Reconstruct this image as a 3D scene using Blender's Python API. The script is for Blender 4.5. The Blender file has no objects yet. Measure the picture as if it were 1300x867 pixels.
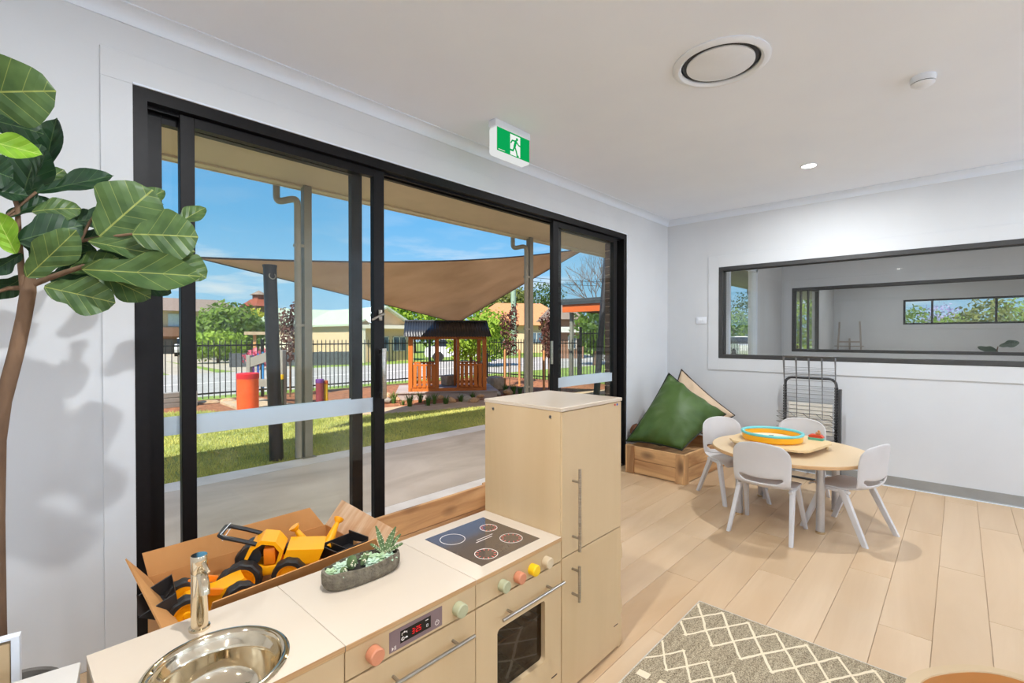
import bpy, bmesh, math, random
from mathutils import Vector, Matrix, noise
random.seed(7)
SC = bpy.context.scene
COL = SC.collection
PI = math.pi

# ---------------------------------------------------------------- camera
F_PX, YAW, PITCH, EYE = 612.0, math.radians(42.9), math.radians(0.61), Vector((0, 0, 1.34))
FW = Vector((math.cos(YAW)*math.cos(PITCH), math.sin(YAW)*math.cos(PITCH), -math.sin(PITCH)))
RT = Vector((math.sin(YAW), -math.cos(YAW), 0))
UP = RT.cross(FW)
cam_data = bpy.data.cameras.new('camera')
cam_data.sensor_width = 36.0
cam_data.lens = F_PX*36.0/1300.0
cam_data.clip_start = 0.05
cam_data.clip_end = 500
cam = bpy.data.objects.new('camera', cam_data)
cam.matrix_world = Matrix((( RT.x, UP.x, -FW.x, EYE.x), (RT.y, UP.y, -FW.y, EYE.y), (RT.z, UP.z, -FW.z, EYE.z), (0, 0, 0, 1)))
COL.objects.link(cam)
SC.camera = cam

# ---------------------------------------------------------------- view, sky, sun
SC.view_settings.view_transform = 'Standard'
SC.view_settings.look = 'None'
SC.view_settings.exposure = 0.17
SC.view_settings.gamma = 1.0
SC.view_settings.use_curve_mapping = False
SC.cycles.use_denoising = True
SC.cycles.max_bounces = 10
SC.cycles.diffuse_bounces = 6
SC.cycles.glossy_bounces = 5
SC.cycles.transparent_max_bounces = 24
SC.cycles.sample_clamp_indirect = 6.0
SC.cycles.blur_glossy = 0.5

SUN_DIR = Vector((-0.80, -0.34, 1.0)).normalized()      # towards the sun
SUN_STRENGTH = 7.5
SKY_STRENGTH = 0.97
DOWNLIGHT_W = 15.0
FILL_GLOBE_W = 68.0  # power of the added fill globes
EAVE_FILL_W = 21.0  # power of the added lamps under the eave

def lin(r, g, b):
    def f(v):
        v /= 255.0
        return v/12.92 if v <= 0.04045 else ((v+0.055)/1.055)**2.4
    return (f(r), f(g), f(b), 1.0)

def node(nt, kind, **kw):
    n = nt.nodes.new(kind)
    for k, v in kw.items():
        if k in n.inputs and not hasattr(n, k):
            n.inputs[k].default_value = v
        else:
            setattr(n, k, v)
    return n

def make_sky():
    w = bpy.data.worlds.new('sky')
    SC.world = w
    w.use_nodes = True
    nt = w.node_tree
    nt.nodes.clear()
    tc = node(nt, 'ShaderNodeTexCoord')
    sep = node(nt, 'ShaderNodeSeparateXYZ')
    nt.links.new(tc.outputs['Generated'], sep.inputs[0])
    ramp = node(nt, 'ShaderNodeValToRGB')
    nt.links.new(sep.outputs['Z'], ramp.inputs[0])
    el = ramp.color_ramp.elements
    el[0].position = 0.0; el[0].color = lin(176, 212, 238)
    el[1].position = 1.0; el[1].color = lin(66, 128, 205)
    for p, c in ((0.10, lin(150, 204, 240)), (0.22, lin(112, 184, 236)), (0.45, lin(88, 158, 226))):
        e = el.new(p); e.color = c
    # thin fair-weather clouds, thicker towards the horizon
    mp = node(nt, 'ShaderNodeMapping')
    mp.inputs['Scale'].default_value = (5.0, 5.0, 24.0)
    nt.links.new(tc.outputs['Generated'], mp.inputs[0])
    ns = node(nt, 'ShaderNodeTexNoise', Scale=1.0, Detail=7.0, Roughness=0.55)
    nt.links.new(mp.outputs[0], ns.inputs['Vector'])
    cr = node(nt, 'ShaderNodeValToRGB')
    cr.color_ramp.elements[0].position = 0.50; cr.color_ramp.elements[0].color = (0, 0, 0, 1)
    cr.color_ramp.elements[1].position = 0.66; cr.color_ramp.elements[1].color = (1, 1, 1, 1)
    nt.links.new(ns.outputs['Fac'], cr.inputs[0])
    fade = node(nt, 'ShaderNodeValToRGB')
    fe = fade.color_ramp.elements
    fe[0].position = 0.0; fe[0].color = (0.75, 0.75, 0.75, 1)
    fe[1].position = 0.34; fe[1].color = (0.03, 0.03, 0.03, 1)
    e = fe.new(0.13); e.color = (0.75, 0.75, 0.75, 1)
    e = fe.new(0.20); e.color = (0.12, 0.12, 0.12, 1)
    nt.links.new(sep.outputs['Z'], fade.inputs[0])
    mul = node(nt, 'ShaderNodeMath', operation='MULTIPLY')
    nt.links.new(cr.outputs[0], mul.inputs[0]); nt.links.new(fade.outputs[0], mul.inputs[1])
    mix = node(nt, 'ShaderNodeMix', data_type='RGBA')
    nt.links.new(mul.outputs[0], mix.inputs[0])
    nt.links.new(ramp.outputs[0], mix.inputs[6])
    mix.inputs[7].default_value = lin(236, 240, 244)
    bg = node(nt, 'ShaderNodeBackground')
    bg.inputs['Strength'].default_value = SKY_STRENGTH
    nt.links.new(mix.outputs[2], bg.inputs['Color'])
    out = node(nt, 'ShaderNodeOutputWorld')
    nt.links.new(bg.outputs[0], out.inputs[0])
make_sky()

sun_data = bpy.data.lights.new('sun', 'SUN')
sun_data.energy = SUN_STRENGTH
sun_data.angle = math.radians(0.6)
sun_data.color = (1.0, 0.94, 0.84)
sun = bpy.data.objects.new('sun', sun_data)
sun.rotation_mode = 'QUATERNION'
sun.rotation_quaternion = SUN_DIR.to_track_quat('Z', 'Y')
COL.objects.link(sun)

# ---------------------------------------------------------------- helpers
def ray(u, v):
    return FW + RT*((u-650.0)/F_PX) + UP*((433.5-v)/F_PX)
def on_y(u, v, y):
    d = ray(u, v); return EYE + d*((y-EYE.y)/d.y)
def on_x(u, v, x):
    d = ray(u, v); return EYE + d*((x-EYE.x)/d.x)
def on_z(u, v, z):
    d = ray(u, v); return EYE + d*((z-EYE.z)/d.z)
def far(u, depth, z=0.0):
    """ground position along the direction of photograph column u, at a given distance in front of the eye"""
    d = FW + RT*((u-650.0)/F_PX)
    p = EYE + d*depth
    return Vector((p.x, p.y, z))

class MB:
    """collects shapes for ONE mesh object"""
    def __init__(self):
        self.v = []; self.f = []
    def add(self, verts, faces, M=None):
        o = len(self.v)
        if M is not None:
            verts = [M @ Vector(p) for p in verts]
        self.v.extend([tuple(p) for p in verts])
        self.f.extend([tuple(i+o for i in f) for f in faces])
        return self
    def box(self, x0, x1, y0, y1, z0, z1, b=0.0, M=None, seg=2):
        if x1 < x0: x0, x1 = x1, x0
        if y1 < y0: y0, y1 = y1, y0
        if z1 < z0: z0, z1 = z1, z0
        if b <= 0:
            vs = [(x0,y0,z0),(x1,y0,z0),(x1,y1,z0),(x0,y1,z0),(x0,y0,z1),(x1,y0,z1),(x1,y1,z1),(x0,y1,z1)]
            return self.add(vs, [(0,3,2,1),(4,5,6,7),(0,1,5,4),(1,2,6,5),(2,3,7,6),(3,0,4,7)], M)
        bm = bmesh.new()
        bmesh.ops.create_cube(bm, size=1.0)
        for q in bm.verts:
            q.co = Vector(((x0+x1)/2+q.co.x*(x1-x0), (y0+y1)/2+q.co.y*(y1-y0), (z0+z1)/2+q.co.z*(z1-z0)))
        b = min(b, 0.49*min(x1-x0, y1-y0, z1-z0))
        bmesh.ops.bevel(bm, geom=bm.edges[:], offset=b, segments=seg, affect='EDGES', profile=0.5)
        return self.addbm(bm, M)
    def addbm(self, bm, M=None):
        bm.verts.index_update()
        vs = [q.co.copy() for q in bm.verts]
        fs = [[q.index for q in f.verts] for f in bm.faces]
        bm.free()
        return self.add(vs, fs, M)
    def cyl(self, p0, p1, r0, r1=None, seg=16, cap=True):
        p0 = Vector(p0); p1 = Vector(p1)
        r1 = r0 if r1 is None else r1
        d = (p1-p0).normalized()
        a = d.orthogonal().normalized(); c = d.cross(a)
        vs = []
        for p, r in ((p0, r0), (p1, r1)):
            for i in range(seg):
                t = 2*PI*i/seg
                vs.append(p + a*(r*math.cos(t)) + c*(r*math.sin(t)))
        fs = [(i, (i+1) % seg, seg+(i+1) % seg, seg+i) for i in range(seg)]
        if cap:
            fs.append(tuple(range(seg))[::-1]); fs.append(tuple(range(seg, 2*seg)))
        return self.add(vs, fs)
    def tube(self, pts, r, seg=8, closed=False, cap=True, flat=1.0):
        pts = [Vector(p) for p in pts]
        n = len(pts)
        rs = r if isinstance(r, (list, tuple)) else [r]*n
        tang = []
        for i in range(n):
            if closed:
                t = pts[(i+1) % n]-pts[i-1]
            else:
                t = pts[min(i+1, n-1)]-pts[max(i-1, 0)]
            tang.append(t.normalized() if t.length > 1e-9 else Vector((0, 0, 1)))
        a = tang[0].orthogonal().normalized()
        vs = []
        for i in range(n):
            a = (a - tang[i]*a.dot(tang[i]))
            a = a.normalized() if a.length > 1e-6 else tang[i].orthogonal().normalized()
            c = tang[i].cross(a)
            for k in range(seg):
                t = 2*PI*k/seg
                vs.append(pts[i] + a*(rs[i]*math.cos(t)) + c*(rs[i]*flat*math.sin(t)))
        fs = []
        m = n if closed else n-1
        for i in range(m):
            j = (i+1) % n
            for k in range(seg):
                l = (k+1) % seg
                fs.append((i*seg+k, i*seg+l, j*seg+l, j*seg+k))
        if cap and not closed:
            fs.append(tuple(range(seg))[::-1]); fs.append(tuple(range((n-1)*seg, n*seg)))
        return self.add(vs, fs)
    def lathe(self, prof, c=(0, 0, 0), seg=32, sx=1.0, sy=1.0, M=None, ring=False, cap0=True):
        vs = []; fs = []
        n = len(prof)
        for r, z in prof:
            for k in range(seg):
                t = 2*PI*k/seg
                vs.append((c[0]+r*sx*math.cos(t), c[1]+r*sy*math.sin(t), c[2]+z))
        for i in range(n-1):
            for k in range(seg):
                l = (k+1) % seg
                fs.append((i*seg+k, i*seg+l, (i+1)*seg+l, (i+1)*seg+k))
        if ring:
            for k in range(seg):
                l = (k+1) % seg
                fs.append(((n-1)*seg+k, (n-1)*seg+l, l, k))
        else:
            if prof[0][0] > 1e-6 and cap0: fs.append(tuple(range(seg))[::-1])
            if prof[-1][0] > 1e-6: fs.append(tuple(range((n-1)*seg, n*seg)))
        return self.add(vs, fs, M)
    def prism(self, poly, a0, a1, axis='z', M=None):
        n = len(poly)
        def P(p, a):
            if axis == 'z': return (p[0], p[1], a)
            if axis == 'y': return (p[0], a, p[1])
            return (a, p[0], p[1])
        vs = [P(p, a0) for p in poly]+[P(p, a1) for p in poly]
        fs = [(i, (i+1) % n, n+(i+1) % n, n+i) for i in range(n)]
        fs += [tuple(range(n))[::-1], tuple(range(n, 2*n))]
        return self.add(vs, fs, M)
    def ball(self, c, r, seg=14, rings=9, M=None):
        rx, ry, rz = r if isinstance(r, (list, tuple)) else (r, r, r)
        vs = [(c[0], c[1], c[2]-rz)]
        for i in range(1, rings):
            p = -PI/2+PI*i/rings
            for k in range(seg):
                t = 2*PI*k/seg
                vs.append((c[0]+rx*math.cos(p)*math.cos(t), c[1]+ry*math.cos(p)*math.sin(t), c[2]+rz*math.sin(p)))
        vs.append((c[0], c[1], c[2]+rz))
        fs = [(0, 1+(k+1) % seg, 1+k) for k in range(seg)]
        for i in range(rings-2):
            for k in range(seg):
                l = (k+1) % seg
                fs.append((1+i*seg+k, 1+i*seg+l, 1+(i+1)*seg+l, 1+(i+1)*seg+k))
        top = len(vs)-1; o = 1+(rings-2)*seg
        fs += [(o+k, o+(k+1) % seg, top) for k in range(seg)]
        return self.add(vs, fs, M)
    def grid(self, fn, nu, nv, thick=0.0):
        vs = [fn(i/nu, j/nv) for i in range(nu+1) for j in range(nv+1)]
        fs = [(i*(nv+1)+j, (i+1)*(nv+1)+j, (i+1)*(nv+1)+j+1, i*(nv+1)+j+1) for i in range(nu) for j in range(nv)]
        return self.add(vs, fs)
    def mesh(self, name, m, smooth=35):
        me = bpy.data.meshes.new(name)
        me.from_pydata(self.v, [], self.f)
        me.update()
        bm = bmesh.new(); bm.from_mesh(me)
        bmesh.ops.recalc_face_normals(bm, faces=bm.faces[:])
        bm.to_mesh(me); bm.free()
        if m is not None: me.materials.append(m)
        if smooth:
            me.polygons.foreach_set('use_smooth', [True]*len(me.polygons))
            me.set_sharp_from_angle(angle=math.radians(smooth))
        return me
    def build(self, name, m, parent=None, smooth=35, loc=None):
        return link(name, self.mesh(name, m, smooth), parent, loc)

def link(name, me, parent=None, loc=None, rot=None):
    o = bpy.data.objects.new(name, me)
    COL.objects.link(o)
    if parent is not None: o.parent = parent
    if loc is not None: o.location = loc
    if rot is not None: o.rotation_euler = rot
    return o

def tag(o, label, cat, group=None, kind=None):
    o['label'] = label; o['category'] = cat
    if group: o['group'] = group
    if kind: o['kind'] = kind
    return o

def thing(name, label, cat, loc=(0, 0, 0), rz=0.0, group=None):
    o = bpy.data.objects.new(name, None)
    o.empty_display_size = 0.1
    COL.objects.link(o)
    o.location = loc; o.rotation_euler = (0, 0, rz)
    return tag(o, label, cat, group)

def struct(o):
    o['kind'] = 'structure'
    return o

def dup(root, loc, rz, label, group=None):
    r = root.copy(); COL.objects.link(r); r.location = loc; r.rotation_euler = (0, 0, rz)
    r['label'] = label
    if group: r['group'] = group
    for ch in list(root.children):
        c = ch.copy(); COL.objects.link(c); c.parent = r
        for g in list(ch.children):
            d = g.copy(); COL.objects.link(d); d.parent = c
    return r

def circle(r, n, cx=0, cy=0, a0=0.0):
    return [(cx+r*math.cos(a0+2*PI*i/n), cy+r*math.sin(a0+2*PI*i/n)) for i in range(n)]

def rrect(x0, x1, y0, y1, r, n=5):
    pts = []
    for cx, cy, a in ((x1-r, y1-r, 0), (x0+r, y1-r, PI/2), (x0+r, y0+r, PI), (x1-r, y0+r, 3*PI/2)):
        for i in range(n+1):
            t = a+PI/2*i/n
            pts.append((cx+r*math.cos(t), cy+r*math.sin(t)))
    return pts

def bez(p0, p1, p2, p3, n):
    p0, p1, p2, p3 = map(Vector, (p0, p1, p2, p3))
    return [p0*(1-t)**3+p1*3*t*(1-t)**2+p2*3*t*t*(1-t)+p3*t**3 for t in [i/n for i in range(n+1)]]

# ---------------------------------------------------------------- materials
def mat(name, c1, c2=None, scale=6.0, stretch=(1, 1, 1), rough=0.5, metal=0.0, bump=0.0, bscale=None, detail=4.0,
        rnd=0.0, lo=0.35, hi=0.65, coat=0.0, dist=0.0, spec=0.5, sub=0.0, rvar=0.0):
    m = bpy.data.materials.new(name); m.use_nodes = True
    nt = m.node_tree; nt.nodes.clear()
    out = node(nt, 'ShaderNodeOutputMaterial')
    bs = node(nt, 'ShaderNodeBsdfPrincipled')
    nt.links.new(bs.outputs[0], out.inputs[0])
    bs.inputs['Roughness'].default_value = rough
    bs.inputs['Metallic'].default_value = metal
    bs.inputs['Coat Weight'].default_value = coat
    bs.inputs['Coat Roughness'].default_value = 0.15
    bs.inputs['Specular IOR Level'].default_value = spec
    c1 = lin(*c1); c2 = lin(*c2) if c2 else tuple(min(1.0, x*0.88) for x in c1[:3])+(1.0,)
    tc = node(nt, 'ShaderNodeTexCoord')
    mp = node(nt, 'ShaderNodeMapping')
    mp.inputs['Scale'].default_value = stretch
    nt.links.new(tc.outputs['Object'], mp.inputs['Vector'])
    src = mp.outputs[0]
    if rnd:
        oi = node(nt, 'ShaderNodeObjectInfo')
        vm = node(nt, 'ShaderNodeVectorMath', operation='ADD')
        sc = node(nt, 'ShaderNodeMath', operation='MULTIPLY'); sc.inputs[1].default_value = 37.0
        nt.links.new(oi.outputs['Random'], sc.inputs[0])
        nt.links.new(src, vm.inputs[0]); nt.links.new(sc.outputs[0], vm.inputs[1])
        src = vm.outputs[0]
    ns = node(nt, 'ShaderNodeTexNoise', Scale=scale, Detail=detail, Roughness=0.55, Distortion=dist)
    nt.links.new(src, ns.inputs['Vector'])
    cr = node(nt, 'ShaderNodeValToRGB')
    cr.color_ramp.elements[0].position = lo; cr.color_ramp.elements[0].color = c1
    cr.color_ramp.elements[1].position = hi; cr.color_ramp.elements[1].color = c2
    nt.links.new(ns.outputs['Fac'], cr.inputs[0])
    col = cr.outputs[0]
    if rnd:
        hs = node(nt, 'ShaderNodeHueSaturation')
        ma = node(nt, 'ShaderNodeMapRange')
        ma.inputs['To Min'].default_value = 1-rnd; ma.inputs['To Max'].default_value = 1+rnd
        nt.links.new(oi.outputs['Random'], ma.inputs['Value'])
        nt.links.new(ma.outputs[0], hs.inputs['Value']); nt.links.new(col, hs.inputs['Color'])
        col = hs.outputs[0]
    nt.links.new(col, bs.inputs['Base Color'])
    if bump:
        n2 = node(nt, 'ShaderNodeTexNoise', Scale=bscale or scale*4, Detail=3.0)
        nt.links.new(src, n2.inputs['Vector'])
        bp = node(nt, 'ShaderNodeBump'); bp.inputs['Strength'].default_value = bump; bp.inputs['Distance'].default_value = 0.01
        nt.links.new(n2.outputs['Fac'], bp.inputs['Height']); nt.links.new(bp.outputs[0], bs.inputs['Normal'])
    if sub:
        bs.inputs['Subsurface Weight'].default_value = sub
        bs.inputs['Subsurface Radius'].default_value = (0.02, 0.01, 0.006)
    return m

def wood(name, c1, c2, knot=None, along='x', scale=3.0, rough=0.45, rnd=0.06, bump=0.05, lo=0.3, hi=0.72, coat=0.0, fine=26.0):
    """two tones of grain stretched along one axis, optional dark knots"""
    st = {'x': (0.12, 1, 1), 'y': (1, 0.12, 1), 'z': (1, 1, 0.12)}[along]
    m = mat(name, c1, c2, scale=scale, stretch=st, rough=rough, rnd=rnd, bump=bump, bscale=fine, lo=lo, hi=hi, detail=8.0, dist=1.2, coat=coat)
    if knot:
        nt = m.node_tree
        bs = next(n for n in nt.nodes if n.type == 'BSDF_PRINCIPLED')
        old = bs.inputs['Base Color'].links[0].from_socket
        mp = next(n for n in nt.nodes if n.type == 'MAPPING')
        src = mp.outputs[0].links[0].to_node.outputs[0] if mp.outputs[0].links[0].to_node.type == 'VECT_MATH' else mp.outputs[0]
        m2 = node(nt, 'ShaderNodeMapping'); s = [1, 1, 1]
        i = 'xyz'.index(along); s[i] = 4.2
        m2.inputs['Scale'].default_value = s
        nt.links.new(src, m2.inputs['Vector'])
        vo = node(nt, 'ShaderNodeTexVoronoi', Scale=5.0)
        nt.links.new(m2.outputs[0], vo.inputs['Vector'])
        r = node(nt, 'ShaderNodeValToRGB')
        r.color_ramp.elements[0].position = 0.10; r.color_ramp.elements[0].color = (0.9, 0.9, 0.9, 1)
        r.color_ramp.elements[1].position = 0.27; r.color_ramp.elements[1].color = (0, 0, 0, 1)
        nt.links.new(vo.outputs['Distance'], r.inputs[0])
        mx = node(nt, 'ShaderNodeMix', data_type='RGBA')
        nt.links.new(r.outputs[0], mx.inputs[0]); nt.links.new(old, mx.inputs[6])
        mx.inputs[7].default_value = lin(*knot)
        nt.links.new(mx.outputs[2], bs.inputs['Base Color'])
    return m

def glass(name, tint=(255, 255, 255), refl=1.0, ior=1.45):
    """a thin pane: clear, with the mirror reflection that glass has at its angle"""
    m = bpy.data.materials.new(name); m.use_nodes = True
    nt = m.node_tree; nt.nodes.clear()
    out = node(nt, 'ShaderNodeOutputMaterial')
    tr = node(nt, 'ShaderNodeBsdfTransparent'); tr.inputs[0].default_value = lin(*tint)
    gl = node(nt, 'ShaderNodeBsdfGlossy'); gl.inputs['Roughness'].default_value = 0.0
    fr = node(nt, 'ShaderNodeFresnel'); fr.inputs['IOR'].default_value = ior
    ge = node(nt, 'ShaderNodeNewGeometry')
    ex = node(nt, 'ShaderNodeMapRange'); ex.inputs['To Min'].default_value = ior; ex.inputs['To Max'].default_value = 1.0/ior
    nt.links.new(ge.outputs['Backfacing'], ex.inputs['Value']); nt.links.new(ex.outputs[0], fr.inputs['IOR'])   # both faces mirror alike
    mu = node(nt, 'ShaderNodeMath', operation='MULTIPLY'); mu.inputs[1].default_value = refl
    nt.links.new(fr.outputs[0], mu.inputs[0])
    mx = node(nt, 'ShaderNodeMixShader')
    nt.links.new(mu.outputs[0], mx.inputs[0]); nt.links.new(tr.outputs[0], mx.inputs[1]); nt.links.new(gl.outputs[0], mx.inputs[2])
    nt.links.new(mx.outputs[0], out.inputs[0])
    return m

def frosted(name, col, alpha):
    m = bpy.data.materials.new(name); m.use_nodes = True
    nt = m.node_tree; nt.nodes.clear()
    out = node(nt, 'ShaderNodeOutputMaterial')
    tr = node(nt, 'ShaderNodeBsdfTransparent')
    df = node(nt, 'ShaderNodeBsdfDiffuse'); df.inputs[0].default_value = lin(*col)
    tl = node(nt, 'ShaderNodeBsdfTranslucent'); tl.inputs[0].default_value = lin(*col)
    m1 = node(nt, 'ShaderNodeMixShader'); m1.inputs[0].default_value = 0.5
    nt.links.new(df.outputs[0], m1.inputs[1]); nt.links.new(tl.outputs[0], m1.inputs[2])
    mx = node(nt, 'ShaderNodeMixShader'); mx.inputs[0].default_value = alpha
    nt.links.new(tr.outputs[0], mx.inputs[1]); nt.links.new(m1.outputs[0], mx.inputs[2])
    nt.links.new(mx.outputs[0], out.inputs[0])
    return m

def glow(name, col, strength):
    m = bpy.data.materials.new(name); m.use_nodes = True
    nt = m.node_tree; nt.nodes.clear()
    out = node(nt, 'ShaderNodeOutputMaterial')
    em = node(nt, 'ShaderNodeEmission'); em.inputs[0].default_value = lin(*col); em.inputs[1].default_value = strength
    nt.links.new(em.outputs[0], out.inputs[0])
    return m

def leafy(name, c1, c2, scale=1.5, trans=0.35, rough=0.6, rnd=0.0):
    """leaf surface: some of the light comes through it"""
    m = mat(name, c1, c2, scale=scale, rough=rough, rnd=rnd, spec=0.3)
    nt = m.node_tree
    bs = next(n for n in nt.nodes if n.type == 'BSDF_PRINCIPLED'); out = next(n for n in nt.nodes if n.type == 'OUTPUT_MATERIAL')
    tl = node(nt, 'ShaderNodeBsdfTranslucent')
    nt.links.new(bs.inputs['Base Color'].links[0].from_socket, tl.inputs[0])
    mx = node(nt, 'ShaderNodeMixShader'); mx.inputs[0].default_value = trans
    nt.links.new(bs.outputs[0], mx.inputs[1]); nt.links.new(tl.outputs[0], mx.inputs[2]); nt.links.new(mx.outputs[0], out.inputs[0])
    return m

M = {}
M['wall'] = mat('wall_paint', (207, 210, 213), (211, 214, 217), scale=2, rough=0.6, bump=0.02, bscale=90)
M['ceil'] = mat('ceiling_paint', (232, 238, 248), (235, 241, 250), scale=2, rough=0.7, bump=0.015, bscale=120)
M['trimw'] = mat('white_trim_paint', (220, 228, 238), (224, 232, 242), scale=3, rough=0.4)
M['skirt'] = mat('grey_skirting_vinyl', (142, 142, 139), (150, 150, 147), scale=5, rough=0.45)
M['vinyl'] = wood('oak_vinyl_plank', (210, 183, 150), (188, 156, 119), along='x', scale=2.6, rough=0.42, rnd=0.045, bump=0.03, knot=None)
M['black'] = mat('black_aluminium', (16, 14, 15), (20, 18, 19), scale=40, rough=0.42, spec=0.22)
M['charcoal'] = mat('charcoal_aluminium', (58, 58, 58), (64, 64, 64), scale=30, rough=0.4)
M['glass'] = glass('window_glass', (251, 253, 252), 0.6)
M['glass_in'] = glass('interior_window_glass', (250, 251, 251), 0.8)
M['frost'] = frosted('frosted_film', (226, 236, 244), 0.88)
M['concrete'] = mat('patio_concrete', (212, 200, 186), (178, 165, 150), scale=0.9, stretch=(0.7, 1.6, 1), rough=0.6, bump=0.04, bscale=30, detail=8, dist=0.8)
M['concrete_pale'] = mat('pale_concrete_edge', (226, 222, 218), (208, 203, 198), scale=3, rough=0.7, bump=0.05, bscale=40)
M['steel'] = mat('brushed_steel', (186, 180, 170), (160, 154, 145), scale=8, stretch=(1, 1, 30), rough=0.28, metal=1.0)
M['chrome'] = mat('polished_chrome', (230, 216, 190), (222, 207, 180), scale=3, rough=0.08, metal=1.0)
M['birch'] = wood('birch_plywood', (206, 179, 140), (189, 160, 119), along='z', scale=2.6, rough=0.42, rnd=0.03, bump=0.02, lo=0.25, hi=0.85)
M['birchx'] = wood('birch_plywood_across', (206, 179, 140), (189, 160, 119), along='x', scale=2.6, rough=0.42, rnd=0.03, bump=0.02, lo=0.25, hi=0.85)
M['topw'] = wood('pale_laminate_worktop', (210, 195, 176), (203, 186, 165), along='x', scale=1.6, rough=0.3, rnd=0.02, bump=0.01)
M['plyedge'] = mat('plywood_edge', (198, 160, 112), (168, 126, 82), scale=3, stretch=(1, 1, 60), rough=0.6)
M['gap'] = mat('dark_joint', (72, 48, 30), (60, 40, 26), rough=0.8)
M['white'] = mat('white_plastic', (230, 235, 242), (226, 231, 238), rough=0.35)
M['dark'] = mat('dark_plastic', (28, 28, 30), (34, 34, 36), rough=0.4)
# ================================================================ the setting: room shell
W, B, H = 2.55, 5.46, 2.70            # door wall (y), far wall (x), ceiling height
DX0, DX1, DH = 0.405, 4.485, 2.395    # door opening
OY1, OY0, OZ0, OZ1 = 1.953, -2.30, 1.10, 2.10   # observation window opening in the far wall

fb = MB().box(-2.6, B, -3.6, W, -0.10, -0.006)
fb.box(-2.6, -1.0, -3.6, W, -0.006, 0.0).box(-1.0, B, -3.6, -1.45, -0.006, 0.0)
fb.box(DX0, DX1, W, W+0.20, -0.10, -0.002)
floor = struct(fb.build('floor', M['vinyl'], smooth=0))
# planks run along the door wall, 0.19 m wide, joints staggered
pw, pl_len = 0.19, 1.52
plank_mesh = {}
row = 0
y = W
while y > -1.45+1e-6:
    y0 = max(y-pw, -1.45)
    x = -1.0 - (row*0.57 % pl_len)
    while x < B:
        a, c = max(x, -1.0), min(x+pl_len, B)
        if c-a > 0.02:
            key = (round(c-a, 3), round(y-y0, 3))
            if key not in plank_mesh:
                l, w_ = key
                plank_mesh[key] = MB().box(0.0007, l-0.0007, 0.0007, w_-0.0007, -0.006, 0.0, b=0.0014, seg=1).mesh('plank', M['vinyl'])
            link('plank', plank_mesh[key], floor, (a, y0, 0))
        x += pl_len
    y = y0; row += 1

wl = MB()
wl.box(-2.6, DX0, W, W+0.18, 0, H).box(DX1, B+0.1, W, W+0.18, 0, H).box(DX0, DX1, W, W+0.18, DH, H)
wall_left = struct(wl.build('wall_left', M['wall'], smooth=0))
# face brick of the outer leaf, seen on edge in the door reveal
M['brick'] = mat('brown_face_brick', (84, 66, 58), (66, 52, 46), scale=14, rough=0.85, bump=0.3, bscale=60, rnd=0.18)
M['mortar'] = mat('mortar', (150, 128, 110), (134, 112, 96), scale=30, rough=0.9)
MB().box(DX1+0.065, DX1+0.60, W+0.185, W+0.285, -0.06, 2.46).build('mortar', M['mortar'], wall_left)
bm_ = MB().box(0, 0.23, 0, 0.11, 0, 0.076, b=0.003, seg=1).mesh('brick', M['brick'])
for i in range(29):
    for k in range(2):
        link('brick', bm_, wall_left, (DX1+0.058+k*0.24+(0.0 if i % 2 == 0 else 0.0), W+0.181, -0.05+i*0.086))

wb = MB()
wb.box(B, B+0.10, OY1, W, 0, H).box(B, B+0.10, OY0, OY1, 0, OZ0).box(B, B+0.10, OY0, OY1, OZ1, H).box(B, B+0.10, -3.6, OY0, 0, H)
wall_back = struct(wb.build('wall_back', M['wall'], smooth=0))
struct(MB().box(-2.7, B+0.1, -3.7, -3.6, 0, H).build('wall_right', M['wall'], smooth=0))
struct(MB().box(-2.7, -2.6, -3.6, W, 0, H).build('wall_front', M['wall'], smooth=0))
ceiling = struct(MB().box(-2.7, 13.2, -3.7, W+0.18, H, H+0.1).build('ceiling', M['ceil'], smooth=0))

# cove cornices (concave quarter profile)
def cove(a, b, inward, name):
    a = Vector(a); b = Vector(b); inward = Vector(inward)
    r = 0.062
    prof = [(0.0, 0.0), (r, 0.0)]
    for i in range(7):
        t = PI/2*i/6
        prof.append((r-r*0.86*math.sin(t), -r+r*0.86*math.cos(t)) if False else (r*(1-0.88*math.sin(t)), -r*(1-0.88*math.cos(t)) - 0.0))
    prof = [(0.0, 0.0), (r, 0.0), (r, -0.006)]+[(r-0.05*math.sin(PI/2*i/6)-0.004, -0.006-0.05*(1-math.cos(PI/2*i/6))) for i in range(7)]+[(0.006, -r), (0.0, -r)]
    vs = []; n = len(prof)
    for p in (a, b):
        for d, z in prof: vs.append(p+inward*d+Vector((0, 0, z)))
    fs = [(i, (i+1) % n, n+(i+1) % n, n+i) for i in range(n)]+[tuple(range(n))[::-1], tuple(range(n, 2*n))]
    return struct(MB().add(vs, fs).build(name, M['trimw']))
cove((-2.6, W, H), (B, W, H), (0, -1, 0), 'trim_1')
cove((B, -3.6, H), (B, W, H), (-1, 0, 0), 'trim_2')

def surround(name, rects, axis, a0, a1):
    mb = MB()
    for p0, p1, z0, z1 in rects:
        if axis == 'y': mb.box(p0, p1, a0, a1, z0, z1, b=0.002, seg=1)
        else: mb.box(a0, a1, p0, p1, z0, z1, b=0.002, seg=1)
    return struct(mb.build(name, M['wall']))
# flat boards round the door and round the inside window
surround('trim_3', [(0.300, DX0, 0, DH), (0.300, DX1+0.105, DH, 2.515), (DX1, DX1+0.105, 0, DH)], 'y', W-0.009, W)
surround('trim_4', [(OY1, OY1+0.115, 0.97, 2.225), (OY0, OY1, OZ1, 2.225), (OY0, OY1, 0.97, OZ0)], 'x', B-0.009, B)
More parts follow.
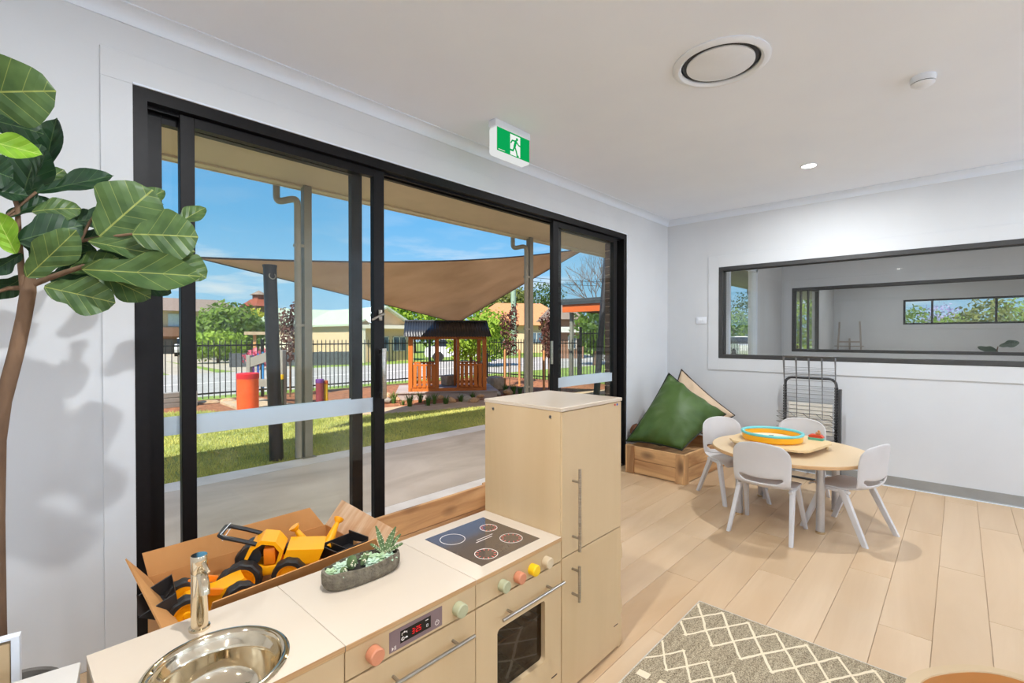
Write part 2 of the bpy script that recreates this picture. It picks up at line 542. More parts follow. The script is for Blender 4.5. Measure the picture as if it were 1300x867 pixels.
# fine white bead next to the black frame
bead = MB().box(DX0, DX1, W-0.014, W-0.009, DH, DH+0.008).box(DX1, DX1+0.008, W-0.014, W-0.009, 0, DH+0.008)
struct(bead.build('trim_5', M['trimw'], smooth=0))

sk = MB().prism([(-3.6, 0), (-3.6, 0.092), (W, 0.092), (W, 0)], B-0.010, B, axis='x')
sk.prism([(B-0.022, 0), (B-0.010, 0.012), (B-0.010, 0)], -3.6, W, axis='y')
bb = struct(sk.build('baseboard_back', M['skirt'], smooth=0))
MB().box(B-0.026, B-0.018, -3.6, W, 0.0, 0.006).build('sealant_line', M['trimw'], bb)
struct(MB().box(DX1+0.105, B-0.011, W-0.010, W, 0, 0.092).build('baseboard_left', M['skirt'], smooth=0))

# ---------------------------------------------------------------- sliding door (two fixed and two sliding leaves, slid open)
door = struct(thing('door_1', 'wide black sliding glass door slid open onto the patio', 'door', (0, W, 0)))
del door['category']
fr = MB()
yo = 0.165
fr.box(DX0, DX0+0.050, -0.006, yo, 0, DH).box(DX1-0.050, DX1, -0.006, yo, 0, DH).box(DX0+0.05, DX1-0.05, -0.006, yo, DH-0.052, DH)
fr.box(DX0+0.05, DX1-0.05, 0.040, 0.052, DH-0.066, DH-0.05).box(DX0+0.05, DX1-0.05, 0.096, 0.108, DH-0.066, DH-0.05)
fr.build('frame', M['black'], door, smooth=0)
sl = MB().box(DX0, DX1, 0.0, yo, -0.02, 0.018).box(DX0+0.05, DX1-0.05, 0.045, 0.050, 0.018, 0.03).box(DX0+0.05, DX1-0.05, 0.103, 0.108, 0.018, 0.03)
sl.build('sill', M['charcoal'], door, smooth=0)
def leaf_panel(x0, x1, yc, st0, st1, tracked):
    """one glazed leaf with its frame, pane and frosted band"""
    z0, z1 = 0.030, DH-0.055
    t = 0.020
    s = MB()
    s.box(x0, x0+st0, yc-t, yc+t, z0, z1, b=0.002, seg=1).box(x1-st1, x1, yc-t, yc+t, z0, z1, b=0.002, seg=1)
    s.box(x0+st0, x1-st1, yc-t, yc+t, z1-0.045, z1).box(x0+st0, x1-st1, yc-t, yc+t, z0, z0+0.09)
    o = s.build('sash', M['black'], door)
    MB().box(x0+st0-0.004, x1-st1+0.004, yc-0.003, yc+0.003, z0+0.086, z1-0.041).build('pane', M['glass'], o, smooth=0)
    MB().box(x0+st0, x1-st1, yc-0.0045, yc-0.0034, 0.886, 0.972).build('frosted_band', M['frost'], o, smooth=0)
    return o
leaf_panel(DX0+0.045, 1.512, 0.102, 0.072, 0.068, False)
sB = leaf_panel(0.578, 1.628, 0.046, 0.058, 0.072, True)
sC = leaf_panel(3.295, 4.352, 0.046, 0.075, 0.068, True)
leaf_panel(3.415, DX1-0.045, 0.102, 0.068, 0.068, False)
# pull handles inside and outside, and the lever above them
hd = MB()
for yy, sgn in ((0.046, -1), (0.046, 1)):
    y0 = yy+sgn*0.020
    hd.box(1.585, 1.615, y0+sgn*0.030, y0+sgn*0.045, 0.965, 1.268, b=0.004)
    hd.box(1.590, 1.610, y0, y0+sgn*0.032, 0.975, 1.0).box(1.590, 1.610, y0, y0+sgn*0.032, 1.235, 1.26)
hd.build('pull_handle', M['steel'], sB)
lv = MB().box(1.580, 1.604, 0.010, 0.026, 1.435, 1.50, b=0.004)
lv.tube([(1.592, 0.012, 1.475), (1.592, -0.025, 1.475), (1.56, -0.035, 1.463), (1.505, -0.035, 1.435)], [0.008, 0.008, 0.007, 0.006], seg=10)
lv.build('lever', M['steel'], sB)
ck = MB().box(3.290, 3.297, 0.026, 0.052, 1.10, 1.30, b=0.002, seg=1)
ck.build('strike_plate', M['steel'], sC)

# ---------------------------------------------------------------- inside observation windows, through two more rooms
RX1, RX2 = 8.62, 12.98       # next room's far wall, last room's far wall
def inner_window(name, x, y0, y1, thick=0.10):
    o = struct(thing(name, 'long dark framed inside window', 'window', (x, 0, 0)))
    del o['category']
    f = MB()
    w_ = 0.042
    for (a, b, c, d) in ((y0, y1, OZ0, OZ0+w_), (y0, y1, OZ1-w_, OZ1), (y1-w_, y1, OZ0+w_, OZ1-w_), (y0, y0+w_, OZ0+w_, OZ1-w_)):
        f.box(-0.012, thick+0.012, a, b, c, d, b=0.002, seg=1)
    f.build('frame', M['charcoal'], o)
    MB().box(thick/2-0.003, thick/2+0.003, y0+w_-0.004, y1-w_+0.004, OZ0+w_-0.004, OZ1-w_+0.004).build('pane', M['glass_in'], o, smooth=0)
    bd = MB().box(0.02, 0.035, y1-w_-0.012, y1-w_, OZ0+w_, OZ1-w_).box(0.02, 0.035, y0+w_, y1-w_, OZ1-w_-0.010, OZ1-w_)
    bd.build('glazing_bead', M['charcoal'], o, smooth=0)
    return o
win1 = inner_window('window_1', B, OY0, OY1)
win1['label'] = 'long dark framed inside window in the far wall of the playroom'
win2 = inner_window('window_2', RX1, OY0, OY1)
win2['label'] = 'second dark framed inside window seen through the first one'
struct(MB().box(B+0.1, 13.1, -3.6, 2.10, -0.10, 0).build('floor', M['vinyl'], smooth=0))
W2 = 2.10
def room_left(name, x0, x1, d0, d1):
    mb = MB()
    mb.box(x0, d0, W2, W2+0.12, 0, H).box(d1, x1, W2, W2+0.12, 0, H).box(d0, d1, W2, W2+0.12, 2.30, H)
    struct(mb.build(name, M['wall'], smooth=0))
room_left('wall_left', B+0.1, RX1, 6.20, 7.34)
room_left('wall_left', RX1+0.1, RX2+0.1, 9.05, 11.40)
wf = MB().box(RX1, RX1+0.10, OY1, W2, 0, H).box(RX1, RX1+0.10, OY0, OY1, 0, OZ0).box(RX1, RX1+0.10, OY0, OY1, OZ1, H).box(RX1, RX1+0.10, -3.6, OY0, 0, H)
struct(wf.build('wall_far', M['wall'], smooth=0))
surround('trim_6', [(OY1, OY1+0.09, 0.97, 2.225), (OY0, OY1, OZ1, 2.225), (OY0, OY1, 0.97, OZ0)], 'x', RX1-0.009, RX1)
# the last room's far wall with its long high window
HZ0, HZ1, HY1, HY0 = 1.585, 2.10, 0.875, -2.30
we = MB().box(RX2, RX2+0.1, HY1, W2, 0, H).box(RX2, RX2+0.1, HY0, HY1, 0, HZ0).box(RX2, RX2+0.1, HY0, HY1, HZ1, H).box(RX2, RX2+0.1, -3.6, HY0, 0, H)
struct(we.build('wall_end', M['wall'], smooth=0))
struct(MB().box(B+0.1, 13.1, -3.7, -3.6, 0, H).build('wall_right', M['wall'], smooth=0))
w3 = struct(thing('window_3', 'long high window in the last room looking out to trees', 'window', (RX2, 0, 0))); del w3['category']
f = MB()
for (a, b, c, d) in ((HY0, HY1, HZ0, HZ0+0.035), (HY0, HY1, HZ1-0.035, HZ1), (HY1-0.035, HY1, HZ0, HZ1), (HY0, HY0+0.035, HZ0, HZ1), (0.40, 0.435, HZ0, HZ1), (-0.52, -0.485, HZ0, HZ1), (-1.4, -1.365, HZ0, HZ1)):
    f.box(-0.01, 0.08, a, b, c, d)
f.build('frame', M['black'], w3, smooth=0)
for a, b in ((0.435, HY1-0.035), (-0.485, 0.40), (-1.365, -0.52), (HY0+0.035, -1.4)):
    MB().box(0.035, 0.041, a, b, HZ0+0.03, HZ1-0.03).build('pane', M['glass'], w3, smooth=0)
surround('trim_7', [(HY1, HY1+0.10, HZ0-0.1, HZ1+0.1), (HY0, HY1, HZ1, HZ1+0.1), (HY0, HY1, HZ0-0.1, HZ0)], 'x', RX2-0.009, RX2)
cove((RX1, -3.6, H), (RX1, W2, H), (-1, 0, 0), 'trim_8')
cove((RX2, -3.6, H), (RX2, W2, H), (-1, 0, 0), 'trim_9')
# glazed doors of those two rooms
def side_door(name, x0, x1, mullions, m):
    o = struct(thing(name, 'glazed door of a farther room', 'door', (0, W2, 0))); del o['category']
    f = MB().box(x0, x0+0.06, -0.005, 0.055, 0, 2.30).box(x1-0.06, x1, -0.005, 0.055, 0, 2.30).box(x0, x1, -0.005, 0.055, 2.24, 2.30)
    for a in mullions: f.box(a, a+0.07, 0.02, 0.05, 0, 2.24)
    f.build('frame', m, o, smooth=0)
    MB().box(x0+0.06, x1-0.06, 0.032, 0.038, 0.03, 2.24).build('pane', M['glass'], o, smooth=0)
    return o
side_door('door_2', 6.20, 7.34, (), M['trimw'])['label'] = 'white framed glazed door of the middle room'
side_door('door_3', 9.05, 11.40, (10.02, 10.60), M['charcoal'])['label'] = 'grey framed sliding door of the last room'

# ---------------------------------------------------------------- ceiling fittings
M['lens'] = glow('downlight_lens', (255, 252, 244), 12.0)
def downlight(x, y, watts, label, seen=True):
    o = thing('ceiling_downlight', label, 'downlight', (x, y, H))
    MB().lathe([(0.062, 0.0), (0.064, -0.004), (0.058, -0.008), (0.050, -0.006), (0.048, 0.0)], seg=32, ring=True).build('trim_ring', M['white'], o)
    MB().lathe([(0.0, -0.0045), (0.049, -0.0045), (0.049, -0.002), (0.0, -0.002)], seg=32).build('lens', M['lens'], o)
    ld = bpy.data.lights.new('downlight_lamp', 'AREA'); ld.shape = 'DISK'; ld.size = 0.05; ld.energy = watts
    ld.color = (0.94, 0.97, 1.0)
    lo_ = bpy.data.objects.new('downlight_lamp', ld); COL.objects.link(lo_); lo_.parent = o; lo_.location = (0, 0, -0.012)
    return o
downlight(4.43, 0.89, DOWNLIGHT_W*1.9, 'round recessed downlight glowing in the ceiling above the round table')
downlight(0.65, 0.90, DOWNLIGHT_W*2.2, 'recessed downlight above the play kitchen sink')
for x, y, t in ((0.65, -1.2, 'recessed downlight behind the camera nearest the toy kitchen'), (4.43, -1.2, 'recessed downlight over the floor before the long inside window'),
                (-1.3, 0.9, 'recessed downlight beyond the fig tree end of the room'), (-1.3, -1.2, 'recessed downlight in the far rear corner of the room')):
    downlight(x, y, DOWNLIGHT_W, t)
# unseen glowing globes added behind the camera to brighten ceiling and walls
def globe(x, y, watts, label):
    o = thing('fill_globe', label, 'added fill lamp', (x, y, H))
    MB().lathe([(0.0, 0.0), (0.055, 0.0), (0.050, -0.022), (0.0, -0.024)], seg=24).build('canopy', M['white'], o)
    MB().cyl((0, 0, -0.02), (0, 0, -0.80), 0.004, seg=8).build('cord', M['white'], o)
    r = 0.17
    em = glow('fill_globe_glow', (218, 235, 255), watts/(4*PI*r*r*PI))
    MB().ball((0, 0, -0.80-r), r, 32, 18).build('globe', em, o, smooth=60)
globe(1.15, -3.0, FILL_GLOBE_W*0.7, 'added fill light globe behind the camera, nearer one')
globe(4.78, -2.7, FILL_GLOBE_W*0.95, 'added fill light globe at the rear of the floor before the long inside window')
globe(-1.5, -3.0, FILL_GLOBE_W*0.6, 'added fill light globe at the rear end of the room')
downlight(6.95, 0.62, DOWNLIGHT_W*0.8, 'downlight in the ceiling of the middle room seen through the inside window')
downlight(7.1, -1.6, DOWNLIGHT_W*0.8, 'second downlight of the middle room')
downlight(11.4, 0.8, DOWNLIGHT_W*1.2, 'downlight of the last room')
downlight(10.6, -1.4, DOWNLIGHT_W*1.2, 'rear downlight of the last room')

d_ = thing('air_diffuser', 'large round white air diffuser set in the ceiling', 'air vent', (2.475, 0.885, H))
MB().lathe([(0.150, 0.03), (0.150, 0.0), (0.225, 0.0), (0.226, -0.006), (0.212, -0.016), (0.196, -0.017), (0.184, -0.008), (0.178, 0.02)], seg=64, ring=True).build('outer_ring', M['white'], d_)
MB().lathe([(0.0, -0.012), (0.150, -0.012), (0.158, -0.008), (0.158, -0.002), (0.140, 0.004), (0.0, 0.004)], seg=64).build('centre_plate', M['white'], d_)
MB().lathe([(0.176, -0.001), (0.150, -0.001), (0.150, 0.02), (0.176, 0.02)], seg=64, ring=True).build('throat', M['dark'], d_)

s_ = thing('smoke_detector', 'small round white smoke detector on the ceiling', 'smoke detector', (3.33, 0.152, H))
MB().lathe([(0.0, 0), (0.054, 0), (0.055, -0.006), (0.052, -0.030), (0.0, -0.030)], seg=32).build('base', M['white'], s_)
MB().lathe([(0.0, -0.028), (0.046, -0.028), (0.046, -0.034), (0.0, -0.034)], seg=32).build('vent_gap', M['dark'], s_)
MB().lathe([(0.050, -0.034), (0.050, -0.038), (0.034, -0.050), (0.0, -0.052)], seg=32).build('cap', M['white'], s_)

# ---------------------------------------------------------------- exit sign hung from the ceiling
ex = thing('exit_sign', 'green running man exit sign hanging from the ceiling over the door', 'exit sign', (2.30, 2.155, H))
M['signgreen'] = glow('lit_sign_green', (14, 168, 88), 0.85)
M['signglow'] = glow('lit_sign_diffuser', (236, 238, 236), 0.80)
M['signwhite'] = glow('lit_sign_white', (238, 242, 238), 0.9)
MB().box(-0.165, 0.165, -0.034, 0.034, -0.045, 0.0, b=0.008).build('housing', M['white'], ex)
bd = MB().prism(rrect(-0.160, 0.160, -0.215, -0.045, 0.018), -0.028, 0.028, axis='y')
bd.build('diffuser_body', M['signglow'], ex)
def sign_face(sgn):
    y0 = sgn*0.0285; y1 = sgn*0.0300; y2 = sgn*0.0308; y3 = sgn*0.0316
    g = MB().box(-0.150, 0.158, y0, y1, -0.195, -0.048).build('green_panel', M['signgreen'], ex, smooth=0)
    s = 1.0
    MB().box(-0.030, 0.065, y1, y2, -0.190, -0.058).build('white_doorway', M['signwhite'], g, smooth=0)
    def X(x): return x*s
    man = MB()
    man.prism(circle(0.010, 14, X(0.033), -0.079), y2, y3, axis='y')
    def limb(pts, w_):
        for (a, b), (c, d) in zip(pts[:-1], pts[1:]):
            dx, dz = c-a, d-b; l = math.hypot(dx, dz); nx, nz = -dz/l*w_, dx/l*w_
            man.prism([(X(a+nx), b+nz), (X(c+nx), d+nz), (X(c-nx), d-nz), (X(a-nx), b-nz)], y2, y3, axis='y')
            man.prism(circle(w_, 10, X(a), b), y2, y3, axis='y'); man.prism(circle(w_, 10, X(c), d), y2, y3, axis='y')
    limb([(0.022, -0.096), (0.010, -0.130)], 0.0105)
    limb([(0.026, -0.095), (0.048, -0.112), (0.066, -0.116)], 0.0048)
    limb([(0.018, -0.094), (-0.012, -0.096), (-0.024, -0.114)], 0.0048)
    limb([(0.012, -0.132), (0.026, -0.156), (0.036, -0.186), (0.045, -0.186)], 0.0060)
    limb([(0.008, -0.132), (-0.004, -0.160), (-0.036, -0.160), (-0.040, -0.166)], 0.0060)
    man.build('running_man', M['signgreen'], g, smooth=0)
    MB().box(-0.138, -0.080, y1, y2, -0.186, -0.183).build('small_print', M['signwhite'], g, smooth=0)
sign_face(-1)
sign_face(1)

sw = thing('light_switch', 'white light switch plate on the wall left of the long inside window', 'light switch', (B-0.001, 2.145, 1.52))
MB().box(-0.011, 0, -0.058, 0.058, -0.037, 0.037, b=0.003).build('plate', M['white'], sw)
for k in (-0.028, 0.0, 0.028):
    MB().box(-0.015, -0.011, k-0.006, k+0.006, -0.012, 0.012, b=0.001, seg=1).build('rocker', M['white'], sw)
# ================================================================ toy kitchen of pale birch plywood
KY, KD, KH = 1.067, 0.40, 0.605       # front plane, depth, worktop height
M['knob_pink'] = mat('dusty_pink_paint', (204, 134, 100), (198, 128, 94), rough=0.5)
M['knob_sage'] = mat('sage_green_paint', (174, 174, 140), (168, 168, 134), rough=0.5)
M['knob_yellow'] = mat('yellow_paint', (242, 196, 16), (236, 188, 12), rough=0.45)
M['knob_beige'] = mat('beige_paint', (204, 184, 152), (198, 178, 146), rough=0.5)
M['panel_mauve'] = mat('mauve_control_panel', (128, 106, 106), (122, 100, 102), rough=0.35)
M['screen'] = mat('black_screen', (20, 16, 18), (24, 20, 22), rough=0.15)
M['icon'] = mat('printed_white_icon', (236, 226, 218), (232, 222, 214), rough=0.4)
M['red_led'] = glow('red_display_digits', (235, 40, 40), 1.0)
M['hobglass'] = mat('grey_brown_hob_glass', (94, 80, 70), (88, 75, 66), rough=0.06, coat=0.6)
M['hobred'] = mat('printed_red_tick', (226, 96, 84), (222, 90, 80), rough=0.3)
M['oven_in'] = mat('dark_oven_interior', (74, 58, 44), (64, 50, 38), rough=0.6)
M['tag'] = mat('dark_printed_tag', (64, 44, 40), (58, 40, 36), rough=0.6)

def carcass(t, w, h, label_mat=None):
    """open-fronted plywood box standing behind the front plane (local y 0 = front)"""
    c = MB()
    p = 0.015
    c.box(0.0005, p, 0.018, KD, 0, h-p).box(w-p, w-0.0005, 0.018, KD, 0, h-p)
    c.box(p, w-p, KD-0.010, KD, 0.02, h-p).box(p, w-p, 0.018, KD-0.010, 0.03, 0.045)
    c.build('carcass', M['birch'], t, smooth=0)
def bar_handle(parent, p0, p1, posts, r=0.0052, out=0.030, name='bar_handle'):
    """steel bar on two stand-offs, local front is -y"""
    p0 = Vector(p0); p1 = Vector(p1)
    mb = MB().cyl(p0, p1, r, seg=14)
    for k in posts:
        q = p0.lerp(p1, k)
        mb.cyl(q, q+Vector((0, out, 0)), r*0.85, seg=10)
    return mb.build(name, M['steel'], parent)
def knob(parent, x, z, m, r=0.0195):
    MB().lathe([(0.0, 0.0), (r*0.98, 0.0), (r, 0.002), (r, 0.0235), (r-0.003, 0.0265), (0.0, 0.0265)], seg=32,
               M=Matrix.Translation((x, 0.0, z)) @ Matrix.Rotation(PI/2, 4, 'X')).build('knob', m, parent)
def front(t, name, x0, x1, z0, z1, m=None, hole=None):
    g = 0.0012
    if hole is None:
        return MB().box(x0+g, x1-g, 0.0, 0.018, z0+g, z1-g, b=0.0012, seg=1).build(name, m or M['birch'], t)
    a, b, c, d = hole
    out = rrect(x0+g, x1-g, z0+g, z1-g, 0.0015, 3)
    inn = rrect(a, b, c, d, 0.014, 3)
    n = len(out)
    vs = [(p[0], y, p[1]) for y in (0.0, 0.018) for p in out]+[(p[0], y, p[1]) for y in (0.0, 0.018) for p in inn]
    fs = []
    for i in range(n):
        j = (i+1) % n
        fs += [(i, j, n+j, n+i), (2*n+i, 3*n+i, 3*n+j, 2*n+j), (i, 2*n+i, 2*n+j, j), (n+i, n+j, 3*n+j, 3*n+i)]
    return MB().add(vs, fs).build(name, m or M['birch'], t)
def dark_back(t, x0, x1, z0, z1):
    MB().box(x0, x1, 0.0165, 0.0178, z0, z1).build('joint_backing', M['gap'], t, smooth=0)

X1, X2, X3, X4 = 0.140, 0.5635, 0.987, 1.412
# --- sink unit
t = thing('toy_sink_unit', 'birch toy kitchen sink unit with a round steel bowl and mixer tap', 'play sink', (X1, KY, 0))
w = X2-X1
carcass(t, w, KH)
dark_back(t, 0.01, w-0.01, 0.03, KH-0.02)
# worktop with a round hole for the bowl
sx, sy, sr = 0.195, 0.140, 0.137
ring = circle(sr, 48, sx, sy)
outer = []
for (px, py) in ring:
    dx, dy = px-sx, py-sy
    k = 1e9
    for lim, d, o in ((w-0.0008, dx, sx), (0.0, dx, sx), (KD, dy, sy), (-0.003, dy, sy)):
        if abs(d) > 1e-9:
            q = (lim-o)/d
            if q > 0: k = min(k, q)
    outer.append((sx+dx*k, sy+dy*k))
corners = [(w-0.0008, KD), (0.0, KD), (0.0, -0.003), (w-0.0008, -0.003)]
vs = []; fs = []
for zz in (KH-0.015, KH):
    vs += [(p[0], p[1], zz) for p in ring]; vs += [(p[0], p[1], zz) for p in outer]
n = len(ring)
for base, flip in ((0, True), (2*n, False)):
    for i in range(n):
        j = (i+1) % n
        fs.append((base+i, base+j, base+n+j, base+n+i))
for i in range(n):
    j = (i+1) % n
    fs += [(i, j, 2*n+j, 2*n+i), (n+i, n+j, 3*n+j, 3*n+i)]
mb = MB().add(vs, fs)
for cx, cy in corners:                                  # fill the corners the radial cut leaves
    near = sorted(outer, key=lambda p: (p[0]-cx)**2+(p[1]-cy)**2)
    a = min((p for p in outer if abs(p[0]-cx) < 1e-6), key=lambda p: abs(p[1]-cy))
    b = min((p for p in outer if abs(p[1]-cy) < 1e-6), key=lambda p: abs(p[0]-cx))
    mb.prism([a, (cx, cy), b], KH-0.015, KH)
mb.build('worktop', M['topw'], t, smooth=20)
MB().box(0.001, w-0.001, -0.0035, -0.0028, KH-0.0146, KH-0.0006).build('worktop_edge', M['plyedge'], t, smooth=0)
front(t, 'front_panel', 0, w, 0.02, KH-0.016)
bowl = MB().lathe([(sr+0.007, 0.0), (sr+0.009, 0.003), (sr+0.004, 0.0065), (sr-0.005, 0.005), (sr-0.010, -0.004), (sr-0.012, -0.015),
                   (sr-0.021, -0.022), (sr-0.024, -0.034), (sr-0.030, -0.070), (sr-0.048, -0.092), (sr-0.080, -0.101), (0.024, -0.104), (0.022, -0.107), (0.0, -0.107)],
                  (sx, sy, KH), seg=64, cap0=False)
bowl.build('sink_bowl', M['chrome'], t, smooth=60)
MB().lathe([(0.0, 0.0), (0.020, 0.0), (0.021, -0.003), (0.0, -0.003)], (sx, sy, KH-0.102), seg=24).build('drain', M['steel'], t)
fa = MB()
fx, fy = 0.208, 0.330
fa.lathe([(0.0, 0.0), (0.0235, 0.0), (0.0235, 0.006), (0.019, 0.008), (0.0185, 0.14), (0.0185, 0.141), (0.0178, 0.142), (0.0185, 0.143), (0.0187, 0.184), (0.0175, 0.1865), (0.0, 0.1865)], (fx, fy, KH), seg=32)
fo = fa.build('tap_column', M['chrome'], t, smooth=40)
sp = MB().tube(bez((fx, fy-0.008, KH+0.140), (fx, fy-0.030, KH+0.146), (fx-0.002, fy-0.052, KH+0.140), (fx-0.003, fy-0.060, KH+0.108), 10), [0.0115]*10+[0.0105], seg=14)
sp.build('spout', M['chrome'], fo, smooth=50)
MB().tube([(fx+0.004, fy-0.012, KH+0.170), (fx+0.006, fy-0.022, KH+0.166), (fx+0.010, fy-0.040, KH+0.152)], [0.0055, 0.005, 0.0042], seg=10).build('tap_lever', M['chrome'], fo, smooth=50)

# --- dishwasher unit
t = thing('toy_dishwasher_unit', 'birch toy dishwasher with a red clock display and two knobs', 'play dishwasher', (X2, KY, 0))
w = X3-X2
carcass(t, w, KH)
dark_back(t, 0.01, w-0.01, 0.03, KH-0.02)
MB().box(0.0008, w-0.0008, -0.003, KD, KH-0.015, KH, b=0.001, seg=1).build('worktop', M['topw'], t)
MB().box(0.001, w-0.001, -0.0038, -0.0030, KH-0.0142, KH-0.001).build('worktop_edge', M['plyedge'], t, smooth=0)
cp = front(t, 'control_panel', 0, w, 0.5155, KH-0.016)
knob(cp, 0.0745, 0.551, M['knob_pink'], 0.0205); knob(cp, 0.3515, 0.548, M['knob_sage'], 0.0205)
dsp = MB().box(0.1215, 0.2935, -0.0012, 0.0, 0.5250, 0.5790).build('display_plate', M['panel_mauve'], t, smooth=0)
MB().box(0.1545, 0.2535, -0.0020, -0.0012, 0.5375, 0.5690).build('screen', M['screen'], dsp, smooth=0)
ic = MB(); y0, y1 = -0.0024, -0.0020
def seg7(mb, ch, x, z, h, w_, tk):
    S = {'3': 'abcdg', '2': 'abged', '5': 'afgcd'}[ch]
    P = {'a': (0, w_, h-tk, h), 'g': (0, w_, h/2-tk/2, h/2+tk/2), 'd': (0, w_, 0, tk), 'b': (w_-tk, w_, h/2, h), 'c': (w_-tk, w_, 0, h/2), 'f': (0, tk, h/2, h), 'e': (0, tk, 0, h/2)}
    for s in S:
        a, b, c, d = P[s]; mb.box(x+a, x+b, y0, y1, z+c, z+d)
dg = MB()
seg7(dg, '3', 0.1915, 0.5455, 0.0145, 0.0070, 0.0017)
dg.box(0.2006, 0.2021, y0, y1, 0.5490, 0.5505).box(0.2006, 0.2021, y0, y1, 0.5550, 0.5565)
seg7(dg, '2', 0.2040, 0.5455, 0.0145, 0.0070, 0.0017); seg7(dg, '5', 0.2130, 0.5455, 0.0145, 0.0070, 0.0017)
dg.build('clock_digits', M['red_led'], dsp, smooth=0)
def flat_ring(mb, cx, cz, r, tk, ya, yb, a0=0.0, a1=2*PI, n=20):
    for i in range(n):
        t0 = a0+(a1-a0)*i/n; t1 = a0+(a1-a0)*(i+1)/n
        mb.prism([(cx+r*math.cos(t0), cz+r*math.sin(t0)), (cx+r*math.cos(t1), cz+r*math.sin(t1)), (cx+(r-tk)*math.cos(t1), cz+(r-tk)*math.sin(t1)), (cx+(r-tk)*math.cos(t0), cz+(r-tk)*math.sin(t0))], ya, yb, axis='y')
# tap symbol, drop and basin marks, bar and square marks on the screen
ic.box(0.1585, 0.1600, y0, y1, 0.5560, 0.5620).box(0.1585, 0.1755, y0, y1, 0.5612, 0.5626).box(0.1740, 0.1755, y0, y1, 0.5575, 0.5620).box(0.1650, 0.1690, y0, y1, 0.5626, 0.5650)
flat_ring(ic, 0.1620, 0.5470, 0.0048, 0.0012, y0, y1); ic.box(0.1614, 0.1626, y0, y1, 0.5445, 0.5495)
ic.box(0.1690, 0.1775, y0, y1, 0.5450, 0.5475).box(0.1710, 0.1755, y0, y1, 0.5475, 0.5490)
ic.box(0.2350, 0.2445, y0, y1, 0.5620, 0.5638)
for (a, b, c, d) in ((0.2380, 0.2390, 0.5445, 0.5515), (0.2430, 0.2440, 0.5445, 0.5515), (0.2380, 0.2440, 0.5505, 0.5515), (0.2380, 0.2440, 0.5445, 0.5455)): ic.box(a, b, y0, y1, c, d)
y0, y1 = -0.0016, -0.0012
ic.prism([(0.1290, 0.5285), (0.1290, 0.5385), (0.1345, 0.5335)], y0, y1, axis='y')
ic.box(0.1365, 0.1380, y0, y1, 0.5285, 0.5385).box(0.1400, 0.1415, y0, y1, 0.5285, 0.5385)
flat_ring(ic, 0.2755, 0.5400, 0.0072, 0.0014, y0, y1, PI/2+0.5, PI/2+2*PI-0.5); ic.box(0.2748, 0.2762, y0, y1, 0.5405, 0.5490)
ic.build('printed_icons', M['icon'], dsp, smooth=0)
dr = front(t, 'door', 0, w, 0.02, 0.5130)
bar_handle(dr, (0.098, -0.030, 0.461), (0.392, -0.030, 0.461), (0.12, 0.80))

# --- stove unit
t = thing('toy_stove_unit', 'birch toy stove with a printed hob, four knobs and an oven window', 'play stove', (X3, KY, 0))
w = X4-X3
c = MB(); p = 0.015
c.box(0.0005, p, 0.018, KD, 0, KH-p).box(w-p, w-0.0005, 0.018, KD, 0, KH-p).box(p, w-p, 0.018, KD-0.01, 0.03, 0.045)
c.build('carcass', M['birch'], t, smooth=0)
MB().box(p, w-p, KD-0.012, KD-0.002, 0.045, 0.50).box(p, w-p, 0.03, KD-0.012, 0.0455, 0.049).box(p, w-p, 0.03, KD-0.012, 0.497, 0.503).build('oven_lining', M['oven_in'], t, smooth=0)
MB().box(0.0008, w-0.0008, -0.003, KD, KH-0.015, KH, b=0.001, seg=1).build('worktop', M['topw'], t)
MB().box(0.001, w-0.001, -0.0038, -0.0030, KH-0.0142, KH-0.001).build('worktop_edge', M['plyedge'], t, smooth=0)
hx0, hx1, hy0, hy1 = 0.070, 0.360, 0.047, 0.345
hob = MB().box(hx0, hx1, hy0, hy1, KH, KH+0.0014).build('hob', M['hobglass'], t, smooth=0)
white_r = MB(); red_t = MB()
hz0, hz1 = KH+0.0014, KH+0.0019
for cx, cy, r, ticks in ((0.140, 0.099, 0.040, True), (0.290, 0.124, 0.042, True), (0.300, 0.252, 0.034, True), (0.138, 0.272, 0.046, False)):
    for i in range(40):
        t0 = 2*PI*i/40; t1 = 2*PI*(i+1)/40
        q = [(cx+a*math.cos(b), cy+a*math.sin(b)) for a, b in ((r, t0), (r, t1), (r-0.0022, t1), (r-0.0022, t0))]
        white_r.prism(q, hz0, hz1)
    if ticks:
        for i in range(12):
            a = 2*PI*i/12
            red_t.box(r*0.66, r*0.88, -0.0014, 0.0014, hz0, hz1, M=Matrix.Translation((cx, cy, 0)) @ Matrix.Rotation(a, 4, 'Z'))
white_r.box(0.175, 0.255, 0.186, 0.1885, hz0, hz1).box(0.190, 0.270, 0.199, 0.2015, hz0, hz1)
white_r.build('white_ring_print', M['icon'], hob, smooth=0)
red_t.build('red_dash_print', M['hobred'], hob, smooth=0)
cp = front(t, 'control_panel', 0, w, 0.5155, KH-0.016)
for x, z, m in ((0.113, 0.546, 'knob_sage'), (0.187, 0.546, 'knob_pink'), (0.259, 0.546, 'knob_yellow'), (0.332, 0.547, 'knob_beige')):
    knob(cp, x, z, M[m], 0.0190)
dr = front(t, 'oven_door', 0, w, 0.02, 0.5130, hole=(0.093, 0.333, 0.192, 0.409))
bar_handle(dr, (0.088, -0.030, 0.4545), (0.406, -0.030, 0.4545), (0.16, 0.80))
MB().box(0.085, 0.341, 0.0185, 0.0215, 0.184, 0.417).build('oven_window', glass('oven_glass', (200, 176, 146), 1.0, 1.6), dr, smooth=0)
MB().box(0.370, 0.402, -0.0006, 0.0, 0.108, 0.113).build('maker_tag', M['tag'], dr, smooth=0)
rk = MB()
for i in range(9): rk.cyl((0.03+i*0.045, 0.03, 0.335), (0.03+i*0.045, KD-0.02, 0.335), 0.0022, seg=6)
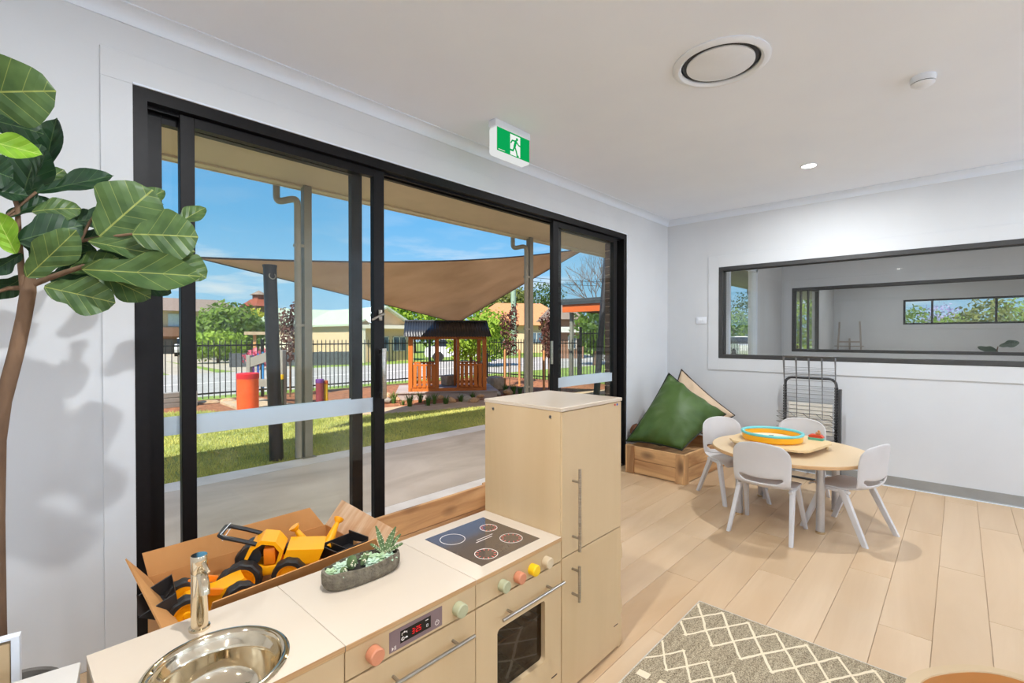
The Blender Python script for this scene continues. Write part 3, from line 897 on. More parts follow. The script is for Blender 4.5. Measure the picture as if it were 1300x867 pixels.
rk.cyl((0.016, 0.035, 0.335), (w-0.016, 0.035, 0.335), 0.0035, seg=8).cyl((0.016, KD-0.03, 0.335), (w-0.016, KD-0.03, 0.335), 0.003, seg=8)
rk.build('oven_rack', M['steel'], t)

# --- fridge
FH = 1.077
t = thing('toy_fridge', 'tall birch toy fridge with two doors and steel bar handles', 'play fridge', (X4, KY, 0))
w = 0.427
c = MB()
c.box(0.0005, p, 0.004, KD, 0, FH-0.014).box(w-p, w-0.0005, 0.004, KD, 0, FH-0.014)
c.box(p, w-p, KD-0.010, KD, 0.02, FH-0.014).box(p, w-p, 0.025, KD-0.010, 0.03, 0.045).box(p, w-p, 0.025, KD-0.010, 0.515, 0.528)
c.build('carcass', M['birch'], t, smooth=0)
MB().box(p, w-p, 0.0175, 0.020, 0.03, FH-0.02).build('joint_backing', M['gap'], t, smooth=0)
MB().box(-0.001, w+0.003, -0.003, KD+0.006, FH-0.014, FH, b=0.0012, seg=1).build('top_panel', M['topw'], t)
g = 0.0012
MB().box(0.006, w-g, -0.001, 0.017, 0.5235, FH-0.0165, b=0.0015, seg=1).build('upper_door', M['birch'], t)
MB().box(0.006, w-g, -0.001, 0.017, 0.012, 0.5195, b=0.0015, seg=1).build('lower_door', M['birch'], t)
up_ = [o for o in t.children if o.name.startswith('upper_door')][0]; lo_ = [o for o in t.children if o.name.startswith('lower_door')][0]
bar_handle(up_, (0.0715, -0.034, 0.536), (0.0715, -0.034, 0.845), (0.16, 0.84), r=0.0056, out=0.034)
bar_handle(lo_, (0.0690, -0.034, 0.349), (0.0690, -0.034, 0.482), (0.16, 0.86), r=0.0056, out=0.034)
MB().lathe([(0, 0), (0.0048, 0), (0.0048, 0.0016), (0, 0.0016)], seg=14, M=Matrix.Translation((0.373, -0.001, 1.051)) @ Matrix.Rotation(PI/2, 4, 'X')).build('red_dot', mat('red_dot_paint', (200, 40, 36), rough=0.4), up_)
MB().lathe([(0, 0), (0.0048, 0), (0.0048, 0.0016), (0, 0.0016)], seg=14, M=Matrix.Translation((0.391, -0.001, 1.051)) @ Matrix.Rotation(PI/2, 4, 'X')).build('blue_dot', mat('blue_dot_paint', (40, 70, 170), rough=0.4), up_)
MB().box(0.369, 0.401, -0.0016, -0.001, 0.107, 0.111).build('maker_tag', M['tag'], lo_, smooth=0)
for yy in (0.050, 0.352):
    MB().lathe([(0, 0), (0.0065, 0), (0.0065, 0.001), (0.003, 0.001), (0.003, 0.0), (0, 0.0)], seg=16, M=Matrix.Translation((0.0, yy, 1.040)) @ Matrix.Rotation(-PI/2, 4, 'Y')).build('screw', M['steel'], t)

# --- narrow book shelf standing against the fridge's far side, with scalloped ledges
t = thing('book_shelf', 'narrow birch shelf with scalloped ledges against the far side of the toy fridge', 'shelf', (X4+0.432, KY+0.010, 0))
MB().box(0.0, 0.012, 0.0, 0.39, 0.0, 0.455).build('back_panel', M['birch'], t, smooth=0)
MB().box(0.012, 0.030, 0.004, 0.386, 0.0, 0.105, b=0.002).build('plinth', M['birch'], t)
for z0 in (0.125, 0.365):
    pr_ = [(0.012, z0), (0.032, z0+0.004)]+[(0.012+0.020*math.cos(a), z0+0.004+0.075*math.sin(a)) for a in [PI/2*i/8 for i in range(1, 9)]]
    MB().prism(pr_, 0.004, 0.386, axis='y').build('ledge', M['birch'], t, smooth=30)

# --- felt bowl of toy succulents on the worktop
M['felt'] = mat('grey_brown_felt', (128, 119, 101), (98, 90, 76), scale=60, rough=0.95, bump=0.7, bscale=160, detail=8)
M['soil'] = mat('dark_felt_soil', (48, 44, 40), (36, 33, 30), scale=40, rough=1.0)
M['feltgreen'] = mat('pale_green_felt', (188, 208, 168), (160, 186, 142), scale=18, rough=0.95, bump=0.25, bscale=120)
M['feltmint'] = mat('mint_felt', (196, 216, 192), (170, 198, 170), scale=18, rough=0.95, bump=0.25, bscale=120)
M['feltdark'] = mat('dark_green_felt', (104, 124, 80), (78, 100, 60), scale=30, rough=0.95, bump=0.25, bscale=120)
M['cream'] = mat('cream_stitches', (232, 228, 196), (226, 220, 186), scale=30, rough=0.9)
t = thing('succulent_bowl', 'oval grey felt bowl planted with toy succulents on the worktop', 'plant bowl', (0.762, 1.332, KH), math.radians(-3))
a, b, h = 0.122, 0.050, 0.052
prof = [(0.0, 0.0), (0.84, 0.0), (0.95, 0.006), (1.0, 0.018), (1.01, 0.040), (0.99, h), (0.93, h+0.001), (0.91, 0.040), (0.91, 0.036)]
mb = MB(); seg = 48; vs = []; fs = []
def sup(tt, k):       # rounded oblong outline
    c_, s__ = math.cos(tt), math.sin(tt)
    return (a*k*math.copysign(abs(c_)**0.72, c_), b*k*math.copysign(abs(s__)**0.8, s__))
for r, z in prof:
    for k in range(seg):
        x, y = sup(2*PI*k/seg, r); vs.append((x, y, z+0.0025*math.sin(5*2*PI*k/seg)*(z/h)))
for i in range(len(prof)-1):
    for k in range(seg):
        l = (k+1) % seg; fs.append((i*seg+k, i*seg+l, (i+1)*seg+l, (i+1)*seg+k))
mb.add(vs, fs).build('bowl', M['felt'], t, smooth=60)
vs = [(0, 0, 0.040)]+[(*sup(2*PI*k/seg, 0.915), 0.037) for k in range(seg)]
MB().add(vs, [(0, 1+k, 1+(k+1) % seg) for k in range(seg)]).build('soil', M['soil'], t)
def petal(mb, base, az, el, L, wd, curl=0.25, th=0.0025):
    """thick pointed leaf"""
    d = Vector((math.cos(az)*math.cos(el), math.sin(az)*math.cos(el), math.sin(el)))
    s = Vector((-math.sin(az), math.cos(az), 0)); u = d.cross(s)*-1
    rows = 6; vs = []
    for i in range(rows+1):
        q = i/rows
        ww = wd*math.sin(PI*min(1, 0.12+0.86*q))**0.8*(1 if q < 1 else 0.1)
        cc = Vector(base)+d*(L*q)+u*(curl*L*q*q)
        for k in range(6):
            an = 2*PI*k/6
            vs.append(cc+s*(ww*0.5*math.cos(an))+u*(th*math.sin(an)))
    fs = [(i*6+k, i*6+(k+1) % 6, (i+1)*6+(k+1) % 6, (i+1)*6+k) for i in range(rows) for k in range(6)]
    mb.add(vs, fs)
rs = random.Random(3)
def rosette(x, y, R, m, name='rosette'):
    mb = MB()
    for ring_, (n, el, L, wd) in enumerate(((7, 0.25, R, R*0.62), (6, 0.65, R*0.85, R*0.58), (4, 1.1, R*0.6, R*0.45))):
        for i in range(n): petal(mb, (x, y, 0.044), 2*PI*(i+0.5*ring_)/n+rs.random()*0.2, el, L, wd, curl=0.35, th=0.002)
    mb.build(name, m, t, smooth=60)
for x, y, R, m in ((-0.098, 0.006, 0.024, 'feltgreen'), (-0.078, -0.022, 0.022, 'feltmint'), (-0.060, 0.020, 0.026, 'feltmint'), (-0.028, 0.026, 0.024, 'feltmint'), (0.020, -0.020, 0.028, 'feltmint'),
                   (0.052, -0.008, 0.030, 'feltgreen'), (0.030, 0.022, 0.026, 'feltgreen'), (0.078, -0.022, 0.026, 'feltmint')):
    rosette(x, y, R, M[m])
def cactus(x, y, z, rx, rz, tilt):
    Mx = Matrix.Translation((x, y, z)) @ Matrix.Rotation(tilt, 4, 'Y')
    o = MB().ball((0, 0, rz), (rx, rx*0.5, rz), 16, 10, M=Mx).build('cactus_pad', M['feltdark'], t, smooth=60)
    st = MB()
    for i in range(9):
        u_, v_ = rs.uniform(-0.6, 0.6), rs.uniform(-0.6, 0.7)
        k = math.sqrt(max(0, 1-u_*u_-v_*v_))
        st.ball((rx*u_, -rx*0.5*k, rz+rz*v_), (0.0024, 0.001, 0.0024), 8, 5, M=Mx)
    st.build('stitch', M['cream'], o, smooth=60)
cactus(-0.040, -0.018, 0.044, 0.017, 0.021, -0.1); cactus(-0.068, -0.028, 0.042, 0.011, 0.012, -0.35); cactus(-0.014, -0.020, 0.046, 0.010, 0.021, 0.55)
def aloe(x, y, az, el, L, wd):
    mb = MB(); petal(mb, (x, y, 0.040), az, el, L, wd, curl=0.12, th=0.004)
    o = mb.build('spiky_leaf', M['feltdark'], t, smooth=60)
    d = Vector((math.cos(az)*math.cos(el), math.sin(az)*math.cos(el), math.sin(el))); s = Vector((-math.sin(az), math.cos(az), 0)); u = d.cross(s)*-1
    st = MB()
    for i in range(1, 7):
        q = i/7.5; ww = wd*0.5*math.sin(PI*min(1, 0.12+0.86*q))**0.8
        cc = Vector((x, y, 0.040))+d*(L*q)+u*(0.12*L*q*q)
        for sg in (-1, 1): st.ball(tuple(cc+s*(sg*ww)), 0.0016, 6, 4)
        for k in (-0.4, 0.4): st.ball(tuple(cc+s*(ww*k)-u*0.004), 0.0013, 6, 4); st.ball(tuple(cc+s*(ww*k)+u*0.004), 0.0013, 6, 4)
    st.build('stitch', M['cream'], o, smooth=60)
for az, el, L, wd in ((1.9, 1.30, 0.092, 0.024), (0.3, 1.05, 0.088, 0.026), (0.1, 0.75, 0.078, 0.024), (-0.5, 0.60, 0.064, 0.026), (2.8, 0.9, 0.060, 0.022), (-1.3, 0.75, 0.052, 0.024)):
    aloe(0.080, 0.010, az, el, L, wd)

# --- trailing toy succulent hanging over the side of the shelf
M['trail1'] = mat('trailing_leaf_green', (98, 112, 52), (70, 88, 40), scale=30, rough=0.6, rnd=0.2)
M['trail2'] = mat('trailing_leaf_yellow', (196, 186, 96), (168, 164, 76), scale=30, rough=0.6, rnd=0.2)
t = thing('trailing_plant', 'trailing yellow green plant hanging beside the toy fridge', 'plant', (1.908, 1.185, 0.465))
MB().tube(bez((-0.045, 0.0, 0.335), (0.0, 0.0, 0.33), (0.008, 0.0, 0.18), (-0.004, 0.0, 0.03), 12), 0.003, seg=6).build('stem', M['trail1'], t)
pm = MB(); petal(pm, (0, 0, 0), 0, 0, 0.040, 0.019, curl=0.15, th=0.004)
pa = pm.mesh('leaf', M['trail1'], 60); pb = pa.copy(); pb.materials.clear(); pb.materials.append(M['trail2'])
for i in range(92):
    q = i/92
    z = 0.315*(1-q)+0.02
    rr = 0.010+0.012*math.sin(PI*min(1, (1-q)*1.1))
    az = i*2.4
    o = link('leaf', pa if rs.random() < 0.58 else pb, t, (-0.004+rr*math.cos(az), rr*math.sin(az), z), (0, rs.uniform(0.4, 1.3), az+rs.uniform(-.4, .4)))
    k = rs.uniform(0.8, 1.15); o.scale = (k, k, k)
bk = MB().lathe([(0.0, 0.0), (0.034, 0.0), (0.040, 0.05), (0.038, 0.055), (0.034, 0.05), (0.030, 0.03), (0.0, 0.03)], (-0.026, 0.0, 0.300), seg=24)
bk.build('wall_pot', M['birch'], t)
# ================================================================ round table and its chairs
M['oak_top'] = wood('oak_laminate', (222, 196, 158), (208, 180, 140), along='x', scale=2.0, rough=0.35, rnd=0.0, bump=0.01)
M['oak_edge'] = mat('oak_edge_band', (216, 176, 128), (202, 160, 112), scale=6, stretch=(1, 1, 8), rough=0.45)
M['alu'] = mat('silver_table_leg', (196, 196, 198), (186, 186, 188), scale=10, rough=0.32, metal=0.7)
M['shell'] = mat('light_grey_polypropylene', (208, 206, 206), (202, 200, 200), scale=4, rough=0.5, bump=0.03, bscale=260)
TX, TY, TZ, TR = 4.10, 0.95, 0.492, 0.53
t = thing('round_table', 'low round oak topped play table on four silver legs', 'table', (TX, TY, 0))
MB().lathe([(0.0, 0.0), (TR-0.003, 0.0), (TR, 0.003), (TR, 0.020), (TR-0.003, 0.0235), (0.0, 0.0235)], (0, 0, TZ-0.024), seg=96).build('edge_band', M['oak_edge'], t)
MB().lathe([(0.0, 0.0), (TR-0.0035, 0.0), (TR-0.0035, 0.0012), (0.0, 0.0012)], (0, 0, TZ-0.0008), seg=96).build('table_top', M['oak_top'], t)
for sx_, sy_ in ((-1, -1), (-1, 1), (1, -1), (1, 1)):
    l = MB().lathe([(0.026, 0.0), (0.026, TZ-0.024), (0.0, TZ-0.024)], seg=24).build('leg', M['alu'], t, loc=(sx_*0.275, sy_*0.262, 0.012))
    l.data.update()
    MB().lathe([(0.0, 0.0), (0.029, 0.0), (0.030, 0.004), (0.029, 0.014), (0.0262, 0.016)], seg=24).build('foot', M['chrome'], l, loc=(0, 0, -0.012))
    MB().box(-0.055, 0.055, -0.055, 0.055, TZ-0.042, TZ-0.037).build('mount_plate', M['dark'], l, smooth=0, loc=(-0.0, 0, 0))
    MB().tube([(-0.028*sx_, 0, TZ-0.085), (-0.075*sx_, 0, TZ-0.075), (-0.095*sx_, 0, TZ-0.045)], 0.006, seg=8).build('brace', M['dark'], l)

def chair_profile():
    # centre line of the shell from the top of the back to the front of the seat: y, z, half width, side curl
    return [(-0.222, 0.640, 0.120, 0.030), (-0.222, 0.630, 0.146, 0.036), (-0.219, 0.610, 0.165, 0.040), (-0.213, 0.570, 0.178, 0.044), (-0.206, 0.525, 0.182, 0.044), (-0.200, 0.480, 0.182, 0.042), (-0.196, 0.440, 0.181, 0.040),
            (-0.193, 0.418, 0.180, 0.038), (-0.190, 0.396, 0.178, 0.036), (-0.185, 0.376, 0.176, 0.034), (-0.174, 0.352, 0.174, 0.030), (-0.150, 0.333, 0.176, 0.024), (-0.110, 0.322, 0.180, 0.018), (-0.050, 0.318, 0.184, 0.012),
            (0.020, 0.320, 0.186, 0.008), (0.080, 0.324, 0.185, 0.004), (0.125, 0.325, 0.182, 0.0), (0.155, 0.319, 0.176, -0.004), (0.168, 0.303, 0.166, -0.006)]
def shell_pt(row, u):
    y, z, hw, curl = row
    c = abs(u)**2.2
    if z > 0.36 or y < -0.16:         # back: the sides come forward, the hand slot dips like a smile
        dip = 0.026*math.exp(-((z-0.405)/0.035)**2)*(1-u*u)
        return Vector((u*hw, y+curl*c, z-dip-0.022*c*(1 if z > 0.6 else 0)))
    return Vector((u*hw, y, z+curl*c))
def chair_parts():
    P = chair_profile(); nu = 16
    rows = [[shell_pt(r, -1+2*i/nu) for i in range(nu+1)] for r in P]
    def patch(i0, i1, hole=False):
        mb = MB(); vs = []; fs = []
        for r in rows[i0:i1+1]: vs += r
        n = nu+1
        for i in range(i1-i0):
            for j in range(nu):
                k = i+i0
                if hole and ((k == 7 and 2 <= j < nu-2) or (k == 8 and 3 <= j < nu-3)): continue
                if hole and k == 6 and 6 <= j < nu-6 and False: continue
                fs.append((i*n+j, i*n+j+1, (i+1)*n+j+1, (i+1)*n+j))
        return mb.add(vs, fs)
    return patch(0, 11, True), patch(11, len(P)-1)
def make_chair(label):
    t = thing('kids_chair', label, 'chair', (0, 0, 0), 0, 'chairs round the low play table')
    bk, st = chair_parts()
    for mb, name in ((bk, 'backrest'), (st, 'seat')):
        o = mb.build(name, M['shell'], t, smooth=60)
        md = o.modifiers.new('thickness', 'SOLIDIFY'); md.thickness = 0.011; md.offset = 0
        md = o.modifiers.new('round', 'SUBSURF'); md.levels = 1; md.render_levels = 1
    for s in (-1, 1):
        for y0, y1, dz in ((-0.055, -0.212, 0.0), (0.060, 0.188, 0.0)):
            a = Vector((s*0.164, y0, 0.326)); b = Vector((s*0.192, y1, 0.0))
            mb = MB(); n = 6
            for k in range(n):
                pass
            sec = [(0.022, 0.0), (0.018, 0.012), (0.0, 0.016), (-0.018, 0.012), (-0.022, 0.0), (-0.018, -0.012), (0.0, -0.016), (0.018, -0.012)]
            vs = []
            for q, w_ in ((0.0, 1.25), (0.12, 1.15), (0.5, 1.0), (1.0, 0.86)):
                c = a.lerp(b, q)
                for (py, px) in sec: vs.append((c.x+px*w_, c.y+py*w_, c.z))
            fs = [(i*8+k, i*8+(k+1) % 8, (i+1)*8+(k+1) % 8, (i+1)*8+k) for i in range(3) for k in range(8)]
            fs += [tuple(range(8)), tuple(range(24, 32))[::-1]]
            mb.add(vs, fs).build('leg', M['shell'], t, smooth=50)
        MB().box(s*0.148, s*0.176, -0.105, 0.100, 0.298, 0.322, b=0.010).build('side_rail', M['shell'], t)
    return t
def face(dx, dy):          # rotation that turns the chair's front (+y) to a direction
    return math.atan2(dy, dx)-PI/2
chB = make_chair('grey chair with its back to the camera, nearest side of the round table')
chB.location = (3.66, 0.97, 0); chB.rotation_euler = (0, 0, face(1, 0))
dup(chB, (4.185, 1.375, 0), face(-0.62, -0.78), 'grey chair at the left of the round table beside the timber crate')
dup(chB, (4.005, 0.565, 0), face(0.335, 0.94), 'grey chair at the right of the round table, turned away from the wall')
dup(chB, (4.520, 0.985, 0), face(-1, 0), 'grey chair behind the table in front of the wire drying rack')

# ---------------------------------------------------------------- board with the yellow tub on the table
M['beech'] = wood('pale_beech', (232, 206, 160), (218, 188, 140), along='x', scale=2.5, rough=0.4, rnd=0.02, bump=0.01)
M['teal'] = mat('teal_plastic', (112, 200, 200), (104, 192, 194), rough=0.35)
M['tubyellow'] = mat('yellow_plastic_tub', (250, 180, 24), (246, 172, 18), rough=0.35)
M['tubwhite'] = mat('pale_tub_floor', (236, 226, 210), (230, 212, 190), scale=14, rough=0.5)
t = thing('play_board', 'low beech board on short pegs standing on the round table', 'board', (4.115, 1.01, TZ+0.0005))
poly = [Vector(p) for p in ((-0.262, 0.262), (-0.305, 0.16), (-0.318, -0.190), (-0.262, -0.252), (0.110, -0.318), (0.190, -0.300), (0.300, -0.185), (0.318, -0.10), (0.318, 0.19), (0.27, 0.275), (-0.03, 0.318), (-0.18, 0.310))]
MB().prism([tuple(p) for p in poly], 0.038, 0.053).build('board_top', M['beech'], t, smooth=20)
for x, y in ((-0.125, -0.190), (0.135, -0.285), (-0.170, 0.270), (0.25, 0.22), (0.26, -0.16)):
    MB().lathe([(0.0, 0.0), (0.012, 0.0), (0.012, 0.038), (0.0, 0.038)], seg=16).build('peg', M['beech'], t, loc=(x, y, 0))
MB().prism([(0.205, -0.280), (0.295, -0.190), (0.312, -0.12), (0.255, -0.16)], 0.053, 0.0545).build('teal_corner', M['teal'], t, smooth=0)
t = thing('toy_tub', 'round yellow tub with a turquoise rim on the beech board', 'toy', (4.075, 1.055, TZ+0.0540))
MB().lathe([(0.0, 0.0), (0.196, 0.0), (0.206, 0.010), (0.209, 0.054), (0.200, 0.054), (0.197, 0.012), (0.0, 0.012)], seg=72).build('tub_wall', M['tubyellow'], t)
MB().lathe([(0.195, 0.050), (0.213, 0.049), (0.2175, 0.056), (0.2155, 0.064), (0.205, 0.0675), (0.195, 0.064), (0.1925, 0.057)], seg=72, ring=True).build('rim', M['teal'], t, smooth=60)
fl = MB().lathe([(0.0, 0.0125), (0.194, 0.0125), (0.194, 0.0150), (0.0, 0.0150)], seg=64).build('tub_floor', M['tubwhite'], t)
dk = MB()
for x, y, a in ((0.03, -0.03, 0.3), (-0.02, 0.02, 1.1), (0.055, 0.02, 2.0)):
    Mx = Matrix.Translation((x, y, 0.015)) @ Matrix.Rotation(a, 4, 'Z')
    dk.box(-0.018, 0.018, -0.005, 0.005, 0, 0.008, b=0.002, M=Mx, seg=1)
dk.build('small_pieces', M['dark'], fl)
t = thing('stacking_boat', 'small red and green stacking boat on the beech board', 'toy', (4.300, 0.805, TZ+0.0540))
M['boatred'] = mat('red_painted_wood', (214, 74, 46), (206, 66, 40), rough=0.4); M['boatgreen'] = mat('green_painted_wood', (96, 176, 150), (90, 168, 142), rough=0.4)
M['boattan'] = mat('tan_wood', (196, 140, 90), (188, 130, 82), rough=0.5)
MB().prism(rrect(-0.034, 0.034, -0.050, 0.050, 0.012), 0, 0.018).build('green_block', M['boatgreen'], t)
MB().prism([(-0.052, 0.022), (-0.034, 0.034+0.006), (0.030, 0.040), (0.050, 0.030), (0.040, 0.018), (-0.040, 0.018)], -0.026, 0.026, axis='x').build('red_hull', M['boatred'], t)
MB().box(-0.014, 0.014, -0.030, 0.002, 0.040, 0.058, b=0.003).ball((0, -0.018, 0.066), 0.010, 12, 8).build('cabin', M['boattan'], t)

# ---------------------------------------------------------------- timber crates
M['pine'] = wood('reclaimed_pine', (220, 178, 126), (164, 116, 72), knot=(80, 48, 28), along='x', scale=5.5, rough=0.65, rnd=0.16, bump=0.25, lo=0.34, hi=0.66)
M['pinez'] = wood('reclaimed_pine_upright', (220, 178, 126), (164, 116, 72), knot=(80, 48, 28), along='z', scale=5.5, rough=0.65, rnd=0.16, bump=0.25, lo=0.34, hi=0.66)
M['piney'] = wood('reclaimed_pine_side', (220, 178, 126), (164, 116, 72), knot=(80, 48, 28), along='y', scale=5.5, rough=0.65, rnd=0.16, bump=0.25, lo=0.34, hi=0.66)
def crate(label, loc, rz, lx, ly, h, floor_z, side_boards=2, lid=None):
    t = thing('timber_crate', label, 'crate', loc, rz)
    def board(x0, x1, y0, y1, z0, z1, m): MB().box(x0, x1, y0, y1, z0, z1, b=0.003, seg=1).build('board', M[m], t)
    th = 0.022; p = 0.075
    hh = (h-0.004)/side_boards
    for i in range(side_boards):
        z0, z1 = 0.006+i*hh, 0.006+(i+1)*hh-0.004
        z1 = min(z1, h)
        board(0.0, 0.0+th, p*0.2, ly-p*0.2, z0, z1, 'piney'); board(lx-th, lx, p*0.2, ly-p*0.2, z0, z1, 'piney')
        board(p*0.2, lx-p*0.2, 0.0, th, z0, z1, 'pine'); board(p*0.2, lx-p*0.2, ly-th, ly, z0, z1, 'pine')
    for x in (0, 1):
        for y in (0, 1):
            cx0 = -0.018 if x == 0 else lx-p+0.018; cy0 = -0.018 if y == 0 else ly-p+0.018
            px = MB().box(cx0, cx0+p, (cy0 if y == 0 else ly), (0.0 if y == 0 else ly+0.018), 0, h+0.004, b=0.003, seg=1); px.build('corner_post', M['pinez'], t)
            MB().box((cx0 if x == 0 else lx), (0.0 if x == 0 else lx+0.018), (0.0 if y == 0 else ly-p), (p if y == 0 else ly), 0, h+0.004, b=0.003, seg=1).build('corner_post', M['pinez'], t)
    n = max(2, round((ly-2*th)/0.12)); bw = (ly-2*th)/n
    for i in range(n): board(th, lx-th, th+i*bw+0.001, th+(i+1)*bw-0.001, floor_z-0.016, floor_z, 'pine')
    return t
crate('reclaimed timber crate in the corner holding two floor cushions', (4.235, 1.815, 0), math.radians(-3), 0.98, 0.585, 0.268, 0.14)
crate('long knotty timber trough behind the toy kitchen under the open door', (1.075, 1.510, 0), 0, 1.30, 0.915, 0.312, 0.060)

# ---------------------------------------------------------------- floor cushions
M['greenfab'] = mat('green_nylon', (64, 92, 30), (54, 80, 24), scale=3, rough=0.5, bump=0.4, bscale=11)
M['blackpipe'] = mat('black_piping', (22, 26, 22), (28, 32, 28), rough=0.6)
M['tanfab'] = mat('beige_canvas', (214, 188, 160), (204, 178, 148), scale=6, rough=0.8, bump=0.25, bscale=14)
M['brownpipe'] = mat('dark_brown_piping', (66, 52, 46), (60, 48, 42), rough=0.7)
def cushion(name, label, C4, puff, m, mp, centre_push=(0, 0, 0), wr=0.012):
    base = (Vector(C4[0])+Vector(C4[1])+Vector(C4[2])+Vector(C4[3]))/4
    org = Vector((base.x, base.y, min(c[2] for c in C4)))
    t = thing(name, label, 'cushion', org)
    Q = [Vector(c)-org for c in C4]
    nrm = (Q[2]-Q[0]).cross(Q[3]-Q[1]).normalized()
    if nrm.dot(EYE-org) < 0: nrm = -nrm
    N = 28
    mb = MB()
    for side in (1, -1):
        def fn(u, v, side=side):
            p = Q[0]*(1-u)*(1-v)+Q[1]*u*(1-v)+Q[2]*u*v+Q[3]*(1-u)*v
            eu = (4*u*(1-u)); ev = (4*v*(1-v))
            k = (eu**0.62)*(ev**0.62)
            # edges pulled in a little between the corners
            c = (Q[0]+Q[1]+Q[2]+Q[3])/4
            p = p.lerp(c, 0.075*(max(0, 1-ev**0.5)*eu+max(0, 1-eu**0.5)*ev))
            w_ = noise.noise(Vector((u*7, v*7, side*3.1)))*wr*(1-k)*4*(1 if 0.02 < u < 0.98 and 0.02 < v < 0.98 else 0)
            rad = noise.noise(Vector((math.atan2(v-0.5, u-0.5)*3.2, side*2.0, 1.0)))*wr*1.2*k*(1-k)*4
            return p+nrm*(side*(puff*k)+w_*0.5+rad)+Vector(centre_push)*k
        mb.grid(fn, N, N)
    o = mb.build('cover', m, t, smooth=80)
    bm = bmesh.new(); bm.from_mesh(o.data); bmesh.ops.remove_doubles(bm, verts=bm.verts[:], dist=0.0006); bmesh.ops.recalc_face_normals(bm, faces=bm.faces[:]); bm.to_mesh(o.data); bm.free()
    pts = []
    c = (Q[0]+Q[1]+Q[2]+Q[3])/4
    for i in range(4):
        for k in range(12):
            q = k/12; p = Q[i].lerp(Q[(i+1) % 4], q); p = p.lerp(c, 0.075*4*q*(1-q))
            pts.append(p)
    MB().tube(pts, 0.0065, seg=8, closed=True).build('piping', mp, t, smooth=60)
    return t
cushion('floor_cushion', 'big green peaked floor cushion with black piping in the timber crate', [(4.300, 2.440, 0.290), (4.800, 2.225, 0.957), (4.960, 1.700, 0.565), (4.335, 1.880, 0.285)], 0.175, M['greenfab'], M['blackpipe'], (0, 0, 0.01), 0.024)
cushion('floor_cushion', 'beige canvas floor cushion leaning in the corner behind the green one', [(5.02, 2.44, 0.36), (5.21, 2.27, 0.975), (5.26, 1.715, 0.515), (5.08, 1.90, 0.30)], 0.085, M['tanfab'], M['brownpipe'])
t = thing('small_cushion', 'small round brown cushion tucked behind the green floor cushion', 'cushion', (4.565, 2.475, 0.275))
M['brownfab'] = mat('brown_plush', (136, 86, 58), (112, 68, 44), scale=40, rough=0.95, bump=0.5, bscale=120)
MB().ball((0, 0, 0.075), (0.075, 0.055, 0.075), 18, 12).build('cover', M['brownfab'], t, smooth=60)
MB().tube([(0.075*math.cos(a), 0, 0.075+0.075*math.sin(a)) for a in [2*PI*i/24 for i in range(24)]], 0.004, seg=6, closed=True).build('piping', M['brownpipe'], t)

# ---------------------------------------------------------------- wire drying rack against the far wall
M['wire'] = mat('grey_wire', (128, 128, 128), (116, 116, 116), scale=20, rough=0.4, metal=0.5)
M['rackframe'] = mat('dark_grey_steel_tube', (74, 75, 77), (66, 67, 69), scale=20, rough=0.4, metal=0.3)
RKX = 5.33
t = thing('drying_rack', 'grey wire art drying rack with folded shelves below the inside window', 'rack', (RKX, 1.05, 0))
hw = 0.212
pts = [(0, hw, 0.0), (0, hw, 0.860)]+[(0, hw-0.06+0.06*math.cos(a), 0.880+0.06*math.sin(a)) for a in [PI/2*i/6 for i in range(7)]]+[(0, -hw+0.06+0.06*math.cos(a), 0.880+0.06*math.sin(a)) for a in [PI/2+PI/2*i/6 for i in range(7)]]+[(0, -hw, 0.860), (0, -hw, 0.0)]
MB().tube(pts, 0.0125, seg=12).build('frame_tube', M['rackframe'], t, smooth=60)
MB().box(-0.045, 0.012, -hw-0.042, -hw-0.020, 0.02, 0.850, b=0.002, seg=1).build('side_channel', M['rackframe'], t)
MB().tube([(-0.17, hw, 0.012), (0.05, hw, 0.012)], 0.0125, seg=10).tube([(-0.17, -hw, 0.012), (0.05, -hw, 0.012)], 0.0125, seg=10).tube([(-0.17, hw, 0.012), (-0.17, -hw, 0.012)], 0.0100, seg=10).build('base_tube', M['rackframe'], t, smooth=60)
for s in (1, -1):
    for i in range(24):
        MB().box(-0.020, 0.010, s*(hw+0.001)-0.014, s*(hw+0.001)+0.014, 0.26+i*0.0255, 0.26+i*0.0255+0.019, b=0.003, seg=1).build('hinge_block', M['dark'], t)
def wire_shelf(z, ang, L, name='wire_shelf'):
    """a wire grid hinged at the frame; ang 0 = flat towards the room, 90 = folded up"""
    mb = MB(); ca, sa = math.cos(ang), math.sin(ang)
    def P(d, y): return (-0.018-d*ca, y, z+d*sa)
    for i in range(5):
        y = -hw+2*hw*i/4
        mb.tube([P(0, y), P(L, y)], 0.0026, seg=5)
    for d in ((0.0, L*0.5, L) if ang < 1 else (0.0, L*0.62, L)):
        mb.tube([P(d, -hw), P(d, hw)], 0.0019 if d < L else 0.0028, seg=5)
    mb.build(name, M['wire'], t, smooth=0)
for i in range(9):
    wire_shelf(0.560+i*0.038, math.radians(88-i*1.9), 0.575-i*0.034)
for i in range(8):
    wire_shelf(0.300+i*0.036, math.radians(3+i*2.0), 0.30)
MB().box(0.002, 0.006, -hw+0.03, hw-0.03, 0.40, 0.70).build('paper_sheet', mat('drying_paper', (232, 226, 214), (228, 222, 208), rough=0.9), t, smooth=0)

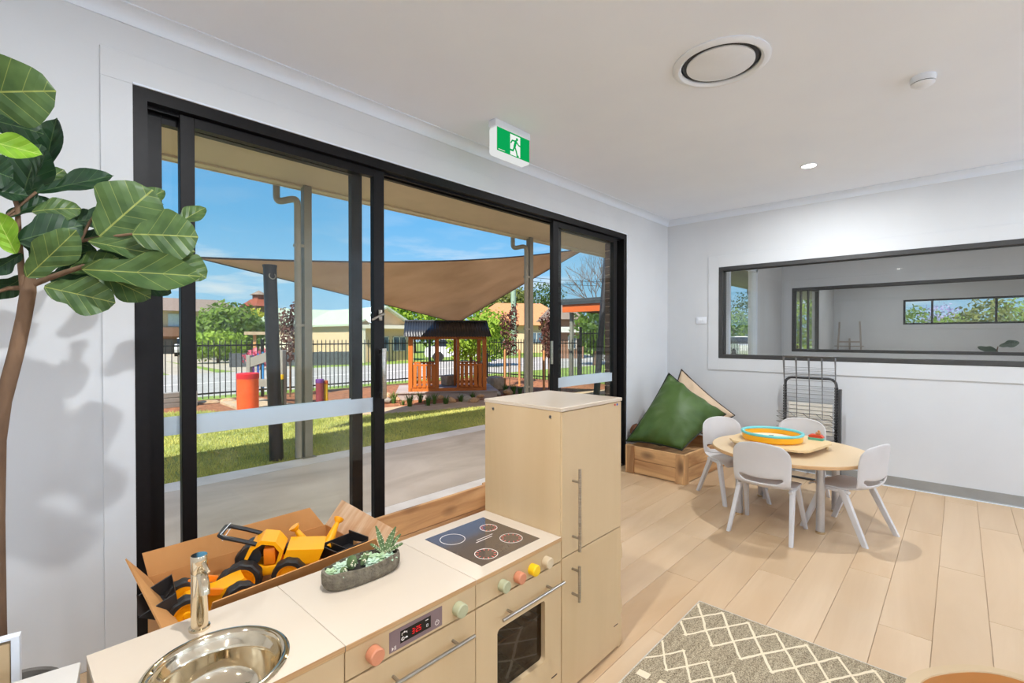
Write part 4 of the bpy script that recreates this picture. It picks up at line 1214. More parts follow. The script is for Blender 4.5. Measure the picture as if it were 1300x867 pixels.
# ---------------------------------------------------------------- rug with a woven lattice
def rug_material():
    m = bpy.data.materials.new('woven_lattice_rug'); m.use_nodes = True
    nt = m.node_tree; nt.nodes.clear()
    out = node(nt, 'ShaderNodeOutputMaterial'); bs = node(nt, 'ShaderNodeBsdfPrincipled'); nt.links.new(bs.outputs[0], out.inputs[0])
    bs.inputs['Roughness'].default_value = 0.95; bs.inputs['Specular IOR Level'].default_value = 0.15
    tc = node(nt, 'ShaderNodeTexCoord')
    nz = node(nt, 'ShaderNodeTexNoise', Scale=9.0, Detail=2.0); nt.links.new(tc.outputs['Object'], nz.inputs['Vector'])
    sub = node(nt, 'ShaderNodeVectorMath', operation='SUBTRACT'); nt.links.new(nz.outputs['Color'], sub.inputs[0]); sub.inputs[1].default_value = (0.5, 0.5, 0.5)
    scl = node(nt, 'ShaderNodeVectorMath', operation='SCALE'); scl.inputs['Scale'].default_value = 0.022; nt.links.new(sub.outputs[0], scl.inputs[0])
    add = node(nt, 'ShaderNodeVectorMath', operation='ADD'); nt.links.new(tc.outputs['Object'], add.inputs[0]); nt.links.new(scl.outputs[0], add.inputs[1])
    sp = node(nt, 'ShaderNodeSeparateXYZ'); nt.links.new(add.outputs[0], sp.inputs[0])
    def mth(op, a, b=None, c=None):
        n = node(nt, 'ShaderNodeMath', operation=op)
        for i, x in enumerate((a, b, c)):
            if x is None: continue
            if isinstance(x, (int, float)): n.inputs[i].default_value = x
            else: nt.links.new(x, n.inputs[i])
        return n.outputs[0]
    X = mth('MULTIPLY', sp.outputs['X'], -1.0)          # distance from the far edge (local x is 0 there)
    Y = sp.outputs['Y']
    Xm = mth('FLOORED_MODULO', X, 0.74)
    def lattice(x0, x1, rows, py):
        rx = (x1-x0)/rows
        q = mth('DIVIDE', mth('SUBTRACT', Xm, x0), rx)
        r = mth('DIVIDE', Y, py)
        lines = None
        for op in ('ADD', 'SUBTRACT'):
            f = mth('FRACT', mth(op, r, mth('MULTIPLY', q, 0.5)))
            d = mth('ABSOLUTE', mth('SUBTRACT', f, 0.5))
            l = mth('GREATER_THAN', d, 0.5-0.052)
            lines = l if lines is None else mth('MAXIMUM', lines, l)
        # keep only whole rows
        a = mth('GREATER_THAN', Xm, x0-0.006); b = mth('LESS_THAN', Xm, x1+0.006)
        return mth('MULTIPLY', lines, mth('MULTIPLY', a, b))
    L1 = lattice(0.030, 0.315, 3, 0.118)
    L2 = lattice(0.425, 0.590, 2, 0.100)
    fy = mth('ABSOLUTE', mth('SUBTRACT', mth('FRACT', mth('DIVIDE', Y, 0.085)), 0.5))
    sq = mth('MULTIPLY', mth('LESS_THAN', fy, 0.27), mth('LESS_THAN', mth('ABSOLUTE', mth('SUBTRACT', Xm, 0.672)), 0.018))
    mask = mth('MAXIMUM', mth('MAXIMUM', L1, L2), sq)
    # heathered ground
    mp = node(nt, 'ShaderNodeMapping'); mp.inputs['Scale'].default_value = (1.0, 1.0, 1.0); nt.links.new(tc.outputs['Object'], mp.inputs[0])
    g = node(nt, 'ShaderNodeTexNoise', Scale=230.0, Detail=3.0, Roughness=0.7); nt.links.new(mp.outputs[0], g.inputs['Vector'])
    gr = node(nt, 'ShaderNodeValToRGB'); e = gr.color_ramp.elements
    e[0].position = 0.36; e[0].color = lin(104, 89, 68); e[1].position = 0.64; e[1].color = lin(206, 191, 162)
    nt.links.new(g.outputs['Fac'], gr.inputs[0])
    mp2 = node(nt, 'ShaderNodeMapping'); mp2.inputs['Scale'].default_value = (3.0, 60.0, 1.0); mp2.inputs['Rotation'].default_value = (0, 0, 0.35); nt.links.new(tc.outputs['Object'], mp2.inputs[0])
    st = node(nt, 'ShaderNodeTexNoise', Scale=1.0, Detail=2.0); nt.links.new(mp2.outputs[0], st.inputs['Vector'])
    sr_ = node(nt, 'ShaderNodeMapRange'); sr_.inputs['From Min'].default_value = 0.3; sr_.inputs['From Max'].default_value = 0.7; sr_.inputs['To Min'].default_value = 0.78; sr_.inputs['To Max'].default_value = 1.1
    nt.links.new(st.outputs['Fac'], sr_.inputs['Value'])
    hv = node(nt, 'ShaderNodeHueSaturation'); nt.links.new(gr.outputs[0], hv.inputs['Color']); nt.links.new(sr_.outputs[0], hv.inputs['Value'])
    mx = node(nt, 'ShaderNodeMix', data_type='RGBA'); nt.links.new(mask, mx.inputs[0]); nt.links.new(hv.outputs[0], mx.inputs[6]); mx.inputs[7].default_value = lin(232, 218, 190)
    nt.links.new(mx.outputs[2], bs.inputs['Base Color'])
    bp = node(nt, 'ShaderNodeBump'); bp.inputs['Strength'].default_value = 0.6; bp.inputs['Distance'].default_value = 0.004
    nt.links.new(g.outputs['Fac'], bp.inputs['Height']); nt.links.new(bp.outputs[0], bs.inputs['Normal'])
    return m
t = thing('floor_rug', 'grey and cream lattice rug on the plank floor', 'rug', (2.405, 0.948, 0.0005))
MB().box(-1.70, 0.0, -2.30, 0.0, 0.0, 0.010, b=0.003, seg=1).build('pile', rug_material(), t, smooth=0)
M['fray'] = mat('pale_rug_binding', (214, 206, 192), (190, 182, 168), scale=120, rough=0.95)
MB().box(-1.70, 0.002, -0.0005, 0.0045, 0.0005, 0.0095).box(0.0, 0.0045, -2.30, 0.0045, 0.0005, 0.0095).build('binding', M['fray'], t, smooth=0)

# ---------------------------------------------------------------- oval wooden tub at the lower right
M['tub_in'] = wood('tan_tub_inside', (206, 148, 86), (190, 130, 70), along='x', scale=2.0, rough=0.5, rnd=0.0, bump=0.03)
t = thing('wooden_tub', 'oval pale wooden tub on the edge of the rug', 'tub', (2.148, -0.115, 0.0115), math.radians(-38))
def oval(k, n=64):
    return [((0.262+k)*math.copysign(abs(math.cos(a))**0.8, math.cos(a)), (0.200+k)*math.copysign(abs(math.sin(a))**0.8, math.sin(a))) for a in [2*PI*i/n for i in range(n)]]
vs = []; fs = []
prof = [(-0.020, 0.0), (0.0, 0.0), (0.002, 0.158), (0.0, 0.163), (-0.032, 0.163), (-0.034, 0.159)]
for k, z in prof: vs += [(x, y, z) for x, y in oval(k)]
for i in range(len(prof)-1):
    for k in range(64): fs.append((i*64+k, i*64+(k+1) % 64, (i+1)*64+(k+1) % 64, (i+1)*64+k))
MB().add(vs, fs).build('rim_wall', M['birchx'], t, smooth=40)
vs = []; fs = []
prof = [(-0.0335, 0.1585), (-0.036, 0.012)]
for k, z in prof: vs += [(x, y, z) for x, y in oval(k)]
for k in range(64): fs.append((k, (k+1) % 64, 64+(k+1) % 64, 64+k))
fs.append(tuple(range(64, 128)))
MB().add(vs, fs).build('inner_lining', M['tub_in'], t, smooth=40)
MB().box(-0.05, 0.05, -0.012, 0.012, 0.0125, 0.095, b=0.004, M=Matrix.Translation((-0.05, 0.04, 0)) @ Matrix.Rotation(0.9, 4, 'Z')).build('divider', M['birch'], t)

# ---------------------------------------------------------------- low furniture at the lower left
M['greytop'] = mat('pale_grey_worktop', (216, 210, 202), (208, 202, 194), scale=3, rough=0.4)
t = thing('low_cabinet', 'pale grey topped low cabinet at the left end of the toy kitchen', 'cabinet', (0.130, 1.456, 0), math.radians(-9.9))
MB().box(-0.60, 0.0, -0.38, 0.0, 0.585, 0.603, b=0.003).build('top', M['greytop'], t)
MB().box(-0.598, -0.584, -0.378, -0.002, 0, 0.585).box(-0.016, -0.002, -0.378, -0.002, 0, 0.585).box(-0.584, -0.016, -0.014, -0.002, 0.02, 0.585).box(-0.584, -0.016, -0.378, -0.014, 0.03, 0.045).box(-0.584, -0.016, -0.366, -0.014, 0.29, 0.304).build('carcass', M['trimw'], t, smooth=0)
for k in (0, 1):
    d = MB().box(-0.582+k*0.283, -0.301+k*0.283, -0.380, -0.366, 0.022, 0.582, b=0.0015, seg=1).build('door', M['trimw'], t)
    MB().cyl((-0.33+k*0.062, -0.392, 0.42), (-0.33+k*0.062, -0.392, 0.52), 0.004, seg=10).build('handle', M['steel'], d)
t = thing('panel_rack', 'slim white framed rack with pale wood panels beside the fig trunk', 'rack', (0.036, 1.605, 0), math.radians(-9.9))
RH = 0.640
MB().box(-0.42, -0.404, 0.0, 0.024, 0, RH).box(-0.014, 0.0, 0.0, 0.024, 0, RH).box(-0.404, -0.014, 0.0, 0.024, RH-0.005, RH).box(-0.404, -0.014, 0.019, 0.024, 0.02, RH-0.005).build('frame', M['white'], t, smooth=0)
for i in range(6):
    MB().box(-0.402, -0.016, 0.003, 0.018, 0.010+i*0.1035, 0.010+i*0.1035+0.100, b=0.0015, seg=1).build('panel', M['birchx'], t)
# ---------------------------------------------------------------- easel and a plant in the farther rooms
M['greywood'] = mat('grey_painted_wood', (168, 160, 152), (158, 150, 142), scale=10, rough=0.6)
t = thing('easel', 'grey wooden easel standing in the last room beside the wall', 'easel', (12.55, 1.745, 0))
for a, b in (((0, 0.255, 0), (0.0, 0.180, 1.655)), ((0, -0.255, 0), (0.0, -0.180, 1.665)), ((0.26, 0.0, 0), (0.02, 0.0, 1.30))):
    MB().tube([a, b], 0.022, seg=4).build('leg', M['greywood'], t, smooth=0)
MB().box(-0.02, 0.02, -0.21, 0.21, 1.205, 1.24).box(-0.02, 0.02, -0.26, 0.26, 0.80, 0.83).build('cross_bar', M['greywood'], t, smooth=0)
MB().box(-0.05, 0.02, -0.26, 0.26, 1.12, 1.14).build('tray', M['greywood'], t, smooth=0)

# ---------------------------------------------------------------- open carton of yellow toy diggers
M['card'] = mat('brown_cardboard', (196, 142, 84), (182, 128, 72), scale=5, stretch=(1, 1, 0.3), rough=0.8, bump=0.05, bscale=60)
M['cardpale'] = mat('worn_pale_cardboard', (214, 180, 146), (188, 140, 96), scale=5, stretch=(1, 5, 0.6), rough=0.8, bump=0.05, bscale=60)
CX0, CX1, CY0, CY1, CZ = 0.345, 0.965, 1.545, 1.985, 0.0005
t = thing('cardboard_carton', 'open cardboard carton full of yellow toy diggers behind the toy sink', 'box', (CX0, CY0, CZ))
lx, ly, hz = CX1-CX0, CY1-CY0, 0.5345
cb = MB(); k = 0.004
cb.box(0, lx, 0, k, 0, hz).box(0, lx, ly-k, ly, 0, hz).box(0, k, k, ly-k, 0, hz).box(lx-k, lx, k, ly-k, 0, hz).box(k, lx-k, k, ly-k, 0, k)
cb.build('box_body', M['card'], t, smooth=0)
MB().box(k, lx-k, k, ly-k, hz-0.070, hz-0.064).build('insert', M['card'], t, smooth=0)
def flap(p, q, r, s_, m, name='flap'):
    P = [Vector(x) for x in (p, q, r, s_)]; n = (P[1]-P[0]).cross(P[3]-P[0]).normalized()*0.0022
    MB().add([x+n for x in P]+[x-n for x in P], [(0, 1, 2, 3), (7, 6, 5, 4), (0, 4, 5, 1), (1, 5, 6, 2), (2, 6, 7, 3), (3, 7, 4, 0)]).build(name, m, t, smooth=0)
flap((0.002, ly, hz), (lx-0.01, ly, hz), (lx-0.065, ly+0.012, hz+0.085), (-0.012, ly+0.012, hz+0.080), M['card'])
flap((0.060, 0.0, hz), (lx, 0.0, hz), (lx-0.04, -0.020, hz+0.082), (0.066, -0.022, hz+0.062), M['card'])
flap((0.0, 0.0, hz), (0.0, ly, hz), (-0.058, ly-0.005, hz+0.082), (-0.050, -0.035, hz+0.034), M['card'])
flap((lx, 0.0, hz), (lx, ly, hz), (lx+0.080, ly+0.010, hz+0.082), (lx+0.060, -0.010, hz+0.076), M['cardpale'])

M['toyyellow'] = mat('yellow_toy_plastic', (252, 172, 14), (248, 164, 10), rough=0.30)
M['toyorange'] = mat('orange_toy_plastic', (238, 128, 20), (232, 120, 16), rough=0.35)
M['toyblack'] = mat('black_toy_plastic', (34, 33, 34), (40, 39, 40), rough=0.35)
M['tyre'] = mat('black_toy_tyre', (36, 34, 33), (30, 28, 27), rough=0.55)
FZ = CZ+hz-0.0635
def wheel(t, c, r, w_, axis, name='wheel'):
    """ribbed tyre with a yellow hub as its sub-part"""
    ax = Vector(axis).normalized()
    Mx = Matrix.Translation(c) @ ax.to_track_quat('Z', 'Y').to_matrix().to_4x4()
    n = 40; vs = []; fs = []
    prof = [(r*0.70, -w_/2), (r*0.93, -w_/2), (r, -w_*0.36), (r, w_*0.36), (r*0.93, w_/2), (r*0.70, w_/2)]
    for i, (rr, z) in enumerate(prof):
        for k2 in range(n):
            a = 2*PI*k2/n
            q = rr*(0.955 if (k2 % 4 < 2 and rr > r*0.9) else 1.0)
            vs.append((q*math.cos(a), q*math.sin(a), z))
    m_ = len(prof)
    for i in range(m_):
        for k2 in range(n):
            l = (k2+1) % n; j = (i+1) % m_
            fs.append((i*n+k2, i*n+l, j*n+l, j*n+k2))
    o = MB().add(vs, fs, Mx).build(name, M['tyre'], t, smooth=30)
    MB().lathe([(0.0, -w_*0.42), (r*0.70, -w_*0.47), (r*0.72, -w_*0.47), (r*0.72, w_*0.47), (r*0.64, w_*0.47), (r*0.56, w_*0.32), (r*0.22, w_*0.30), (r*0.18, w_*0.42), (0.0, w_*0.42)], seg=32, M=Mx).build('hub', M['toyyellow'], o)
    return o
# front loader: bucket to the left
t = thing('toy_front_loader', 'yellow toy front loader with a black bucket at the left end of the carton', 'toy', (0.445, 1.715, FZ), math.radians(172))
MB().prism([(-0.10, 0.030), (0.04, 0.028), (0.075, 0.055), (0.05, 0.075), (-0.03, 0.080), (-0.10, 0.100)], -0.038, 0.038, axis='y').build('body', M['toyyellow'], t, smooth=30)
for s in (-1, 1):
    wheel(t, (0.055, s*0.062, 0.052), 0.052, 0.040, (0, s, 0)); wheel(t, (-0.085, s*0.062, 0.050), 0.050, 0.040, (0, s, 0))
    MB().prism([(-0.04, 0.090), (0.01, 0.108), (0.085, 0.090), (0.096, 0.062), (0.085, 0.058), (0.07, 0.074), (0.01, 0.088), (-0.03, 0.076)], s*0.052-0.006, s*0.052+0.006, axis='y').build('lift_arm', M['toyorange'], t, smooth=30)
bu = MB(); prof = [(0.000, 0.075), (-0.018, 0.045), (-0.012, 0.012), (0.020, 0.0), (0.062, 0.004)]
for i in range(len(prof)-1):
    (x0, z0), (x1, z1) = prof[i], prof[i+1]
    bu.add([(x0, -0.070, z0), (x1, -0.070, z1), (x1, 0.070, z1), (x0, 0.070, z0), (x0+0.004, -0.070, z0+0.004), (x1+0.004, -0.070, z1+0.004), (x1+0.004, 0.070, z1+0.004), (x0+0.004, 0.070, z0+0.004)], [(0, 1, 2, 3), (4, 7, 6, 5), (0, 4, 5, 1), (2, 6, 7, 3), (0, 3, 7, 4), (1, 5, 6, 2)])
for s in (-1, 1): bu.prism(prof, s*0.070-0.003, s*0.070+0.003, axis='y')
bu.build('bucket', M['toyblack'], t, smooth=0, loc=(0.112, 0, 0.058)).rotation_euler = (0, math.radians(-24), 0)
# dump truck with carry handle, the biggest, leaning in the middle
t = thing('toy_dump_truck', 'largest yellow toy truck with a black carry handle, middle of the carton', 'toy', (0.672, 1.768, FZ), math.radians(150))
wheel(t, (0.085, 0.072, 0.058), 0.058, 0.046, (0, 1, 0)); wheel(t, (0.085, -0.072, 0.058), 0.058, 0.046, (0, -1, 0))
wheel(t, (-0.055, 0.072, 0.054), 0.054, 0.044, (0, 1, 0)); wheel(t, (-0.055, -0.072, 0.054), 0.054, 0.044, (0, -1, 0))
MB().box(-0.120, 0.110, -0.046, 0.046, 0.045, 0.080, b=0.008).build('chassis', M['toyyellow'], t)
hood = [(-0.020, 0.078), (-0.035, 0.128), (-0.010, 0.162), (0.035, 0.172), (0.070, 0.152), (0.088, 0.112), (0.076, 0.112), (0.060, 0.142), (0.032, 0.158), (-0.004, 0.150), (-0.022, 0.124), (-0.008, 0.078)]
MB().prism(hood, -0.052, 0.052, axis='y').build('cab_hood', M['toyyellow'], t, smooth=30)
MB().box(-0.008, 0.030, -0.045, 0.045, 0.082, 0.140, b=0.006).build('cab_core', M['toyorange'], t)
MB().cyl((0.070, -0.044, 0.118), (0.070, 0.044, 0.118), 0.034, seg=24).build('engine', M['toyblack'], t, smooth=40)
MB().tube([(0.05, -0.048, 0.160), (0.095, -0.050, 0.178), (0.148, -0.050, 0.196), (0.162, -0.040, 0.200), (0.162, 0.040, 0.200), (0.148, 0.050, 0.196), (0.095, 0.050, 0.178), (0.05, 0.048, 0.160)], 0.0078, seg=8).build('carry_handle', M['toyblack'], t, smooth=40)
MB().prism([(-0.030, 0.082), (-0.145, 0.074), (-0.165, 0.120), (-0.045, 0.132)], -0.058, 0.058, axis='y').build('dump_bed', M['toyyellow'], t, smooth=0)
MB().tube([(0.150, -0.054, 0.190), (0.156, 0.0, 0.180), (0.15, 0.054, 0.188), (0.158, 0.045, 0.206), (0.150, -0.05, 0.208)], 0.0014, seg=5, closed=True).build('cable_tie', M['white'], t)
# tipper with two flared posts and a black divided tray
t = thing('toy_digger', 'yellow toy digger with two flared posts and a black tray, right end of the carton', 'toy', (0.878, 1.735, FZ), math.radians(8))
MB().box(-0.06, 0.075, -0.05, 0.05, 0.004, 0.040, b=0.006).build('base', M['toyorange'], t)
for s, a, b in ((1, (-0.045, 0.085, 0.05), (-0.095, 0.118, 0.150)), (-1, (-0.010, 0.040, 0.060), (0.072, 0.075, 0.138))):
    A, B_ = Vector(a), Vector(b)
    pp = [A, A.lerp(B_, 0.4), A.lerp(B_, 0.85), A.lerp(B_, 0.93), B_]
    MB().tube(pp, [0.022, 0.016, 0.0085, 0.017, 0.020], seg=16).build('flared_post', M['toyyellow'], t, smooth=40)
MB().tube([(-0.10, 0.055, 0.085), (-0.03, 0.062, 0.066), (0.02, 0.055, 0.055)], [0.014, 0.012, 0.014], seg=12).build('link_arm', M['toyyellow'], t, smooth=40)
tr = MB(); x0, x1, y0, y1, z0, z1 = -0.050, 0.088, -0.085, 0.030, 0.042, 0.086
tr.box(x0, x1, y0, y1, z0, z0+0.004).box(x0, x0+0.004, y0, y1, z0, z1).box(x1-0.004, x1, y0, y1, z0, z1+0.012).box(x0, x1, y0, y0+0.004, z0, z1).box(x0, x1, y1-0.004, y1, z0, z1).box(-0.002, 0.002, y0, y1, z0, z1-0.006)
tr.build('black_tray', M['toyblack'], t, smooth=0)
# ================================================================ fiddle-leaf fig at the left edge
def fig_leaf_material(name, c1, c2, vein, vmix=0.75):
    m = bpy.data.materials.new(name); m.use_nodes = True
    nt = m.node_tree; nt.nodes.clear()
    out = node(nt, 'ShaderNodeOutputMaterial'); bs = node(nt, 'ShaderNodeBsdfPrincipled')
    bs.inputs['Roughness'].default_value = 0.42; bs.inputs['Specular IOR Level'].default_value = 0.35
    tc = node(nt, 'ShaderNodeTexCoord'); sp = node(nt, 'ShaderNodeSeparateXYZ'); nt.links.new(tc.outputs['Object'], sp.inputs[0])
    def mth(op, a, b=None):
        n = node(nt, 'ShaderNodeMath', operation=op)
        for i, x in enumerate((a, b)):
            if x is None: continue
            if isinstance(x, (int, float)): n.inputs[i].default_value = x
            else: nt.links.new(x, n.inputs[i])
        return n.outputs[0]
    ay = mth('ABSOLUTE', sp.outputs['Y'])
    mid = mth('LESS_THAN', ay, 0.008)
    f = mth('FRACT', mth('SUBTRACT', mth('MULTIPLY', sp.outputs['X'], 4.6), mth('MULTIPLY', ay, 4.2)))
    lat = mth('GREATER_THAN', mth('ABSOLUTE', mth('SUBTRACT', f, 0.5)), 0.478)
    vn = mth('MAXIMUM', mid, mth('MULTIPLY', lat, 0.6))
    ns = node(nt, 'ShaderNodeTexNoise', Scale=3.0, Detail=3.0); nt.links.new(tc.outputs['Object'], ns.inputs['Vector'])
    cr = node(nt, 'ShaderNodeValToRGB'); cr.color_ramp.elements[0].position = 0.35; cr.color_ramp.elements[0].color = lin(*c1); cr.color_ramp.elements[1].position = 0.65; cr.color_ramp.elements[1].color = lin(*c2)
    nt.links.new(ns.outputs['Fac'], cr.inputs[0])
    mx = node(nt, 'ShaderNodeMix', data_type='RGBA'); nt.links.new(mth('MULTIPLY', vn, vmix), mx.inputs[0]); nt.links.new(cr.outputs[0], mx.inputs[6]); mx.inputs[7].default_value = lin(*vein)
    nt.links.new(mx.outputs[2], bs.inputs['Base Color'])
    # veins sink, the blade swells between them
    bp = node(nt, 'ShaderNodeBump'); bp.inputs['Strength'].default_value = 0.28; bp.inputs['Distance'].default_value = 0.02
    nt.links.new(mth('ABSOLUTE', mth('SUBTRACT', f, 0.5)), bp.inputs['Height']); bp.invert = True
    nt.links.new(bp.outputs[0], bs.inputs['Normal'])
    tl = node(nt, 'ShaderNodeBsdfTranslucent'); nt.links.new(mx.outputs[2], tl.inputs[0])
    ms = node(nt, 'ShaderNodeMixShader'); ms.inputs[0].default_value = 0.22
    nt.links.new(bs.outputs[0], ms.inputs[1]); nt.links.new(tl.outputs[0], ms.inputs[2]); nt.links.new(ms.outputs[0], out.inputs[0])
    return m
M['fig_mid'] = fig_leaf_material('fig_leaf_green', (84, 110, 58), (62, 88, 44), (172, 178, 92), 0.62)
M['fig_dark'] = fig_leaf_material('fig_leaf_dark', (40, 70, 42), (32, 58, 36), (104, 132, 78), 0.45)
M['fig_lime'] = fig_leaf_material('fig_leaf_young', (140, 186, 54), (122, 168, 44), (196, 214, 110))
M['bark'] = mat('fig_bark', (126, 98, 74), (92, 70, 52), scale=14, stretch=(1, 1, 0.35), rough=0.85, bump=0.5, bscale=40, lo=0.3, hi=0.7)
M['potgrey'] = mat('grey_fibre_pot', (120, 116, 110), (106, 102, 96), scale=20, rough=0.8, bump=0.2)

def leaf_mesh(name, fold, cup, wave, seed, m):
    """unit fiddle leaf: base at x 0, tip at x 1, widest beyond the middle"""
    rr = random.Random(seed); nx, ny = 14, 8
    ph = rr.random()*6
    mb = MB()
    def fn(a, b):
        v = b*2-1
        w_ = 0.36*(math.sin(PI*min(1.0, a**0.92*0.985+0.01))**0.62)*(0.60+0.55*a) if a < 1 else 0.0
        w_ *= (1-0.22*math.exp(-((a-0.34)/0.11)**2))*(1+0.07*math.sin(11*a+ph+(1.7 if v > 0 else 0))*abs(v))
        y = v*w_
        z = fold*abs(y)*0.9 - cup*(a-0.35)**2 + wave*abs(v)**2*math.sin(9*a+ph+(2.0 if v > 0 else 0))
        return (a, y, z)
    mb.grid(fn, nx, ny)
    me = mb.mesh(name, m, 80)
    return me
LEAF = {}
for mk in ('fig_mid', 'fig_dark', 'fig_lime'):
    LEAF[mk] = [leaf_mesh('leaf', 0.18, 0.16, 0.030, 1, M[mk]), leaf_mesh('leaf', 0.42, 0.10, 0.040, 2, M[mk]), leaf_mesh('leaf', -0.10, 0.34, 0.035, 3, M[mk])]

TRUNK = Vector((0.010, 2.06, 0))
fig = thing('fig_tree', 'tall fiddle leaf fig with broad dark leaves beside the door', 'plant', TRUNK)
def fp(u, v, y): return on_y(u, v, y)-TRUNK
def fleaf(bu, bv, by, tu, tv, ty, wpx, m='fig_mid', var=0, roll=0.0, up=None):
    """one leaf from its stalk end to its tip; wpx sets how broad it grows, roll turns its face about its length"""
    a = fp(bu, bv, by); b = fp(tu, tv, ty)
    d = (b-a); L = d.length; d.normalize()
    mid = (a+b)/2+TRUNK
    view = (EYE-mid).normalized()
    n = (view-d*view.dot(d)).normalized()
    s = n.cross(d)
    n2 = n*math.cos(roll)+s*math.sin(roll); s2 = n2.cross(d)
    wd = 1.18*wpx*(mid-EYE).dot(FW)/F_PX/0.72
    o = link('leaf', LEAF[m][var], fig)
    R = Matrix((d, s2, n2)).transposed().to_4x4()
    o.matrix_basis = Matrix.Translation(a) @ R @ Matrix.Diagonal((L, wd, min(L, wd)*1.0, 1.0))
    return o
Y = 2.02
# (stalk u v y, tip u v y, breadth px, tone, variant, roll)
for L in (
    (-55, 118, 1.98, 69, 115, 1.90, 78, 'fig_mid', 0, 0.10), (-20, 150, 2.10, 54, 168, 2.06, 46, 'fig_dark', 0, 0.5), (-42, 172, 1.88, 53, 196, 1.82, 30, 'fig_lime', 1, 0.35),
    (53, 240, 2.12, 70, 148, 2.12, 36, 'fig_dark', 1, 0.7), (24, 262, 2.05, 50, 182, 2.00, 46, 'fig_dark', 0, 0.35), (40, 240, 2.00, 58, 190, 1.98, 16, 'fig_dark', 1, 1.1),
    (46, 244, 2.02, 144, 222, 1.98, 27, 'fig_dark', 1, 0.55), (44, 240, 2.12, 82, 214, 2.14, 24, 'fig_mid', 0, 0.2), (-30, 210, 1.98, 17, 226, 1.98, 44, 'fig_dark', 0, 0.2),
    (8, 276, 2.02, 66, 252, 2.02, 24, 'fig_dark', 1, 0.7), (40, 268, 1.96, 102, 262, 1.94, 30, 'fig_mid', 2, 0.45), (20, 306, 1.94, 104, 284, 1.92, 46, 'fig_dark', 2, 0.2),
    (34, 352, 1.90, 97, 293, 1.84, 42, 'fig_mid', 0, -0.1), (88, 282, 2.08, 134, 276, 2.10, 28, 'fig_dark', 0, 0.6), (20, 322, 1.96, -8, 268, 1.95, 32, 'fig_lime', 1, 0.3),
    (28, 322, 2.00, -16, 348, 2.00, 20, 'fig_dark', 1, 0.4), (34, 350, 2.08, -14, 378, 2.08, 26, 'fig_dark', 0, 0.4), (100, 300, 2.12, 134, 258, 2.16, 18, 'fig_dark', 1, 0.9),
    (126, 300, 1.92, 194, 240, 1.88, 74, 'fig_mid', 0, 0.1), (170, 262, 2.02, 209, 241, 2.02, 19, 'fig_mid', 1, 0.3), (186, 290, 1.98, 206, 258, 1.98, 22, 'fig_dark', 1, 1.0),
    (168, 297, 1.86, 252, 300, 1.82, 60, 'fig_mid', 0, 0.2), (222, 286, 1.96, 261, 262, 1.96, 22, 'fig_mid', 0, 0.5), (112, 306, 1.92, 214, 326, 1.86, 28, 'fig_mid', 1, 0.35),
    (104, 342, 1.90, 256, 350, 1.78, 46, 'fig_mid', 1, 0.30), (212, 324, 1.86, 263, 352, 1.84, 36, 'fig_mid', 0, 0.4), (122, 346, 1.96, 192, 378, 1.94, 36, 'fig_mid', 0, 0.2),
    (164, 352, 2.04, 219, 371, 2.04, 26, 'fig_dark', 0, 0.45), (56, 364, 1.92, 147, 384, 1.90, 46, 'fig_mid', 0, 0.1), (74, 330, 2.06, 122, 316, 2.04, 40, 'fig_dark', 0, 0.2),
    (98, 336, 2.10, 142, 338, 2.08, 34, 'fig_dark', 0, 0.3), (70, 348, 2.10, 112, 342, 2.12, 30, 'fig_dark', 2, 0.3), (150, 312, 2.04, 196, 312, 2.04, 32, 'fig_dark', 0, 0.3), (120, 322, 2.08, 168, 330, 2.06, 34, 'fig_dark', 0, 0.4),
    (60, 352, 2.06, 130, 362, 2.05, 34, 'fig_dark', 1, 0.4), (86, 346, 1.98, 150, 326, 1.96, 30, 'fig_mid', 0, 0.5), (128, 340, 2.02, 200, 350, 2.0, 30, 'fig_dark', 0, 0.2), (48, 300, 2.0, 112, 310, 1.98, 30, 'fig_dark', 0, 0.5),
    (30, 300, 2.02, 76, 330, 1.98, 34, 'fig_dark', 2, 0.3), (100, 305, 2.0, 168, 286, 1.98, 28, 'fig_dark', 1, 0.7), (16, 170, 2.1, 60, 214, 2.1, 30, 'fig_dark', 0, 0.5), (-20, 240, 2.0, 36, 248, 2.0, 26, 'fig_dark', 1, 0.6),
    (180, 316, 1.94, 248, 318, 1.92, 34, 'fig_mid', 1, 0.6), (140, 345, 1.92, 214, 340, 1.88, 24, 'fig_mid', 1, 0.7),
    # leaves of the crown outside the frame, which the shadow on the wall needs
    (-110, 60, 2.05, -70, -20, 2.05, 60, 'fig_mid', 0, 0.3), (-80, 220, 2.00, -150, 240, 1.95, 70, 'fig_mid', 0, 0.2), (-70, 300, 1.95, -140, 340, 1.9, 60, 'fig_mid', 0, 0.2), (-60, 120, 2.1, -150, 60, 2.1, 80, 'fig_mid', 2, 0.2)):
    fleaf(*L)
tp = [fp(-60, 900, 2.0), fp(-30, 700, 2.0), fp(-14, 600, 2.01), fp(0, 520, 2.02), fp(12, 480, 2.02), fp(26, 430, 2.02), fp(35, 385, 2.02), fp(39, 345, 2.02)]
tp = [Vector((-0.006, 0.0, 0.22)), Vector((-0.008, 0.0, 0.50)), Vector((-0.008, -0.005, 0.80))] + [fp(-3, 560, 2.04), fp(4, 510, 2.03), fp(20, 450, 2.02), fp(30, 405, 2.02), fp(36, 370, 2.02), fp(38, 345, 2.02)]
trunk = MB().tube(tp, [0.021, 0.0195, 0.0185, 0.0185, 0.0185, 0.018, 0.0175, 0.018, 0.013], seg=14).build('trunk', M['bark'], fig, smooth=70)
br = MB()
br.tube([fp(38, 362, 2.02), fp(70, 350, 1.99), fp(106, 338, 1.94), fp(132, 344, 1.93)], [0.010, 0.008, 0.007, 0.005], seg=8)
